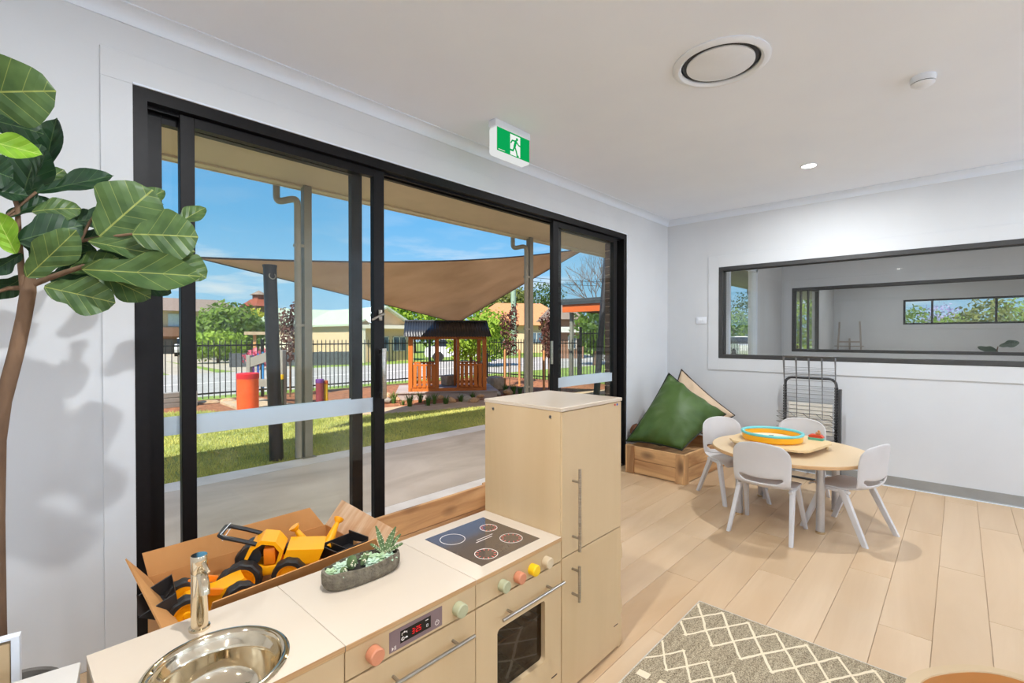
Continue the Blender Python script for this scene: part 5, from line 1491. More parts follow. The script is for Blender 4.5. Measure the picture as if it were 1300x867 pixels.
br.tube([fp(60, 345, 2.00), fp(90, 308, 1.98), fp(126, 302, 1.94), fp(170, 297, 1.88)], [0.007, 0.006, 0.005, 0.004], seg=8)
br.tube([fp(31, 372, 2.02), fp(26, 330, 2.02), fp(24, 300, 2.02), fp(22, 262, 2.02), fp(0, 200, 2.0), fp(-40, 150, 1.98)], [0.010, 0.008, 0.007, 0.006, 0.006, 0.005], seg=8)
br.tube([fp(34, 365, 2.03), fp(10, 366, 2.05), fp(-30, 380, 2.05), fp(-80, 300, 2.0)], [0.008, 0.006, 0.005, 0.004], seg=8)
br.tube([fp(22, 270, 2.02), fp(6, 276, 2.02), fp(46, 244, 2.02)], [0.005, 0.004, 0.004], seg=6)
br.tube([fp(96, 318, 1.97), fp(114, 282, 1.94), fp(120, 272, 1.94)], [0.005, 0.004, 0.002], seg=6)
br.build('branch', M['bark'], fig, smooth=70)
MB().lathe([(0.0, 0.0), (0.110, 0.0), (0.140, 0.26), (0.136, 0.275), (0.128, 0.27), (0.124, 0.235), (0.0, 0.235)], (0, 0, 0), seg=40).build('pot', M['potgrey'], fig)
# sprig of a plant in the last room
t = thing('leafy_plant', 'potted plant with two leaves showing in the last room', 'plant', (11.5, -0.42, 0))
MB().lathe([(0.0, 0.0), (0.14, 0.0), (0.17, 0.34), (0.155, 0.34), (0.15, 0.30), (0.0, 0.30)], seg=24).build('pot', M['potgrey'], t)
MB().tube([(0, 0, 0.3), (0, 0.02, 0.75), (0.0, -0.05, 1.17)], 0.008, seg=6).tube([(0, 0, 0.6), (0, 0.15, 0.9), (0, 0.12, 1.08)], 0.007, seg=6).build('stem', M['bark'], t)
for a, b, w_ in (((0, 0.20, 1.16), (0, -0.06, 1.06), 0.16), ((0, 0.18, 1.17), (0, -0.10, 1.24), 0.0), ((0, -0.06, 1.175), (0, -0.30, 1.245), 0.15), ((0, 0.0, 0.7), (0, 0.35, 0.85), 0.16), ((0, 0.0, 0.65), (0.05, -0.35, 0.8), 0.16)):
    if not w_: continue
    A = Vector(a); d = Vector(b)-A; L = d.length; d.normalize(); n = (Vector((-1, 0, 0.5))-d*Vector((-1, 0, 0.5)).dot(d)).normalized(); s = n.cross(d)
    o = link('leaf', LEAF['fig_dark'][0], t); o.matrix_basis = Matrix.Translation(A) @ Matrix((d, s, n)).transposed().to_4x4() @ Matrix.Diagonal((L, w_/0.72, 0.15, 1))
# ================================================================ outside: patio, yard, street
M['lawn'] = mat('lawn_soil_green', (156, 160, 88), (128, 138, 70), scale=6, rough=0.95)
M['grassblade'] = leafy('grass_blades', (214, 208, 124), (168, 176, 96), scale=1.2, trans=0.3)
M['mulch'] = mat('reddish_bark_mulch', (172, 112, 74), (120, 76, 50), scale=9, rough=0.95, bump=0.6, bscale=30, detail=8)
M['sandpath'] = mat('sandy_concrete_path', (198, 172, 142), (180, 154, 124), scale=4, rough=0.85, bump=0.08)
M['asphalt'] = mat('street_asphalt', (182, 176, 170), (166, 160, 154), scale=3, rough=0.9, bump=0.1)
M['driveway'] = mat('driveway_concrete', (186, 174, 156), (170, 158, 140), scale=2, rough=0.9)
M['verge'] = mat('street_verge_grass', (140, 160, 66), (112, 136, 52), scale=2.5, rough=0.95, bump=0.3, bscale=20)
M['soffit'] = mat('tan_soffit_sheet', (218, 198, 172), (212, 192, 166), scale=3, rough=0.7)
M['cream_paint'] = mat('cream_fascia_paint', (222, 208, 180), (216, 202, 174), scale=3, rough=0.6)
M['roofsteel'] = mat('roof_sheet', (88, 86, 82), (80, 78, 74), rough=0.5, metal=0.3)
M['postgrey'] = mat('grey_post_paint', (140, 138, 128), (132, 130, 120), scale=6, rough=0.5)
M['pipe'] = mat('grey_downpipe_paint', (158, 154, 142), (150, 146, 134), scale=6, rough=0.45)
M['polecharcoal'] = mat('charcoal_steel_pole', (54, 54, 62), (46, 46, 54), scale=12, rough=0.45, metal=0.2)
M['sail'] = leafy('tan_shade_cloth', (200, 176, 152), (186, 162, 138), scale=1.2, trans=0.55, rough=0.9)
M['fence'] = mat('black_steel_fence', (36, 34, 32), (30, 28, 27), rough=0.45, metal=0.3)

# ground
def slab(name, poly, z0, z1, m, parent=None):
    return MB().prism(poly, z0, z1).build(name, m, parent, smooth=0)
ground = struct(slab('ground', [(-14, 2.73), (40, 2.73), (40, 12.75), (-14, 12.75)], -0.40, -0.125, M['mulch']))
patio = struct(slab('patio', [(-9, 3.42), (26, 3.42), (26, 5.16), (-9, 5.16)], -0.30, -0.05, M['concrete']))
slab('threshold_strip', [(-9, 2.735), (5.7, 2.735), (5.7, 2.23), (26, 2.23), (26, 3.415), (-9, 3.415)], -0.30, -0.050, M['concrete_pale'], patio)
slab('edge_strip', [(-9, 5.165), (26, 5.165), (26, 5.47), (-9, 5.47)], -0.30, -0.048, M['concrete_pale'], patio)
lawn_poly = [(-6, 5.48), (11.5, 5.48), (11.5, 6.2), (9.0, 6.55), (6.8, 7.04), (5.8, 7.38), (4.9, 7.68), (4.2, 8.0), (3.72, 8.35), (3.35, 8.95), (3.05, 9.75), (2.75, 10.5), (2.1, 10.85), (-6, 10.95)]
lawn = struct(slab('lawn', lawn_poly, -0.30, -0.085, M['lawn']))
path_out = [(11.5, 6.9), (9.4, 7.25), (7.56, 7.80), (6.4, 8.12), (5.3, 8.42), (4.75, 8.85), (4.4, 9.5), (4.25, 10.6), (4.2, 11.8)]
path_in = [(3.35, 11.8), (3.3, 10.6), (3.4, 9.6), (3.55, 8.98), (3.85, 8.45), (4.25, 8.08), (4.92, 7.72), (5.82, 7.42), (6.82, 7.08), (9.05, 6.6), (11.5, 6.25)]
struct(slab('path', path_out+path_in, -0.30, -0.082, M['sandpath']))
struct(slab('road', [(-60, 13.6), (70, 13.6), (70, 23.4), (-60, 23.4)], -0.60, -0.22, M['asphalt']))
struct(slab('road_line', [(-60, 18.4), (70, 18.4), (70, 18.55), (-60, 18.55)], -0.22, -0.214, M['icon']))
struct(slab('field', [(-60, 12.75), (70, 12.75), (70, 13.6), (-60, 13.6)], -0.40, -0.14, M['verge']))
struct(slab('field', [(-90, 23.4), (120, 23.4), (120, 110), (-90, 110)], -0.80, -0.26, M['verge']))
struct(slab('driveway', [(7.4, 23.3), (10.4, 23.3), (12.2, 52), (7.6, 52)], -0.5, -0.235, M['driveway']))
struct(slab('driveway', [(4.9, 23.3), (6.6, 23.3), (7.6, 40), (6.0, 40)], -0.5, -0.24, M['driveway']))
struct(slab('field', [(12.75, 5.48), (70, 5.48), (70, 12.75), (12.75, 12.75)], -0.40, -0.118, M['verge']))

# grass blades on the lawn the photograph shows
def inside(poly, x, y):
    c = False; n = len(poly)
    for i in range(n):
        (x0, y0), (x1, y1) = poly[i], poly[i-1]
        if (y0 > y) != (y1 > y) and x < (x1-x0)*(y-y0)/(y1-y0)+x0: c = not c
    return c
rg = random.Random(11)
vs = []; fs = []
while len(fs) < 42000:
    x = rg.uniform(0.6, 9.0); y = 5.49+5.4*rg.random()**1.25
    if not inside(lawn_poly, x, y): continue
    h = rg.uniform(0.020, 0.046)*(1.0 if y < 8 else 1.15); w_ = rg.uniform(0.004, 0.008)*(1 if y < 7.5 else 1.6); a = rg.uniform(0, PI)
    lx_, ly_ = rg.uniform(-.02, .02), rg.uniform(-.02, .02)
    k = len(vs)
    vs += [(x-w_*math.cos(a), y-w_*math.sin(a), -0.088), (x+w_*math.cos(a), y+w_*math.sin(a), -0.088), (x+lx_, y+ly_, -0.085+h)]
    fs.append((k, k+1, k+2))
me = bpy.data.meshes.new('grass'); me.from_pydata(vs, [], fs); me.materials.append(M['grassblade'])
gr = link('grass', me); tag(gr, 'short green lawn grass between the patio and the curved path', 'grass', kind='stuff')

# ---------------------------------------------------------------- eave over the patio
EY, EZ = 5.60, 3.06
eave = struct(MB().box(-9, 5.66, W+0.18, EY, EZ, EZ+0.02).box(5.66, 26, W2+0.12, EY, EZ, EZ+0.02).build('ceiling_eave', M['soffit'], smooth=0))
MB().box(-9, 26, EY-0.11, EY, EZ-0.022, EZ-0.001).build('edge_board', M['cream_paint'], eave, smooth=0)
MB().box(-9, 26, EY, EY+0.022, EZ-0.03, EZ+0.17).build('fascia', M['cream_paint'], eave, smooth=0)
g = MB().add([(x, y, z) for x in (-9, 26) for (y, z) in ((EY+0.024, EZ+0.03), (EY+0.110, EZ+0.03), (EY+0.125, EZ+0.13), (EY+0.120, EZ+0.135), (EY+0.104, EZ+0.036), (EY+0.030, EZ+0.036), (EY+0.024, EZ+0.12))],
             [(i, (i+1) % 7, 7+(i+1) % 7, 7+i) for i in range(7)]+[tuple(range(7))[::-1], tuple(range(7, 14))])
g.build('gutter', M['cream_paint'], eave, smooth=0)
for i in range(26):
    MB().box(-5.0+i*1.15, -4.94+i*1.15, EY+0.022, EY+0.128, EZ+0.012, EZ+0.03).build('gutter_bracket', M['cream_paint'], eave, smooth=0)
MB().add([(-9, EY+0.06, EZ+0.18), (26, EY+0.06, EZ+0.18), (26, -4.5, 5.4), (-9, -4.5, 5.4), (-9, EY+0.06, EZ+0.14), (26, EY+0.06, EZ+0.14), (26, -4.5, 5.36), (-9, -4.5, 5.36)],
         [(0, 1, 2, 3), (7, 6, 5, 4), (0, 4, 5, 1), (1, 5, 6, 2), (2, 6, 7, 3), (3, 7, 4, 0)]).build('roof_sheet', M['roofsteel'], eave, smooth=0)
ow = MB().box(-9, DX0-0.06, W+0.182, W+0.29, -0.1, EZ).box(DX1+0.62, B+0.12, W+0.182, W+0.29, -0.1, EZ).box(DX0-0.06, DX1+0.06, W+0.182, W+0.29, DH+0.075, EZ)
struct(ow.build('wall_left_outer', M['brick'], smooth=0))
# cladding over the door head outside
MB().box(DX0-0.06, DX1+0.06, W+0.182, W+0.30, DH+0.002, DH+0.07).build('head_flashing', M['cream_paint'], wall_left, smooth=0)

for i in range(7):  # unseen lamps added under the eave to brighten the shaded patio
    x = -2.4+i*2.0
    o = thing('eave_fill_lamp', 'added fill lamp in the patio eave ' + ('far left of the sliding door', 'left of the sliding door', 'above the sliding glass leaf', 'left of the open doorway middle', 'above the open doorway', 'above the right glass leaf', 'right of the sliding door')[i], 'downlight', (x, 3.62, EZ-0.0005), 0, 'added fill lamps under the patio eave')
    MB().lathe([(0.070, 0.0), (0.072, -0.004), (0.064, -0.008), (0.055, -0.006), (0.053, 0.0)], seg=24, ring=True).build('trim_ring', M['white'], o)
    MB().lathe([(0.0, -0.0045), (0.054, -0.0045), (0.054, -0.002), (0.0, -0.002)], seg=24).build('lens', M['lens'], o)
    ld = bpy.data.lights.new('eave_fill_light', 'AREA'); ld.shape = 'DISK'; ld.size = 0.11; ld.energy = EAVE_FILL_W; ld.color = (1.0, 0.90, 0.80)
    lo_ = bpy.data.objects.new('eave_fill_light', ld); COL.objects.link(lo_); lo_.parent = o; lo_.location = (0, 0, -0.012)

def patio_post(x, label, dlabel):
    t = thing('patio_post', label, 'post', (x, 5.50, -0.049))
    MB().box(-0.045, 0.045, -0.045, 0.045, 0.006, EZ+0.048, b=0.004, seg=1).build('shaft', M['postgrey'], t)
    MB().box(-0.075, 0.075, -0.075, 0.075, 0.0, 0.008).build('base_plate', M['postgrey'], t, smooth=0)
    d = thing('downpipe', dlabel, 'downpipe', (x-0.105, 5.49, -0.049))
    z = EZ+0.049
    pts = [(-0.165, 0.165, z+0.02), (-0.165, 0.165, z-0.10)]+[tuple(p) for p in bez((-0.165, 0.165, z-0.12), (-0.165, 0.165, z-0.20), (-0.15, 0.15, z-0.205), (-0.09, 0.09, z-0.185), 6)]+[tuple(p) for p in bez((-0.06, 0.06, z-0.175), (-0.01, 0.01, z-0.165), (0.0, 0.0, z-0.18), (0.0, 0.0, z-0.26), 6)]+[(0, 0, 0.01)]
    MB().tube(pts, 0.037, seg=16).build('pipe', M['pipe'], d, smooth=60)
    for zz in (0.5, 1.5, 2.4): MB().box(-0.04, 0.062, -0.030, 0.03, zz, zz+0.03).build('strap', M['pipe'], d, smooth=0)
patio_post(2.455, 'square grey patio post nearest the sliding glass leaf', 'grey downpipe with a swan neck on the post behind the glass leaf')
patio_post(6.375, 'square grey patio post beyond the open doorway, left of the right leaf', 'grey downpipe with a swan neck seen through the open doorway')
patio_post(18.95, 'far grey patio post seen through the inside window and the middle room door', 'grey downpipe with a swan neck seen through the inside window and the middle room door')

# ---------------------------------------------------------------- shade sail and its poles
SL, SR, SB = far(250, 5.45, 1.34+100*5.45/F_PX), far(743, 10.5, 1.34+111*10.5/F_PX), far(581, 13.0, 1.34+17.0*13.0/F_PX)
t = thing('shade_sail', 'big tan triangular shade sail stretched over the lawn', 'shade sail', SB)
mb = MB(); N = 30
vs = []; idx = {}; fs = []
for i in range(N+1):
    for j in range(N+1-i):
        a, b = i/N, j/N; c = 1-a-b
        p = SL*a+SR*b+SB*c
        cen = (SL+SR+SB)/3
        # hems curve inwards a little between the corners
        p = p.lerp(cen, 0.07*(4*a*b*(1-c)**2)+0.02*(4*b*c*(1-a)**2)+0.012*(4*a*c*(1-b)**2))
        p.z -= 0.42*a*b*(1-c) + 0.25*a*b*c*9*0.3
        idx[(i, j)] = len(vs); vs.append(p-SB)
for i in range(N):
    for j in range(N-i):
        fs.append((idx[(i, j)], idx[(i+1, j)], idx[(i, j+1)]))
        if j < N-i-1: fs.append((idx[(i+1, j)], idx[(i+1, j+1)], idx[(i, j+1)]))
o = mb.add(vs, fs).build('cloth', M['sail'], t, smooth=60)
md = o.modifiers.new('thickness', 'SOLIDIFY'); md.thickness = 0.004
edge = [vs[idx[(i, 0)]] for i in range(N, -1, -1)]+[vs[idx[(0, j)]] for j in range(1, N+1)]+[vs[idx[(i, N-i)]] for i in range(1, N)]
MB().tube(edge, 0.012, seg=6, closed=True).build('hem_cable', M['polecharcoal'], t, smooth=60)
def pole(label, b, tp_, r):
    b = Vector(b); tp_ = Vector(tp_)
    t = thing('sail_pole', label, 'pole', b)
    d = tp_-b
    MB().cyl((0, 0, 0), d, r, r*0.97, seg=28).build('shaft', M['polecharcoal'], t, smooth=50)
    MB().lathe([(r*1.02, -0.02), (r*1.06, 0.0), (r*1.06, 0.012), (0.0, 0.02)], tuple(d), seg=24).build('cap', M['polecharcoal'], t)
    MB().tube([d+Vector((0, 0, -0.12))+Vector((math.cos(a)*0.035-r*0, math.sin(a)*0.01-r, math.sin(a)*0.035)) for a in [2*PI*i/12 for i in range(12)]], 0.007, seg=6, closed=True).build('eye_ring', M['steel'], t)
    return t
pole('thick charcoal sail pole standing on the lawn edge behind the glass leaf', far(350.5, 5.52, -0.083), far(343, 5.58, 1.34+89*5.58/F_PX), 0.074)
pole('leaning charcoal sail pole beside the entry shelter, seen in the right leaf', far(757, 11.2, -0.119), far(771, 11.6, 3.50), 0.075)
pole('short charcoal sail pole behind the cubby house', Vector((SB.x+0.10, SB.y+0.12, -0.124)), Vector((SB.x+0.12, SB.y+0.16, SB.z+0.04)), 0.06)

# ---------------------------------------------------------------- black picket fence round the yard
def fence_run(label, p0, p1, z0, h, pitch=0.115, post_every=2.4, name='picket_fence', cat='fence', post_top=0.03):
    p0 = Vector((*p0, 0)); p1 = Vector((*p1, 0)); L = (p1-p0).length
    t = thing(name, label, cat, (p0.x, p0.y, z0), math.atan2(p1.y-p0.y, p1.x-p0.x))
    pk = MB().box(-0.0085, 0.0085, -0.0085, 0.0085, 0.06, h-0.02).add([(-0.0085, -0.0085, h-0.02), (0.0085, -0.0085, h-0.02), (0.0085, 0.0085, h-0.02), (-0.0085, 0.0085, h-0.02), (0, 0, h+0.02)], [(0, 1, 4), (1, 2, 4), (2, 3, 4), (3, 0, 4)]).mesh('picket', M['fence'], 0)
    n = int(round(L/pitch))
    npost = max(1, int(round(L/post_every)))
    pxs = [L*i/npost for i in range(npost+1)]
    for i in range(1, n):
        x = L*i/n
        if min(abs(x-q) for q in pxs) < 0.045: continue
        link('picket', pk, t, (x, 0, 0))
    po = MB().box(-0.032, 0.032, -0.032, 0.032, 0.0, h+post_top, b=0.004, seg=1).mesh('post', M['fence'])
    for q in pxs: link('post', po, t, (q, 0, 0))
    for a, b in zip(pxs[:-1], pxs[1:]):
        for zz in (0.16, h-0.13): MB().box(a+0.03, b-0.03, -0.012, 0.012, zz, zz+0.035).build('rail', M['fence'], t, smooth=0)
    return t
fence_run('long black picket fence along the street side of the yard', (-0.6, 12.40), (12.0, 12.40), -0.125, 1.37)
fence_run('black picket fence along the side of the yard right of the cubby house', (12.0, 12.36), (12.0, 8.42), -0.125, 1.37)
fence_run('taller black picket gate under the entry shelter', (12.0, 8.34), (12.0, 7.20), 0.02, 1.52, post_every=1.14, name='picket_gate', cat='gate', post_top=0.08)

# ---------------------------------------------------------------- entry shelter with an orange beam
t = thing('entry_shelter', 'flat roofed entry shelter with an orange beam behind the right leaf', 'shelter', (12.05, 9.02, -0.12))
M['orangebeam'] = mat('orange_stained_beam', (226, 112, 52), (206, 96, 42), scale=4, stretch=(1, 0.2, 1), rough=0.5)
M['redrafter'] = mat('red_brown_rafter', (150, 74, 46), (128, 62, 38), scale=4, rough=0.6)
M['shelterroof'] = mat('dark_grey_roof_edge', (70, 74, 78), (62, 66, 70), rough=0.5)
MB().box(-0.10, 3.2, -3.6, 0.05, 2.43, 2.60).build('roof', M['shelterroof'], t, smooth=0)
MB().box(-0.05, 0.03, -3.5, 0.0, 2.20, 2.43).build('beam', M['orangebeam'], t, smooth=0)
MB().box(0.03, 3.0, -0.06, 0.0, 2.24, 2.43).build('end_beam', M['redrafter'], t, smooth=0)
for i in range(6): MB().box(0.35+i*0.5, 0.40+i*0.5, -3.5, -0.06, 2.28, 2.43).build('rafter', M['redrafter'], t, smooth=0)
for x, y in ((0.22, -0.16), (0.15, -3.3), (2.9, -0.16), (2.9, -3.3)): MB().box(x-0.05, x+0.05, y-0.05, y+0.05, 0.0, 2.20, b=0.004, seg=1).build('post', M['postgrey'], t)

# ---------------------------------------------------------------- timber cubby house on its raised deck
M['redtimber'] = wood('orange_stained_timber', (198, 112, 40), (168, 88, 28), along='z', scale=4, rough=0.5, rnd=0.08, bump=0.05)
M['redtimberx'] = wood('orange_stained_timber_rail', (198, 112, 40), (168, 88, 28), along='x', scale=4, rough=0.5, rnd=0.08, bump=0.05)
M['deckboard'] = wood('weathered_deck_board', (176, 164, 160), (152, 140, 136), along='x', scale=3, rough=0.8, rnd=0.08, bump=0.1)
M['corrugated'] = mat('charcoal_corrugated_steel', (64, 66, 70), (58, 60, 64), rough=0.42, metal=0.45)
GO = Vector((7.095, 8.60, -0.124)); GA = math.atan2(8.05-9.05, 7.77-6.42)
dk_ = thing('timber_deck', 'grey weathered timber deck under the cubby house', 'deck', GO, GA)
for i in range(15): MB().box(-1.16, 1.16, -0.16+i*0.115, -0.16+i*0.115+0.108, 0.185, 0.212, b=0.003, seg=1).build('board', M['deckboard'], dk_)
MB().box(-1.12, 1.12, -0.13, -0.09, 0.0, 0.185).box(-1.12, 1.12, 1.45, 1.50, 0.0, 0.185).box(-1.12, -1.08, -0.09, 1.45, 0, 0.185).box(1.08, 1.12, -0.09, 1.45, 0, 0.185).build('joist', M['deckboard'], dk_, smooth=0)
t = thing('cubby_house', 'orange timber cubby house with a dark corrugated roof in the garden', 'playhouse', GO+Vector((0, 0, 0.2125)), GA)
gw, gd, ge = 0.845, 1.15, 1.26
for x, y in ((-gw, 0.03), (gw, 0.03), (-gw, gd), (gw, gd)):
    MB().box(x-0.045, x+0.045, y-0.045, y+0.045, 0, ge, b=0.004, seg=1).build('corner_post', M['redtimber'], t)
for x, y in ((-0.235, 0.03), (0.235, 0.03), (-0.235, gd), (0.235, gd)):
    MB().box(x-0.032, x+0.032, y-0.030, y+0.030, 0, ge, b=0.003, seg=1).build('stud', M['redtimber'], t)
sl = MB().box(-0.036, 0.036, -0.010, 0.010, 0.085, 0.585, b=0.003, seg=1).mesh('slat', M['redtimber'])
for y in (0.012, gd+0.01):
    for side in (-1, 1):
        x0, x1 = (-gw+0.05, -0.27) if side < 0 else (0.27, gw-0.05)
        for i in range(5): link('slat', sl, t, (x0+(x1-x0)*(i+0.5)/5, y-0.012, 0))
        MB().box(x0, x1, y, y+0.04, 0.575, 0.615, b=0.003, seg=1).build('rail', M['redtimberx'], t)
        MB().box(x0, x1, y, y+0.04, 0.07, 0.13, b=0.003, seg=1).build('rail', M['redtimberx'], t)
for s in (-1, 1):
    for i in range(8): link('slat', sl, t, (s*gw+s*0.012, 0.13+(gd-0.20)*(i+0.5)/8, 0), (0, 0, PI/2))
    MB().box(s*gw-0.02, s*gw+0.02, 0.08, gd-0.05, 0.575, 0.615).build('rail', M['redtimberx'], t, smooth=0)
    MB().box(s*gw-0.03, s*gw+0.03, 0.08, gd-0.05, ge-0.10, ge).build('top_plate', M['redtimberx'], t, smooth=0)
for y in (0.03, gd): MB().box(-gw+0.04, gw-0.04, y-0.03, y+0.03, ge-0.075, ge).build('top_plate', M['redtimberx'], t, smooth=0)
MB().box(-gw, gw, -0.015, 0.015, 0.0, 0.07).build('sole_plate', M['redtimberx'], t, smooth=0)
# corrugated gable roof, two slopes
ry0, ry1, rz0, rz1 = -0.17, gd/2+0.015, ge-0.025, ge+0.335
for s in (0, 1):
    mb = MB(); n = 33*4; vs = []; fs = []
    for i in range(n+1):
        x = -gw-0.14+(2*gw+0.28)*i/n
        w_ = 0.009*math.sin(2*PI*i/4+0.4)
        for (y, z) in ((ry0, rz0), (ry1, rz1)):
            yy = y if s == 0 else gd+0.03-y
            vs.append((x, yy, z+w_+0.012))
    for i in range(n): fs.append((2*i, 2*i+2, 2*i+3, 2*i+1))
    o = mb.add(vs, fs).build('roof_sheet', M['corrugated'], t, smooth=80)
    md = o.modifiers.new('thickness', 'SOLIDIFY'); md.thickness = 0.004
MB().cyl((-gw-0.14, ry1, rz1+0.020), (gw+0.14, ry1, rz1+0.020), 0.028, seg=14).build('ridge_cap', M['corrugated'], t, smooth=50)
for s in (-1, 1):
    MB().prism([(0.0, ge), (gd, ge), (gd/2, ge+0.27)], s*gw-0.012, s*gw+0.012, axis='x').build('gable_board', M['redtimberx'], t, smooth=0)
t = thing('stone_block', 'pale square stone block standing at the back of the cubby house', 'stone', tuple(far(568.5, 12.35, 0.0885)))
M['sandstone'] = mat('pale_sandstone', (196, 176, 150), (170, 150, 126), scale=10, rough=0.9, bump=0.4)
MB().box(-0.13, 0.13, -0.13, 0.13, 0, 0.26, b=0.03).build('block', M['sandstone'], t)
t = thing('stone_block', 'tan rounded stone block right of the cubby house deck', 'stone', tuple(far(629, 13.2, -0.124)))
MB().box(-0.20, 0.20, -0.16, 0.16, 0, 0.36, b=0.06).build('block', M['sandstone'], t)

# ---------------------------------------------------------------- garden bed in front: stones and strappy tufts
bed = struct(slab('garden_bed_ground', [tuple(on_z(u, v, -0.10))[:2] for u, v in ((484, 518), (520, 519.5), (560, 518), (600, 513.5), (640, 507.5), (672, 504), (668, 498), (640, 496.5), (600, 499), (560, 501), (520, 502), (484, 503))], -0.2, -0.088, M['mulch']))
rk_ = random.Random(5)
def stone_mesh(seed):
    r = random.Random(seed); bm = bmesh.new()
    bmesh.ops.create_icosphere(bm, subdivisions=2, radius=1.0)
    for q in bm.verts:
        k = 1+0.30*noise.noise(q.co*1.3+Vector((seed*3.7, 0, 0))); q.co = q.co*k
    mb = MB().addbm(bm); return mb.mesh('garden_stone', None, 45)
M['stone1'] = mat('warm_sandstone', (204, 170, 134), (172, 134, 100), scale=2.0, rough=0.9, bump=0.4, bscale=12, rnd=0.12)
M['stone2'] = mat('grey_sandstone', (178, 170, 160), (146, 138, 128), scale=2.0, rough=0.9, bump=0.4, bscale=12, rnd=0.12)
SM = []
for i in range(4):
    me = stone_mesh(i); me.materials.append(M['stone1'] if i % 2 == 0 else M['stone2']); SM.append(me)
STONE_LABELS = ['tan edging rock at the left end of the garden, upper one beside the door handle', 'grey edging rock at the left end of the garden, lower one beside the door handle', 'small tan rock behind the leftmost strappy tuft', 'small grey rock left of the tallest strappy tuft',
    'tan edging rock under the left front post of the cubby house', 'grey edging rock under the left slat rail of the cubby house', 'tan rock among the middle strappy tufts', 'grey rock below the doorway of the cubby house, left side',
    'long tan rock below the doorway of the cubby house, right side', 'grey rock below the right slat rail of the cubby house', 'tan rock low in the bed below the cubby doorway', 'long grey rock low in the bed right of the doorway', 'tan rock under the right front post of the cubby house',
    'small grey rock hard against the deck under the right post', 'small tan rock at the path edge below the right slat rail', 'grey rock at the right end of the deck above the toy fridge', 'tan rock at the far right beside the low shrubs']
spots = [(489, 506, .17), (490, 512, .15), (502, 509, .11), (513, 506, .12), (527, 506, .14), (545, 505.5, .13), (558, 507, .12), (566, 505.5, .16), (580, 504.0, .19), (597, 502.8, .15), (572, 511, .13), (590, 509, .17), (608, 505.5, .14), (616, 503, .11), (601, 511, .12), (628, 503, .18), (645, 501, .16)]
for i, (u, v, r) in enumerate(spots):
    p = on_z(u, v, -0.09)
    o = link('garden_stone', SM[i % 4], None, (p.x, p.y, -0.088+r*0.38), (rk_.uniform(-.2, .2), rk_.uniform(-.2, .2), rk_.uniform(0, 6)))
    o.scale = (r, r*rk_.uniform(0.6, 0.9), r*0.5)
    tag(o, STONE_LABELS[i], 'stone', 'edging rocks of the cubby house garden')
M['strappy'] = leafy('strappy_leaf', (96, 130, 62), (70, 104, 46), scale=3, trans=0.25)
def tuft(u, v, h, n, label, group=None):
    p = on_z(u, v, -0.087); t = thing('grass_tuft', label, 'plant', (p.x, p.y, -0.088), 0, group)
    vs = []; fs = []
    for i in range(n):
        a = rk_.uniform(0, 2*PI); l = h*rk_.uniform(0.7, 1.1); sp_ = rk_.uniform(0.12, 0.5)*h; r0 = rk_.uniform(0, 0.05)
        w_ = 0.008; cx_, cy_ = r0*math.cos(a), r0*math.sin(a); tx, ty = -math.sin(a)*w_, math.cos(a)*w_
        k = len(vs)
        for q, ww in ((0, 1.0), (0.5, 0.9), (1.0, 0.05)):
            x = cx_+math.cos(a)*sp_*q*q; y = cy_+math.sin(a)*sp_*q*q
            vs += [(x-tx*ww, y-ty*ww, l*(q-0.12*q*q)), (x+tx*ww, y+ty*ww, l*(q-0.12*q*q))]
        fs += [(k, k+1, k+3, k+2), (k+2, k+3, k+5, k+4)]
    MB().add(vs, fs).build('blades', M['strappy'], t, smooth=0)
TUFTS = {500: 'leftmost strappy tuft of the cubby house garden', 520: 'tallest strappy tuft, in front of the left post of the cubby house', 534: 'strappy tuft under the left slat rail, set back in the mulch', 543: 'strappy tuft at the path edge under the left slat rail',
    551: 'strappy tuft at the path edge left of the cubby doorway', 566: 'strappy tuft below the cubby doorway', 585: 'strappy tuft below the stud right of the cubby doorway', 600: 'strappy tuft near the right front post of the cubby house', 511: 'tiny green sprout between the two leftmost big tufts'}
for u, v, h, n in ((500, 512, .28, 34), (520, 516, .34, 48), (534, 511, .30, 40), (543, 515, .26, 36), (551, 513, .28, 36), (566, 513, .22, 34), (585, 510, .22, 34), (600, 507, .2, 26), (511, 514, .14, 20)):
    tuft(u, v, h, n, TUFTS[u], 'strappy tufts in the cubby house garden')
for u, v, h, n in ((642, 499, .26, 60), (652, 500, .28, 60), (660, 500, .22, 50)):
    tuft(u, v, h, n, {642: 'low grey green shrub touching the right end of the deck', 652: 'low grey green shrub in the middle of three by the deck end', 660: 'low grey green shrub nearest the patio post, right of the deck'}[u], 'low shrubs right of the cubby house')

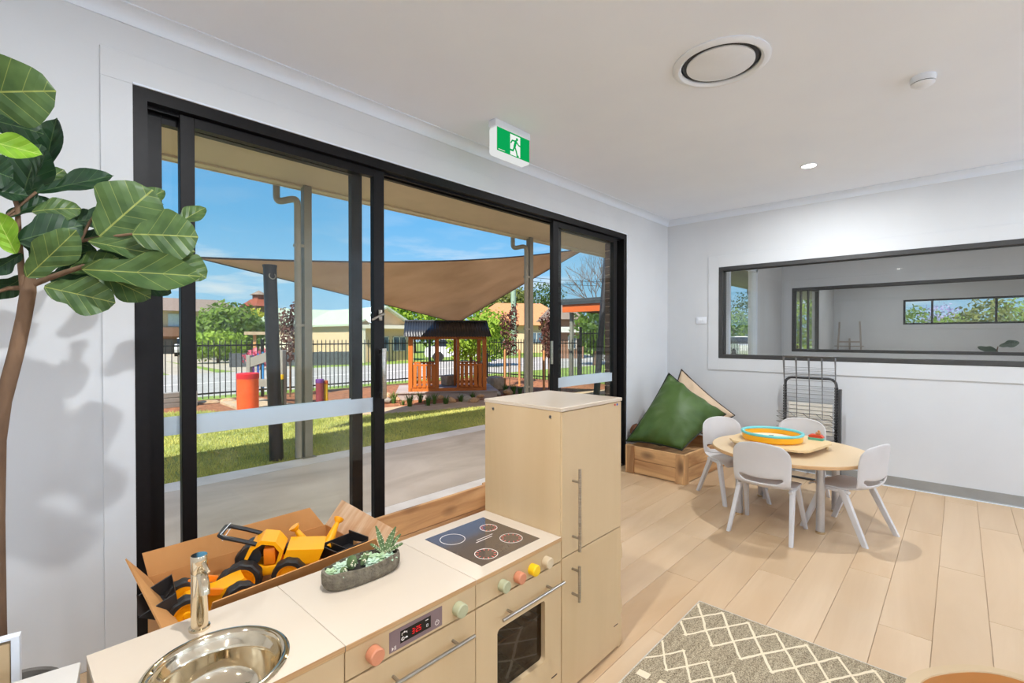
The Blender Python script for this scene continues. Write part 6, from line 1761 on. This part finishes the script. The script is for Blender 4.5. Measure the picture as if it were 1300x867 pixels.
# ---------------------------------------------------------------- trees
def foliage_mesh(blobs, n, size, seed, m, squash=1.0):
    r = random.Random(seed); vs = []; fs = []
    tot = sum(b[1][0]*b[1][2] for b in blobs)
    for c, rad in blobs:
        k_ = int(n*rad[0]*rad[2]/tot)
        for i in range(k_):
            z = r.uniform(-1, 1); a = r.uniform(0, 2*PI); q = math.sqrt(1-z*z); f = r.uniform(0.55, 1.05)
            d = Vector((q*math.cos(a), q*math.sin(a), z))
            f *= 1+0.25*noise.noise(d*2.5+Vector(c))
            p = Vector(c)+Vector((d.x*rad[0]*f, d.y*rad[1]*f, d.z*rad[2]*f))
            nn = (d+Vector((r.uniform(-1, 1), r.uniform(-1, 1), r.uniform(-1, 1)))*0.9).normalized()
            s = nn.orthogonal().normalized(); s.rotate(__import__('mathutils').Quaternion(nn, r.uniform(0, 6.28))); u_ = nn.cross(s)
            L = size*r.uniform(0.6, 1.3); w_ = L*0.55
            k = len(vs)
            vs += [p-s*L*0.5, p+u_*w_*0.5, p+s*L*0.5, p-u_*w_*0.5]
            fs.append((k, k+1, k+2, k+3))
    me = bpy.data.meshes.new('foliage'); me.from_pydata([tuple(v) for v in vs], [], fs); me.materials.append(m)
    return me
def tree(name, label, base, blobs, n, size, m, trunk_r=0.1, trunk_h=1.0, seed=1, cat='tree', group=None, lean=(0, 0)):
    t = thing(name, label, cat, base, 0, group)
    f = link('foliage', foliage_mesh(blobs, n, size, seed, m), t); f['kind'] = 'stuff'
    top = Vector((lean[0], lean[1], trunk_h))
    mb = MB().tube([(0, 0, -0.02), tuple(top*0.5), tuple(top)], [trunk_r, trunk_r*0.85, trunk_r*0.6], seg=10)
    for c, rad in blobs[:4]: mb.tube([tuple(top*0.9), tuple((top+Vector(c))/2), tuple(Vector(c))], [trunk_r*0.5, trunk_r*0.35, trunk_r*0.15], seg=6)
    mb.build('trunk', M['bark'], t, smooth=60)
    return t
M['lf_green'] = leafy('tree_leaf_green', (132, 156, 62), (92, 122, 44), scale=0.8)
M['lf_bright'] = leafy('tree_leaf_bright', (164, 188, 66), (124, 156, 46), scale=0.8)
M['lf_dark'] = leafy('tree_leaf_dark', (86, 106, 52), (62, 84, 40), scale=0.8)
M['lf_olive'] = leafy('tree_leaf_olive', (148, 152, 84), (110, 120, 60), scale=0.8)
M['lf_plum'] = leafy('tree_leaf_plum', (126, 84, 72), (92, 58, 54), scale=2.0)
M['lf_yellow'] = leafy('tree_leaf_yellow', (206, 198, 62), (170, 172, 52), scale=1.0)
M['lf_pink'] = leafy('pink_blossom', (214, 84, 110), (236, 128, 150), scale=2.0)
M['stake'] = mat('tan_timber_stake', (208, 150, 96), (190, 132, 80), scale=6, rough=0.8)
G0 = -0.124
plum_blobs = [((0, 0, 1.45), (0.26, 0.26, 0.40)), ((-0.10, 0.05, 1.85), (0.20, 0.2, 0.34)), ((0.12, -0.05, 2.0), (0.16, 0.16, 0.42)), ((0.02, 0, 1.05), (0.22, 0.22, 0.22))]
def plum(u, d, k, label, stakes=()):
    p = far(u, d, G0)
    bl = [((c[0]*k, c[1]*k, c[2]*k), (r[0]*k, r[1]*k, r[2]*k)) for c, r in plum_blobs]
    tree('plum_tree', label, p, bl, 900, 0.085, M['lf_plum'], 0.020, 1.0*k, seed=int(u))
    for j, (su, sd) in enumerate(stakes):
        q = far(su, sd, G0); s_ = thing('tree_stake', {641: 'tan timber stake on the left of the plum tree right of the cubby house', 659.5: 'tan timber stake on the right of the plum tree right of the cubby house', 690.5: 'tan timber stake of the plum tree close behind the right leaf stile'}[su], 'stake', q, 0, 'stakes of the young plum trees')
        MB().box(-0.022, 0.022, -0.022, 0.022, 0, 1.05, b=0.003, seg=1).add([(-0.022, -0.022, 1.05), (0.022, -0.022, 1.05), (0.022, 0.022, 1.05), (-0.022, 0.022, 1.05), (0, 0, 1.10)], [(0, 1, 4), (1, 2, 4), (2, 3, 4), (3, 0, 4)]).build('shaft', M['stake'], s_, smooth=0)
plum(368, 11.6, 0.98, 'young plum leaved tree between the charcoal pole and the patio post')
plum(647, 14.2, 1.02, 'young plum leaved tree with two stakes right of the cubby house', ((641, 14.0), (659.5, 14.2)))
plum(697, 13.4, 0.98, 'young plum leaved tree close behind the right leaf stile', ((690.5, 13.1),))
tree('garden_tree', 'bright green young tree seen through the cubby house', far(598, 14.9, G0), [((0, 0, 1.35), (0.75, 0.6, 0.55)), ((-0.4, 0, 1.15), (0.45, 0.4, 0.4)), ((0.35, 0.1, 1.6), (0.4, 0.4, 0.35))], 1500, 0.13, M['lf_bright'], 0.06, 1.1, seed=4)
SZ = -0.262
def street_tree(name, label, u, d, blobs, n, size, m, tr=0.2, th=1.2, seed=1, z=SZ, **kw):
    return tree(name, label, far(u, d, z), blobs, n, size, M[m], tr, th, seed, **kw)
street_tree('round_tree', 'broad round green tree across the street behind the orange drum', 290, 33, [((0, 0, 2.35), (2.2, 1.9, 1.6)), ((-0.8, -0.3, 1.9), (1.5, 1.4, 1.3)), ((1.2, 0, 2.0), (1.3, 1.4, 1.2)), ((0.2, -0.9, 1.1), (1.9, 1.2, 0.9))], 5200, 0.34, 'lf_green', 0.25, 1.6, 2)
street_tree('round_tree', 'small pale green bush in front of the broad round tree', 277, 28.5, [((0, 0, 1.1), (1.6, 1.0, 0.85)), ((-0.9, -0.2, 0.9), (0.9, 0.8, 0.65))], 1800, 0.26, 'lf_bright', 0.1, 0.6, 5)
street_tree('round_tree', 'yellow topped tree behind the charcoal pole', 326, 50, [((0, 0, 3.0), (1.8, 1.6, 1.4)), ((0.6, 0, 2.0), (1.6, 1.4, 1.3))], 2200, 0.32, 'lf_yellow', 0.2, 1.6, 6)
street_tree('flowering_shrub', 'pink flowering shrub behind the coloured slat panel', 331, 22.9, [((0, 0, 0.62), (0.70, 0.6, 0.42))], 700, 0.16, 'lf_pink', 0.05, 0.4, 7, cat='shrub')
street_tree('hedge_tree', 'bright green dense trees behind the cubby house roof, left part', 526, 47, [((0, 0, 3.0), (3.1, 2.4, 2.2)), ((-2.3, 0, 3.3), (2.3, 2.2, 2.1)), ((2.5, 0, 2.4), (2.5, 2.2, 1.9))], 4200, 0.40, 'lf_bright', 0.2, 1.4, 8)
street_tree('hedge_tree', 'bright green dense tree above the right end of the cubby house roof', 617, 25, [((0, 0, 1.9), (1.4, 1.2, 1.2)), ((-0.6, 0, 1.5), (1.2, 1.2, 1.2)), ((0.7, 0, 1.3), (0.9, 0.9, 1.0))], 2600, 0.26, 'lf_bright', 0.15, 1.2, 9)
street_tree('tall_tree', 'tall grey green tree behind the terracotta roof, seen below the sail', 640, 62, [((0, 0, 6.0), (3.6, 3.0, 2.2)), ((-2.6, 0, 5.2), (2.4, 2.2, 1.6)), ((2.2, 0, 6.6), (2.2, 2.2, 1.6)), ((3.6, 0, 5.0), (2.0, 2.0, 1.4))], 3400, 0.5, 'lf_olive', 0.4, 4.2, 10)
street_tree('tall_tree', 'tall dark green tree left of the right leaf stile', 692, 84, [((0, 0, 8.0), (3.9, 3.6, 3.0)), ((0, 0, 6.4), (3.0, 2.8, 2.3)), ((-1.4, 0, 5.0), (1.8, 1.8, 1.8)), ((1.5, 0, 4.6), (1.8, 1.8, 1.8))], 3000, 0.46, 'lf_dark', 0.4, 4.0, 11)
street_tree('roadside_tree', 'bushy green tree behind the entry shelter', 757, 26, [((0, 0, 2.2), (1.4, 1.3, 1.2)), ((0.7, 0, 1.4), (1.3, 1.2, 1.0)), ((1.3, 0, 2.8), (1.1, 1.1, 1.0))], 2400, 0.28, 'lf_green', 0.2, 1.4, 12)
street_tree('small_tree', 'distant tree top showing over the pale green roof', 436, 60, [((0, 0, 3.6), (0.9, 0.9, 0.6))], 260, 0.3, 'lf_dark', 0.12, 3.4, 13)
# bare branching tree at the far right
t = thing('bare_tree', 'leafless branching tree top right of the entry shelter', 'tree', far(781, 24, SZ))
mb = MB(); rb = random.Random(8)
def grow(p, d, L, r, k):
    q = p+d*L
    mb.tube([p, (p+q)/2+Vector((rb.uniform(-.1, .1), rb.uniform(-.1, .1), 0))*L*0.5, q], [r, r*0.85, r*0.7], seg=5)
    if k == 0: return
    for i in range(3 if k > 2 else 2):
        dd = (d+Vector((rb.uniform(-.75, .75), rb.uniform(-.75, .75), rb.uniform(-.2, .5)))).normalized()
        grow(q, dd, L*rb.uniform(0.62, 0.8), r*0.62, k-1)
grow(Vector((0, 0, 0)), Vector((-0.06, 0.02, 1)).normalized(), 1.9, 0.065, 6)
mb.build('trunk', M['bark'], t, smooth=60)

# ---------------------------------------------------------------- play things by the fence
def drum(name, label, u, d, r, h, m, rim, group=None):
    t = thing(name, label, 'drum', far(u, d, G0), 0, group)
    MB().lathe([(0.0, 0.0), (r, 0.0), (r, h*0.86), (0.0, h*0.86)], seg=32).build('body', m, t)
    MB().lathe([(0.0, h*0.86), (r*1.04, h*0.86), (r*1.05, h*0.90), (r*1.05, h*0.985), (r*0.99, h), (r*0.90, h*0.985), (0.0, h*0.975)], seg=32).build('lid', rim, t)
    return t
C_ = lambda n, a: mat(n, a, tuple(max(0, x-8) for x in a), rough=0.45)
drum('play_drum', 'fat orange play drum with a red lid by the fence', 314.3, 9.25, 0.188, 0.76, C_('orange_drum_plastic', (240, 92, 30)), C_('red_drum_plastic', (206, 28, 44)))
drum('play_drum', 'burgundy play drum with a purple lid right of the patio post', 405.8, 10.2, 0.082, 0.56, C_('burgundy_drum_plastic', (132, 60, 70)), C_('purple_drum_plastic', (104, 58, 130)))
drum('play_drum', 'thin yellow play drum beside the burgundy one', 413.3, 10.3, 0.046, 0.52, C_('yellow_drum_plastic', (222, 186, 30)), C_('red_brown_drum_plastic', (190, 90, 40)))
drum('play_drum', 'thin dark green play drum with a yellow lid behind the charcoal pole', 357.2, 9.9, 0.044, 0.68, C_('dark_green_drum_plastic', (62, 74, 66)), C_('yellow_drum_lid', (224, 180, 40)))
drum('play_drum', 'thin blue play drum just left of the patio post', 381.2, 10.6, 0.052, 0.60, C_('blue_drum_plastic', (50, 110, 190)), C_('light_blue_drum_lid', (70, 140, 210)))
p0, p1 = far(317, 10.4, G0), far(358.5, 10.0, G0)
t = thing('slat_panel', 'grey framed play panel with coloured slats behind the orange drum', 'play panel', p0, math.atan2(p1.y-p0.y, p1.x-p0.x))
Lp = (p1-p0).length
M['greytimber'] = mat('grey_painted_timber', (148, 142, 134), (138, 132, 124), scale=6, rough=0.7)
for x, h in ((0.0, 1.06), (Lp, 1.18)): MB().box(x-0.055, x+0.055, -0.05, 0.05, 0, h, b=0.006, seg=1).build('post', M['greytimber'], t)
MB().prism([(0.03, 0.80), (Lp-0.03, 1.04), (Lp-0.03, 1.24), (0.03, 1.00)], -0.03, 0.0, axis='y').build('top_rail', M['greytimber'], t, smooth=0)
MB().box(0.03, Lp-0.03, -0.03, 0.0, 0.40, 0.56).build('bottom_rail', M['greytimber'], t, smooth=0)
for i, c in enumerate(((84, 44, 120), (40, 90, 180), (44, 130, 196), (60, 160, 90), (230, 200, 50), (226, 130, 40))):
    x = 0.10+i*(Lp-0.2)/5.4
    MB().box(x-0.022, x+0.022, 0.002, 0.02, 0.36, 0.96+0.24*x/Lp+0.08, b=0.004, seg=1).build('slat', C_('slat_colour_%d' % i, c), t)
t = thing('sleeper_stack', 'three grey timber sleepers stacked by the fence at the left', 'timber', far(213, 9.9, G0), 0)
for i in range(3): MB().box(-0.9, 0.5, -0.10, 0.10, i*0.105, i*0.105+0.095, b=0.006, seg=1).build('sleeper', M['greytimber'], t)
for i, (u, v, r) in enumerate(((266, 512, .24), (289, 509.5, .24), (302, 513, .16), (240, 512, .2))):
    p = on_z(u, v, G0); o = link('stepping_stone', SM[(2*i) % 4], None, (p.x, p.y, G0+0.02), (0, 0, i*1.3)); o.scale = (r, r*0.7, 0.05)
    tag(o, ('flat stone in the mulch between the frame and the orange drum, middle one', 'flat stone in the mulch touching the left foot of the orange drum', 'small flat stone in the mulch just left of the orange drum', 'leftmost flat stone in the mulch by the fence')[i], 'stone', 'flat stones in the bark mulch')

# ---------------------------------------------------------------- houses across the street
M['brownbrick'] = mat('brown_house_brick', (150, 112, 90), (132, 96, 76), scale=30, stretch=(1, 1, 3), rough=0.9)
M['rooftile'] = mat('brown_roof_tile', (150, 130, 116), (126, 108, 96), scale=14, stretch=(1, 1, 4), rough=0.9)
M['terracotta'] = mat('terracotta_roof_tile', (206, 140, 96), (188, 122, 80), scale=12, rough=0.9)
M['greenroof'] = mat('pale_green_steel_roof', (186, 196, 172), (176, 188, 162), scale=4, rough=0.6)
M['whiteboard'] = mat('white_weatherboard', (232, 222, 200), (224, 214, 190), scale=5, stretch=(1, 1, 12), rough=0.8)
M['creambrick'] = mat('cream_house_brick', (218, 190, 156), (204, 174, 140), scale=20, stretch=(1, 1, 3), rough=0.9)
M['winglass'] = mat('dark_house_glass', (92, 108, 124), (76, 92, 108), rough=0.1)
M['curtain'] = mat('pale_curtain', (206, 214, 216), (192, 202, 206), rough=0.8)
M['winframe'] = mat('white_window_frame', (206, 202, 196), (198, 194, 188), rough=0.6)
M['dark_door'] = mat('dark_garage_door', (96, 88, 82), (86, 78, 72), scale=3, stretch=(0.2, 1, 4), rough=0.8)  # even dark tone shared by the garage and entry doors
HZ = -0.262
def house_window(t, x0, x1, z0, z1, y=-0.02, glassm='winglass'):
    f = MB(); w_ = 0.06
    f.box(x0, x1, y-0.05, y, z0, z0+w_).box(x0, x1, y-0.05, y, z1-w_, z1).box(x0, x0+w_, y-0.05, y, z0, z1).box(x1-w_, x1, y-0.05, y, z0, z1).box((x0+x1)/2-0.03, (x0+x1)/2+0.03, y-0.05, y, z0, z1)
    o = f.build('window', M['winframe'], t, smooth=0)
    for a, b in ((x0+w_, (x0+x1)/2-0.03), ((x0+x1)/2+0.03, x1-w_)): MB().box(a, b, y-0.03, y-0.01, z0+w_, z1-w_).build('pane', M[glassm], o, smooth=0)
def ZV(v, d): return 1.34+(427-v)*d/F_PX - HZ      # height above the house's ground of photograph row v at distance d
# two-storey brick house at the left
D1 = 45.0
t = thing('brick_house', 'two storey brown brick house with a garage, far left across the street', 'house', (7.0, 52, HZ))
e1, r1 = ZV(396, D1), ZV(380, D1)
z1b = ZV(427, D1); z2a = ZV(416, D1)
MB().box(0, 9.6, 0, 8, z1b, e1).build('upper_wall', M['creambrick'], t, smooth=0)
MB().box(-0.2, 9.8, -0.5, 0.0, z1b, z2a).build('balcony_band', M['brownbrick'], t, smooth=0)
MB().box(0, 9.6, 0.3, 8, 0, z1b).build('lower_wall', M['brownbrick'], t, smooth=0)
MB().add([(-0.5, -0.8, e1), (10.1, -0.8, e1), (10.1, 8.6, e1), (-0.5, 8.6, e1), (0.6, 3.9, r1+0.26), (9.0, 3.9, r1+0.26)], [(0, 1, 5, 4), (1, 2, 5), (2, 3, 4, 5), (3, 0, 4), (3, 2, 1, 0)]).build('roof', M['rooftile'], t, smooth=0)
house_window(t, 3.65, 5.75, ZV(415, D1), ZV(399, D1), -0.01, 'curtain'); house_window(t, 7.4, 9.0, ZV(415, D1), ZV(399, D1), -0.01)
MB().box(2.8, 6.4, 0.24, 0.30, 0, z1b-0.25).build('garage_door', M['dark_door'], t, smooth=0)
MB().box(7.1, 8.2, 0.24, 0.30, 0, z1b-0.3).build('entry_door', M['dark_door'], t, smooth=0)
for x in (6.75, 8.7): MB().box(x-0.18, x+0.18, -0.4, -0.05, 0, z1b).build('brick_pier', M['terracotta'], t, smooth=0)
# white cottage with a pale green roof
D2 = 39.0
t = thing('white_cottage', 'white weatherboard cottage with a long pale green roof', 'house', (15.2, 36, HZ))
e2, r2 = ZV(413.5, D2), ZV(397, D2)
MB().box(0, 6.9, 0, 7, 0, e2+0.02).build('wall', M['whiteboard'], t, smooth=0)
MB().add([(-0.4, -0.5, e2), (7.2, -0.5, e2), (7.2, 7.5, e2), (-0.4, 7.5, e2), (-0.4, 3.0, r2+0.30), (7.2, 3.0, r2+0.30)], [(0, 1, 5, 4), (2, 3, 4, 5), (1, 2, 5), (3, 0, 4), (3, 2, 1, 0)]).build('roof', M['greenroof'], t, smooth=0)
wz0, wz1 = ZV(436, D2), ZV(420, D2)
house_window(t, 2.75, 3.85, wz0, wz1); house_window(t, 0.3, 1.3, wz0, wz1)
MB().add([(2.4, -0.02, wz1+0.30), (4.2, -0.02, wz1+0.30), (4.2, -0.7, wz1-0.10), (2.4, -0.7, wz1-0.10), (2.4, -0.02, wz1+0.25), (4.2, -0.02, wz1+0.25), (4.2, -0.7, wz1-0.15), (2.4, -0.7, wz1-0.15)], [(0, 1, 2, 3), (7, 6, 5, 4), (0, 4, 5, 1), (1, 5, 6, 2), (2, 6, 7, 3), (3, 7, 4, 0)]).build('window_hood', M['greenroof'], t, smooth=0)
# cream brick house with a gable to the street
D3 = 30.0
t = thing('gabled_house', 'cream brick house with a pointed gable left of the cubby house', 'house', (15.35, 27.0, HZ))
e3, r3 = ZV(409, D3), ZV(391, D3)
MB().box(-0.2, 3.5, 0, 7, 0, e3-0.02).build('wall', M['creambrick'], t, smooth=0)
MB().prism([(-0.2, e3-0.02), (3.5, e3-0.02), (1.65, r3+0.05)], 0.0, 0.12, axis='y').build('gable_wall', M['creambrick'], t, smooth=0)
for s in (-1, 1):
    xe = 1.65+s*2.15
    MB().add([(1.65, -0.45, r3+0.16), (xe, -0.45, e3-0.12), (xe, 7.2, e3-0.12), (1.65, 7.2, r3+0.16), (1.65, -0.45, r3+0.04), (xe, -0.45, e3-0.24), (xe, 7.2, e3-0.24), (1.65, 7.2, r3+0.04)], [(0, 1, 2, 3), (7, 6, 5, 4), (0, 4, 5, 1), (1, 5, 6, 2), (2, 6, 7, 3), (3, 7, 4, 0)]).build('roof', M['greenroof'], t, smooth=0)
MB().box(-0.3, 3.6, -0.7, 0.0, ZV(417, D3), ZV(412.5, D3)).build('porch_roof', M['whiteboard'], t, smooth=0)
house_window(t, 1.1, 2.0, ZV(447, D3), ZV(427, D3)); house_window(t, 2.3, 3.3, ZV(447, D3), ZV(427, D3))
for x in (-0.1, 1.0, 3.4): MB().box(x-0.09, x+0.09, -0.65, -0.47, 0, ZV(417, D3)).build('porch_post', M['whiteboard'], t, smooth=0)
# terracotta roofed house behind the plum trees
D4 = 46.0
p = far(604, D4, HZ)
t = thing('terracotta_house', 'low house with a broad terracotta roof behind the plum trees', 'house', p, math.radians(-35))
e4, r4 = ZV(412, D4), ZV(385, D4)
MB().box(0, 9.5, 0, 7, 0, e4).build('wall', M['creambrick'], t, smooth=0)
MB().add([(-0.6, -0.6, e4-0.05), (10.2, -0.6, e4-0.05), (10.2, 7.6, e4-0.05), (-0.6, 7.6, e4-0.05), (2.6, 3.5, r4+0.3), (7.4, 3.5, r4+0.3)], [(0, 1, 5, 4), (1, 2, 5), (2, 3, 4, 5), (3, 0, 4), (3, 2, 1, 0)]).build('roof', M['terracotta'], t, smooth=0)
house_window(t, 1.2, 2.8, 0.9, 2.0); house_window(t, 5.2, 6.8, 0.9, 2.0)
# two-storey brick house at the right, behind the shelter
D5 = 34.0
p = far(705, D5, HZ)
t = thing('brick_house', 'two storey brown brick house with a balcony, right behind the entry shelter', 'house', p, math.radians(-42))
e5, r5 = ZV(404, D5), ZV(392, D5)
MB().box(0, 2.05, 0, 6, 0, e5).build('wall', M['brownbrick'], t, smooth=0)
MB().add([(-0.5, -0.5, e5-0.08), (2.5, -0.5, e5-0.08), (2.5, 6.5, e5-0.08), (-0.5, 6.5, e5-0.08), (0.2, 2.6, r5+0.45), (0.9, 2.6, r5+0.45)], [(0, 1, 5, 4), (1, 2, 5), (2, 3, 4, 5), (3, 0, 4), (3, 2, 1, 0)]).build('roof', M['rooftile'], t, smooth=0)
house_window(t, 1.15, 1.55, ZV(412, D5), ZV(405, D5), -0.01); house_window(t, 0.9, 1.5, 0.7, 1.7, -0.01)
MB().box(-0.1, 2.1, -0.5, 0.0, ZV(422, D5), ZV(415, D5)).build('balcony_rail', M['winframe'], t, smooth=0)
# red cupola roof far behind the round tree
p = far(329, 62, HZ)
t = thing('cupola_house', 'far house top with a red roof and a small cupola above the trees', 'house', p, 0.3)
MB().box(-1.6, 1.6, -1.5, 1.5, 0, 5.5).build('wall', M['brownbrick'], t, smooth=0)
MB().lathe([(2.3, 5.4), (1.0, 6.3), (0.75, 6.3), (0.75, 6.9), (0.0, 6.9)], seg=8).build('roof', M['redrafter'], t, smooth=0)
MB().lathe([(1.1, 6.9), (0.0, 7.5)], seg=8).build('cupola_roof', M['rooftile'], t, smooth=0)
# porch of the carport between the trees
p = far(318, 27, HZ)
t = thing('carport', 'pale flat roofed carport on thin posts behind the coloured slat panel', 'carport', p, -0.35)
MB().box(-0.3, 2.6, -0.3, 1.5, ZV(425, 27), ZV(421, 27)).build('roof', M['sandpath'], t, smooth=0)
for x, y in ((0.2, 0), (2.3, 0), (0.2, 1.2), (2.3, 1.2)): MB().box(x-0.07, x+0.07, y-0.07, y+0.07, 0, ZV(425, 27)).build('post', M['stake'], t, smooth=0)
# dark panel fence across the street
M['darkpanel'] = mat('dark_grey_panel_fence', (92, 94, 98), (82, 84, 88), scale=6, rough=0.7)
a, b = far(292, 24.5, HZ), far(447, 27.5, HZ)
t = thing('panel_fence', 'long low dark grey panel fence across the street', 'fence', a, math.atan2(b.y-a.y, b.x-a.x))
Lf = (b-a).length; n = 7
for i in range(n): MB().box(Lf*i/n+0.02, Lf*(i+1)/n-0.02, -0.02, 0.02, 0.0, 0.74).build('panel', M['darkpanel'], t, smooth=0)
for i in range(n+1): MB().box(Lf*i/n-0.04, Lf*i/n+0.04, -0.04, 0.04, 0, 0.78).build('post', M['darkpanel'], t, smooth=0)
# power pole and wires
M['polegreen'] = mat('pale_green_pole', (150, 172, 150), (138, 160, 138), rough=0.7)
p = far(652, 40, HZ)
t = thing('power_pole', 'pale green power pole between the trees right of the sail', 'pole', p)
MB().cyl((0.10, 0.05, 0), (-0.16, -0.1, ZV(352, 40)), 0.24, 0.20, seg=12).build('shaft', M['polegreen'], t)
MB().box(-0.8, 0.5, -0.06, 0.06, ZV(357, 40), ZV(355, 40)).build('crossarm', M['polegreen'], t, smooth=0)
for k, (va, vb) in enumerate(((353, 354.5), (358, 360))):
    q0 = far(655, 40, 0); q1 = far(860, 42, 0); q0.z = ZV(va-3, 40)+HZ; q1.z = ZV(vb, 42)+HZ
    t = thing('power_line', 'upper power line crossing the sky at the right' if k == 0 else 'lower power line crossing the sky at the right', 'cable', q0)
    MB().tube([(q1-q0)*(i/12)+Vector((0, 0, -1.2*(i/12)*(1-i/12)*1.2)) for i in range(13)], 0.020, seg=5).build('wire', M['dark'], t)

# parked cars
M['carwhite'] = mat('white_car_paint', (232, 232, 232), (226, 226, 226), rough=0.25, coat=0.5)
M['carglass'] = mat('dark_car_glass', (40, 46, 54), (36, 42, 50), rough=0.08)
def car(label, loc, rz, k=1.0):
    t = thing('car', label, 'car', loc, rz)
    body = [(-2.1, 0.32), (2.1, 0.32), (2.15, 0.62), (2.0, 0.82), (1.15, 0.92), (-1.75, 0.98), (-2.12, 0.88), (-2.18, 0.55)]
    MB().prism([(x*k, z*k) for x, z in body], -0.86*k, 0.86*k, axis='y').build('body', M['carwhite'], t, smooth=20)
    MB().prism([(x*k, z*k) for x, z in ((1.05, 0.92), (0.35, 1.38), (-1.15, 1.42), (-1.72, 0.98))], -0.72*k, 0.72*k, axis='y').build('windows', M['carglass'], t, smooth=20)
    MB().prism([(x*k, z*k) for x, z in ((0.36, 1.37), (0.30, 1.42), (-1.10, 1.46), (-1.17, 1.41))], -0.73*k, 0.73*k, axis='y').build('roof', M['carwhite'], t, smooth=20)
    for x in (-1.35, 1.35):
        for y in (-0.80, 0.80): MB().cyl((x*k, (y-0.1)*k, 0.33*k), (x*k, (y+0.1)*k, 0.33*k), 0.33*k, seg=20).build('wheel', M['tyre'], t)
car('white car parked on the driveway of the left brick house', (10.95, 46.5, HZ+0.025), math.radians(75))
car('white car parked across the street, seen through the cubby house', tuple(far(583, 31.0, -0.261)), math.radians(-38))
car('white car parked in the street seen through the middle room door', tuple(far(938, 33, -0.118)), math.radians(40))
# trees and a fence outside the farther rooms
tree('round_tree', 'green tree outside the middle room door, left one', far(931, 40, -0.118), [((0, 0, 2.2), (1.6, 1.6, 1.5))], 1800, 0.24, M['lf_green'], 0.2, 1.2, 21)
tree('round_tree', 'taller green tree outside the middle room door, right one', far(953, 45, -0.118), [((0, 0, 3.6), (1.9, 1.9, 2.2)), ((0.8, 0, 2.0), (1.5, 1.5, 1.5))], 2000, 0.24, M['lf_dark'], 0.2, 1.2, 22)
fence_run('black picket fence outside the middle room door', (20.5, 7.2), (25.5, 6.4), -0.118, 1.30, pitch=0.13)
struct(MB().box(12.6, 60, -12, 2.2, -0.4, -0.118).build('field', M['verge'], smooth=0))
tree('hedge_tree', 'bright green tree close outside the last room door', far(1013, 27, -0.118), [((0, 0, 2.6), (1.7, 1.7, 2.2))], 2200, 0.26, M['lf_bright'], 0.1, 1.0, 23)
M['lf_jac'] = leafy('jacaranda_blossom', (196, 186, 220), (170, 158, 204), scale=1.0)
for u, d, z, r, m, n, lab in ((1160, 26, 2.0, (2.0, 1.6, 1.1), 'lf_green', 1500, 'thin green tree at the left of the high window'), (1194, 37, 2.9, (1.8, 1.5, 1.1), 'lf_jac', 1200, 'pale lilac blossoming tree behind the high window'),
                              (1222, 31, 1.9, (2.3, 1.4, 1.1), 'lf_bright', 2200, 'bright green tree in the middle of the high window'), (1258, 22, 2.0, (1.3, 1.3, 1.3), 'lf_olive', 1800, 'brownish olive tree towards the right of the high window'),
                              (1296, 26, 2.1, (1.4, 1.5, 1.5), 'lf_bright', 1800, 'bright green tree at the right end of the high window'), (1190, 46, 1.6, (6.0, 2.5, 1.2), 'lf_bright', 2400, 'low green hedge along the bottom of the high window')):
    tree('window_tree', lab, far(u, d, -0.118), [((0, 0, z), r), ((r[0]*0.6, 0, z*0.75), (r[0]*0.7, r[1]*0.7, r[2]*0.7))], n, 0.20, M[m], 0.14, z*0.7, int(u))
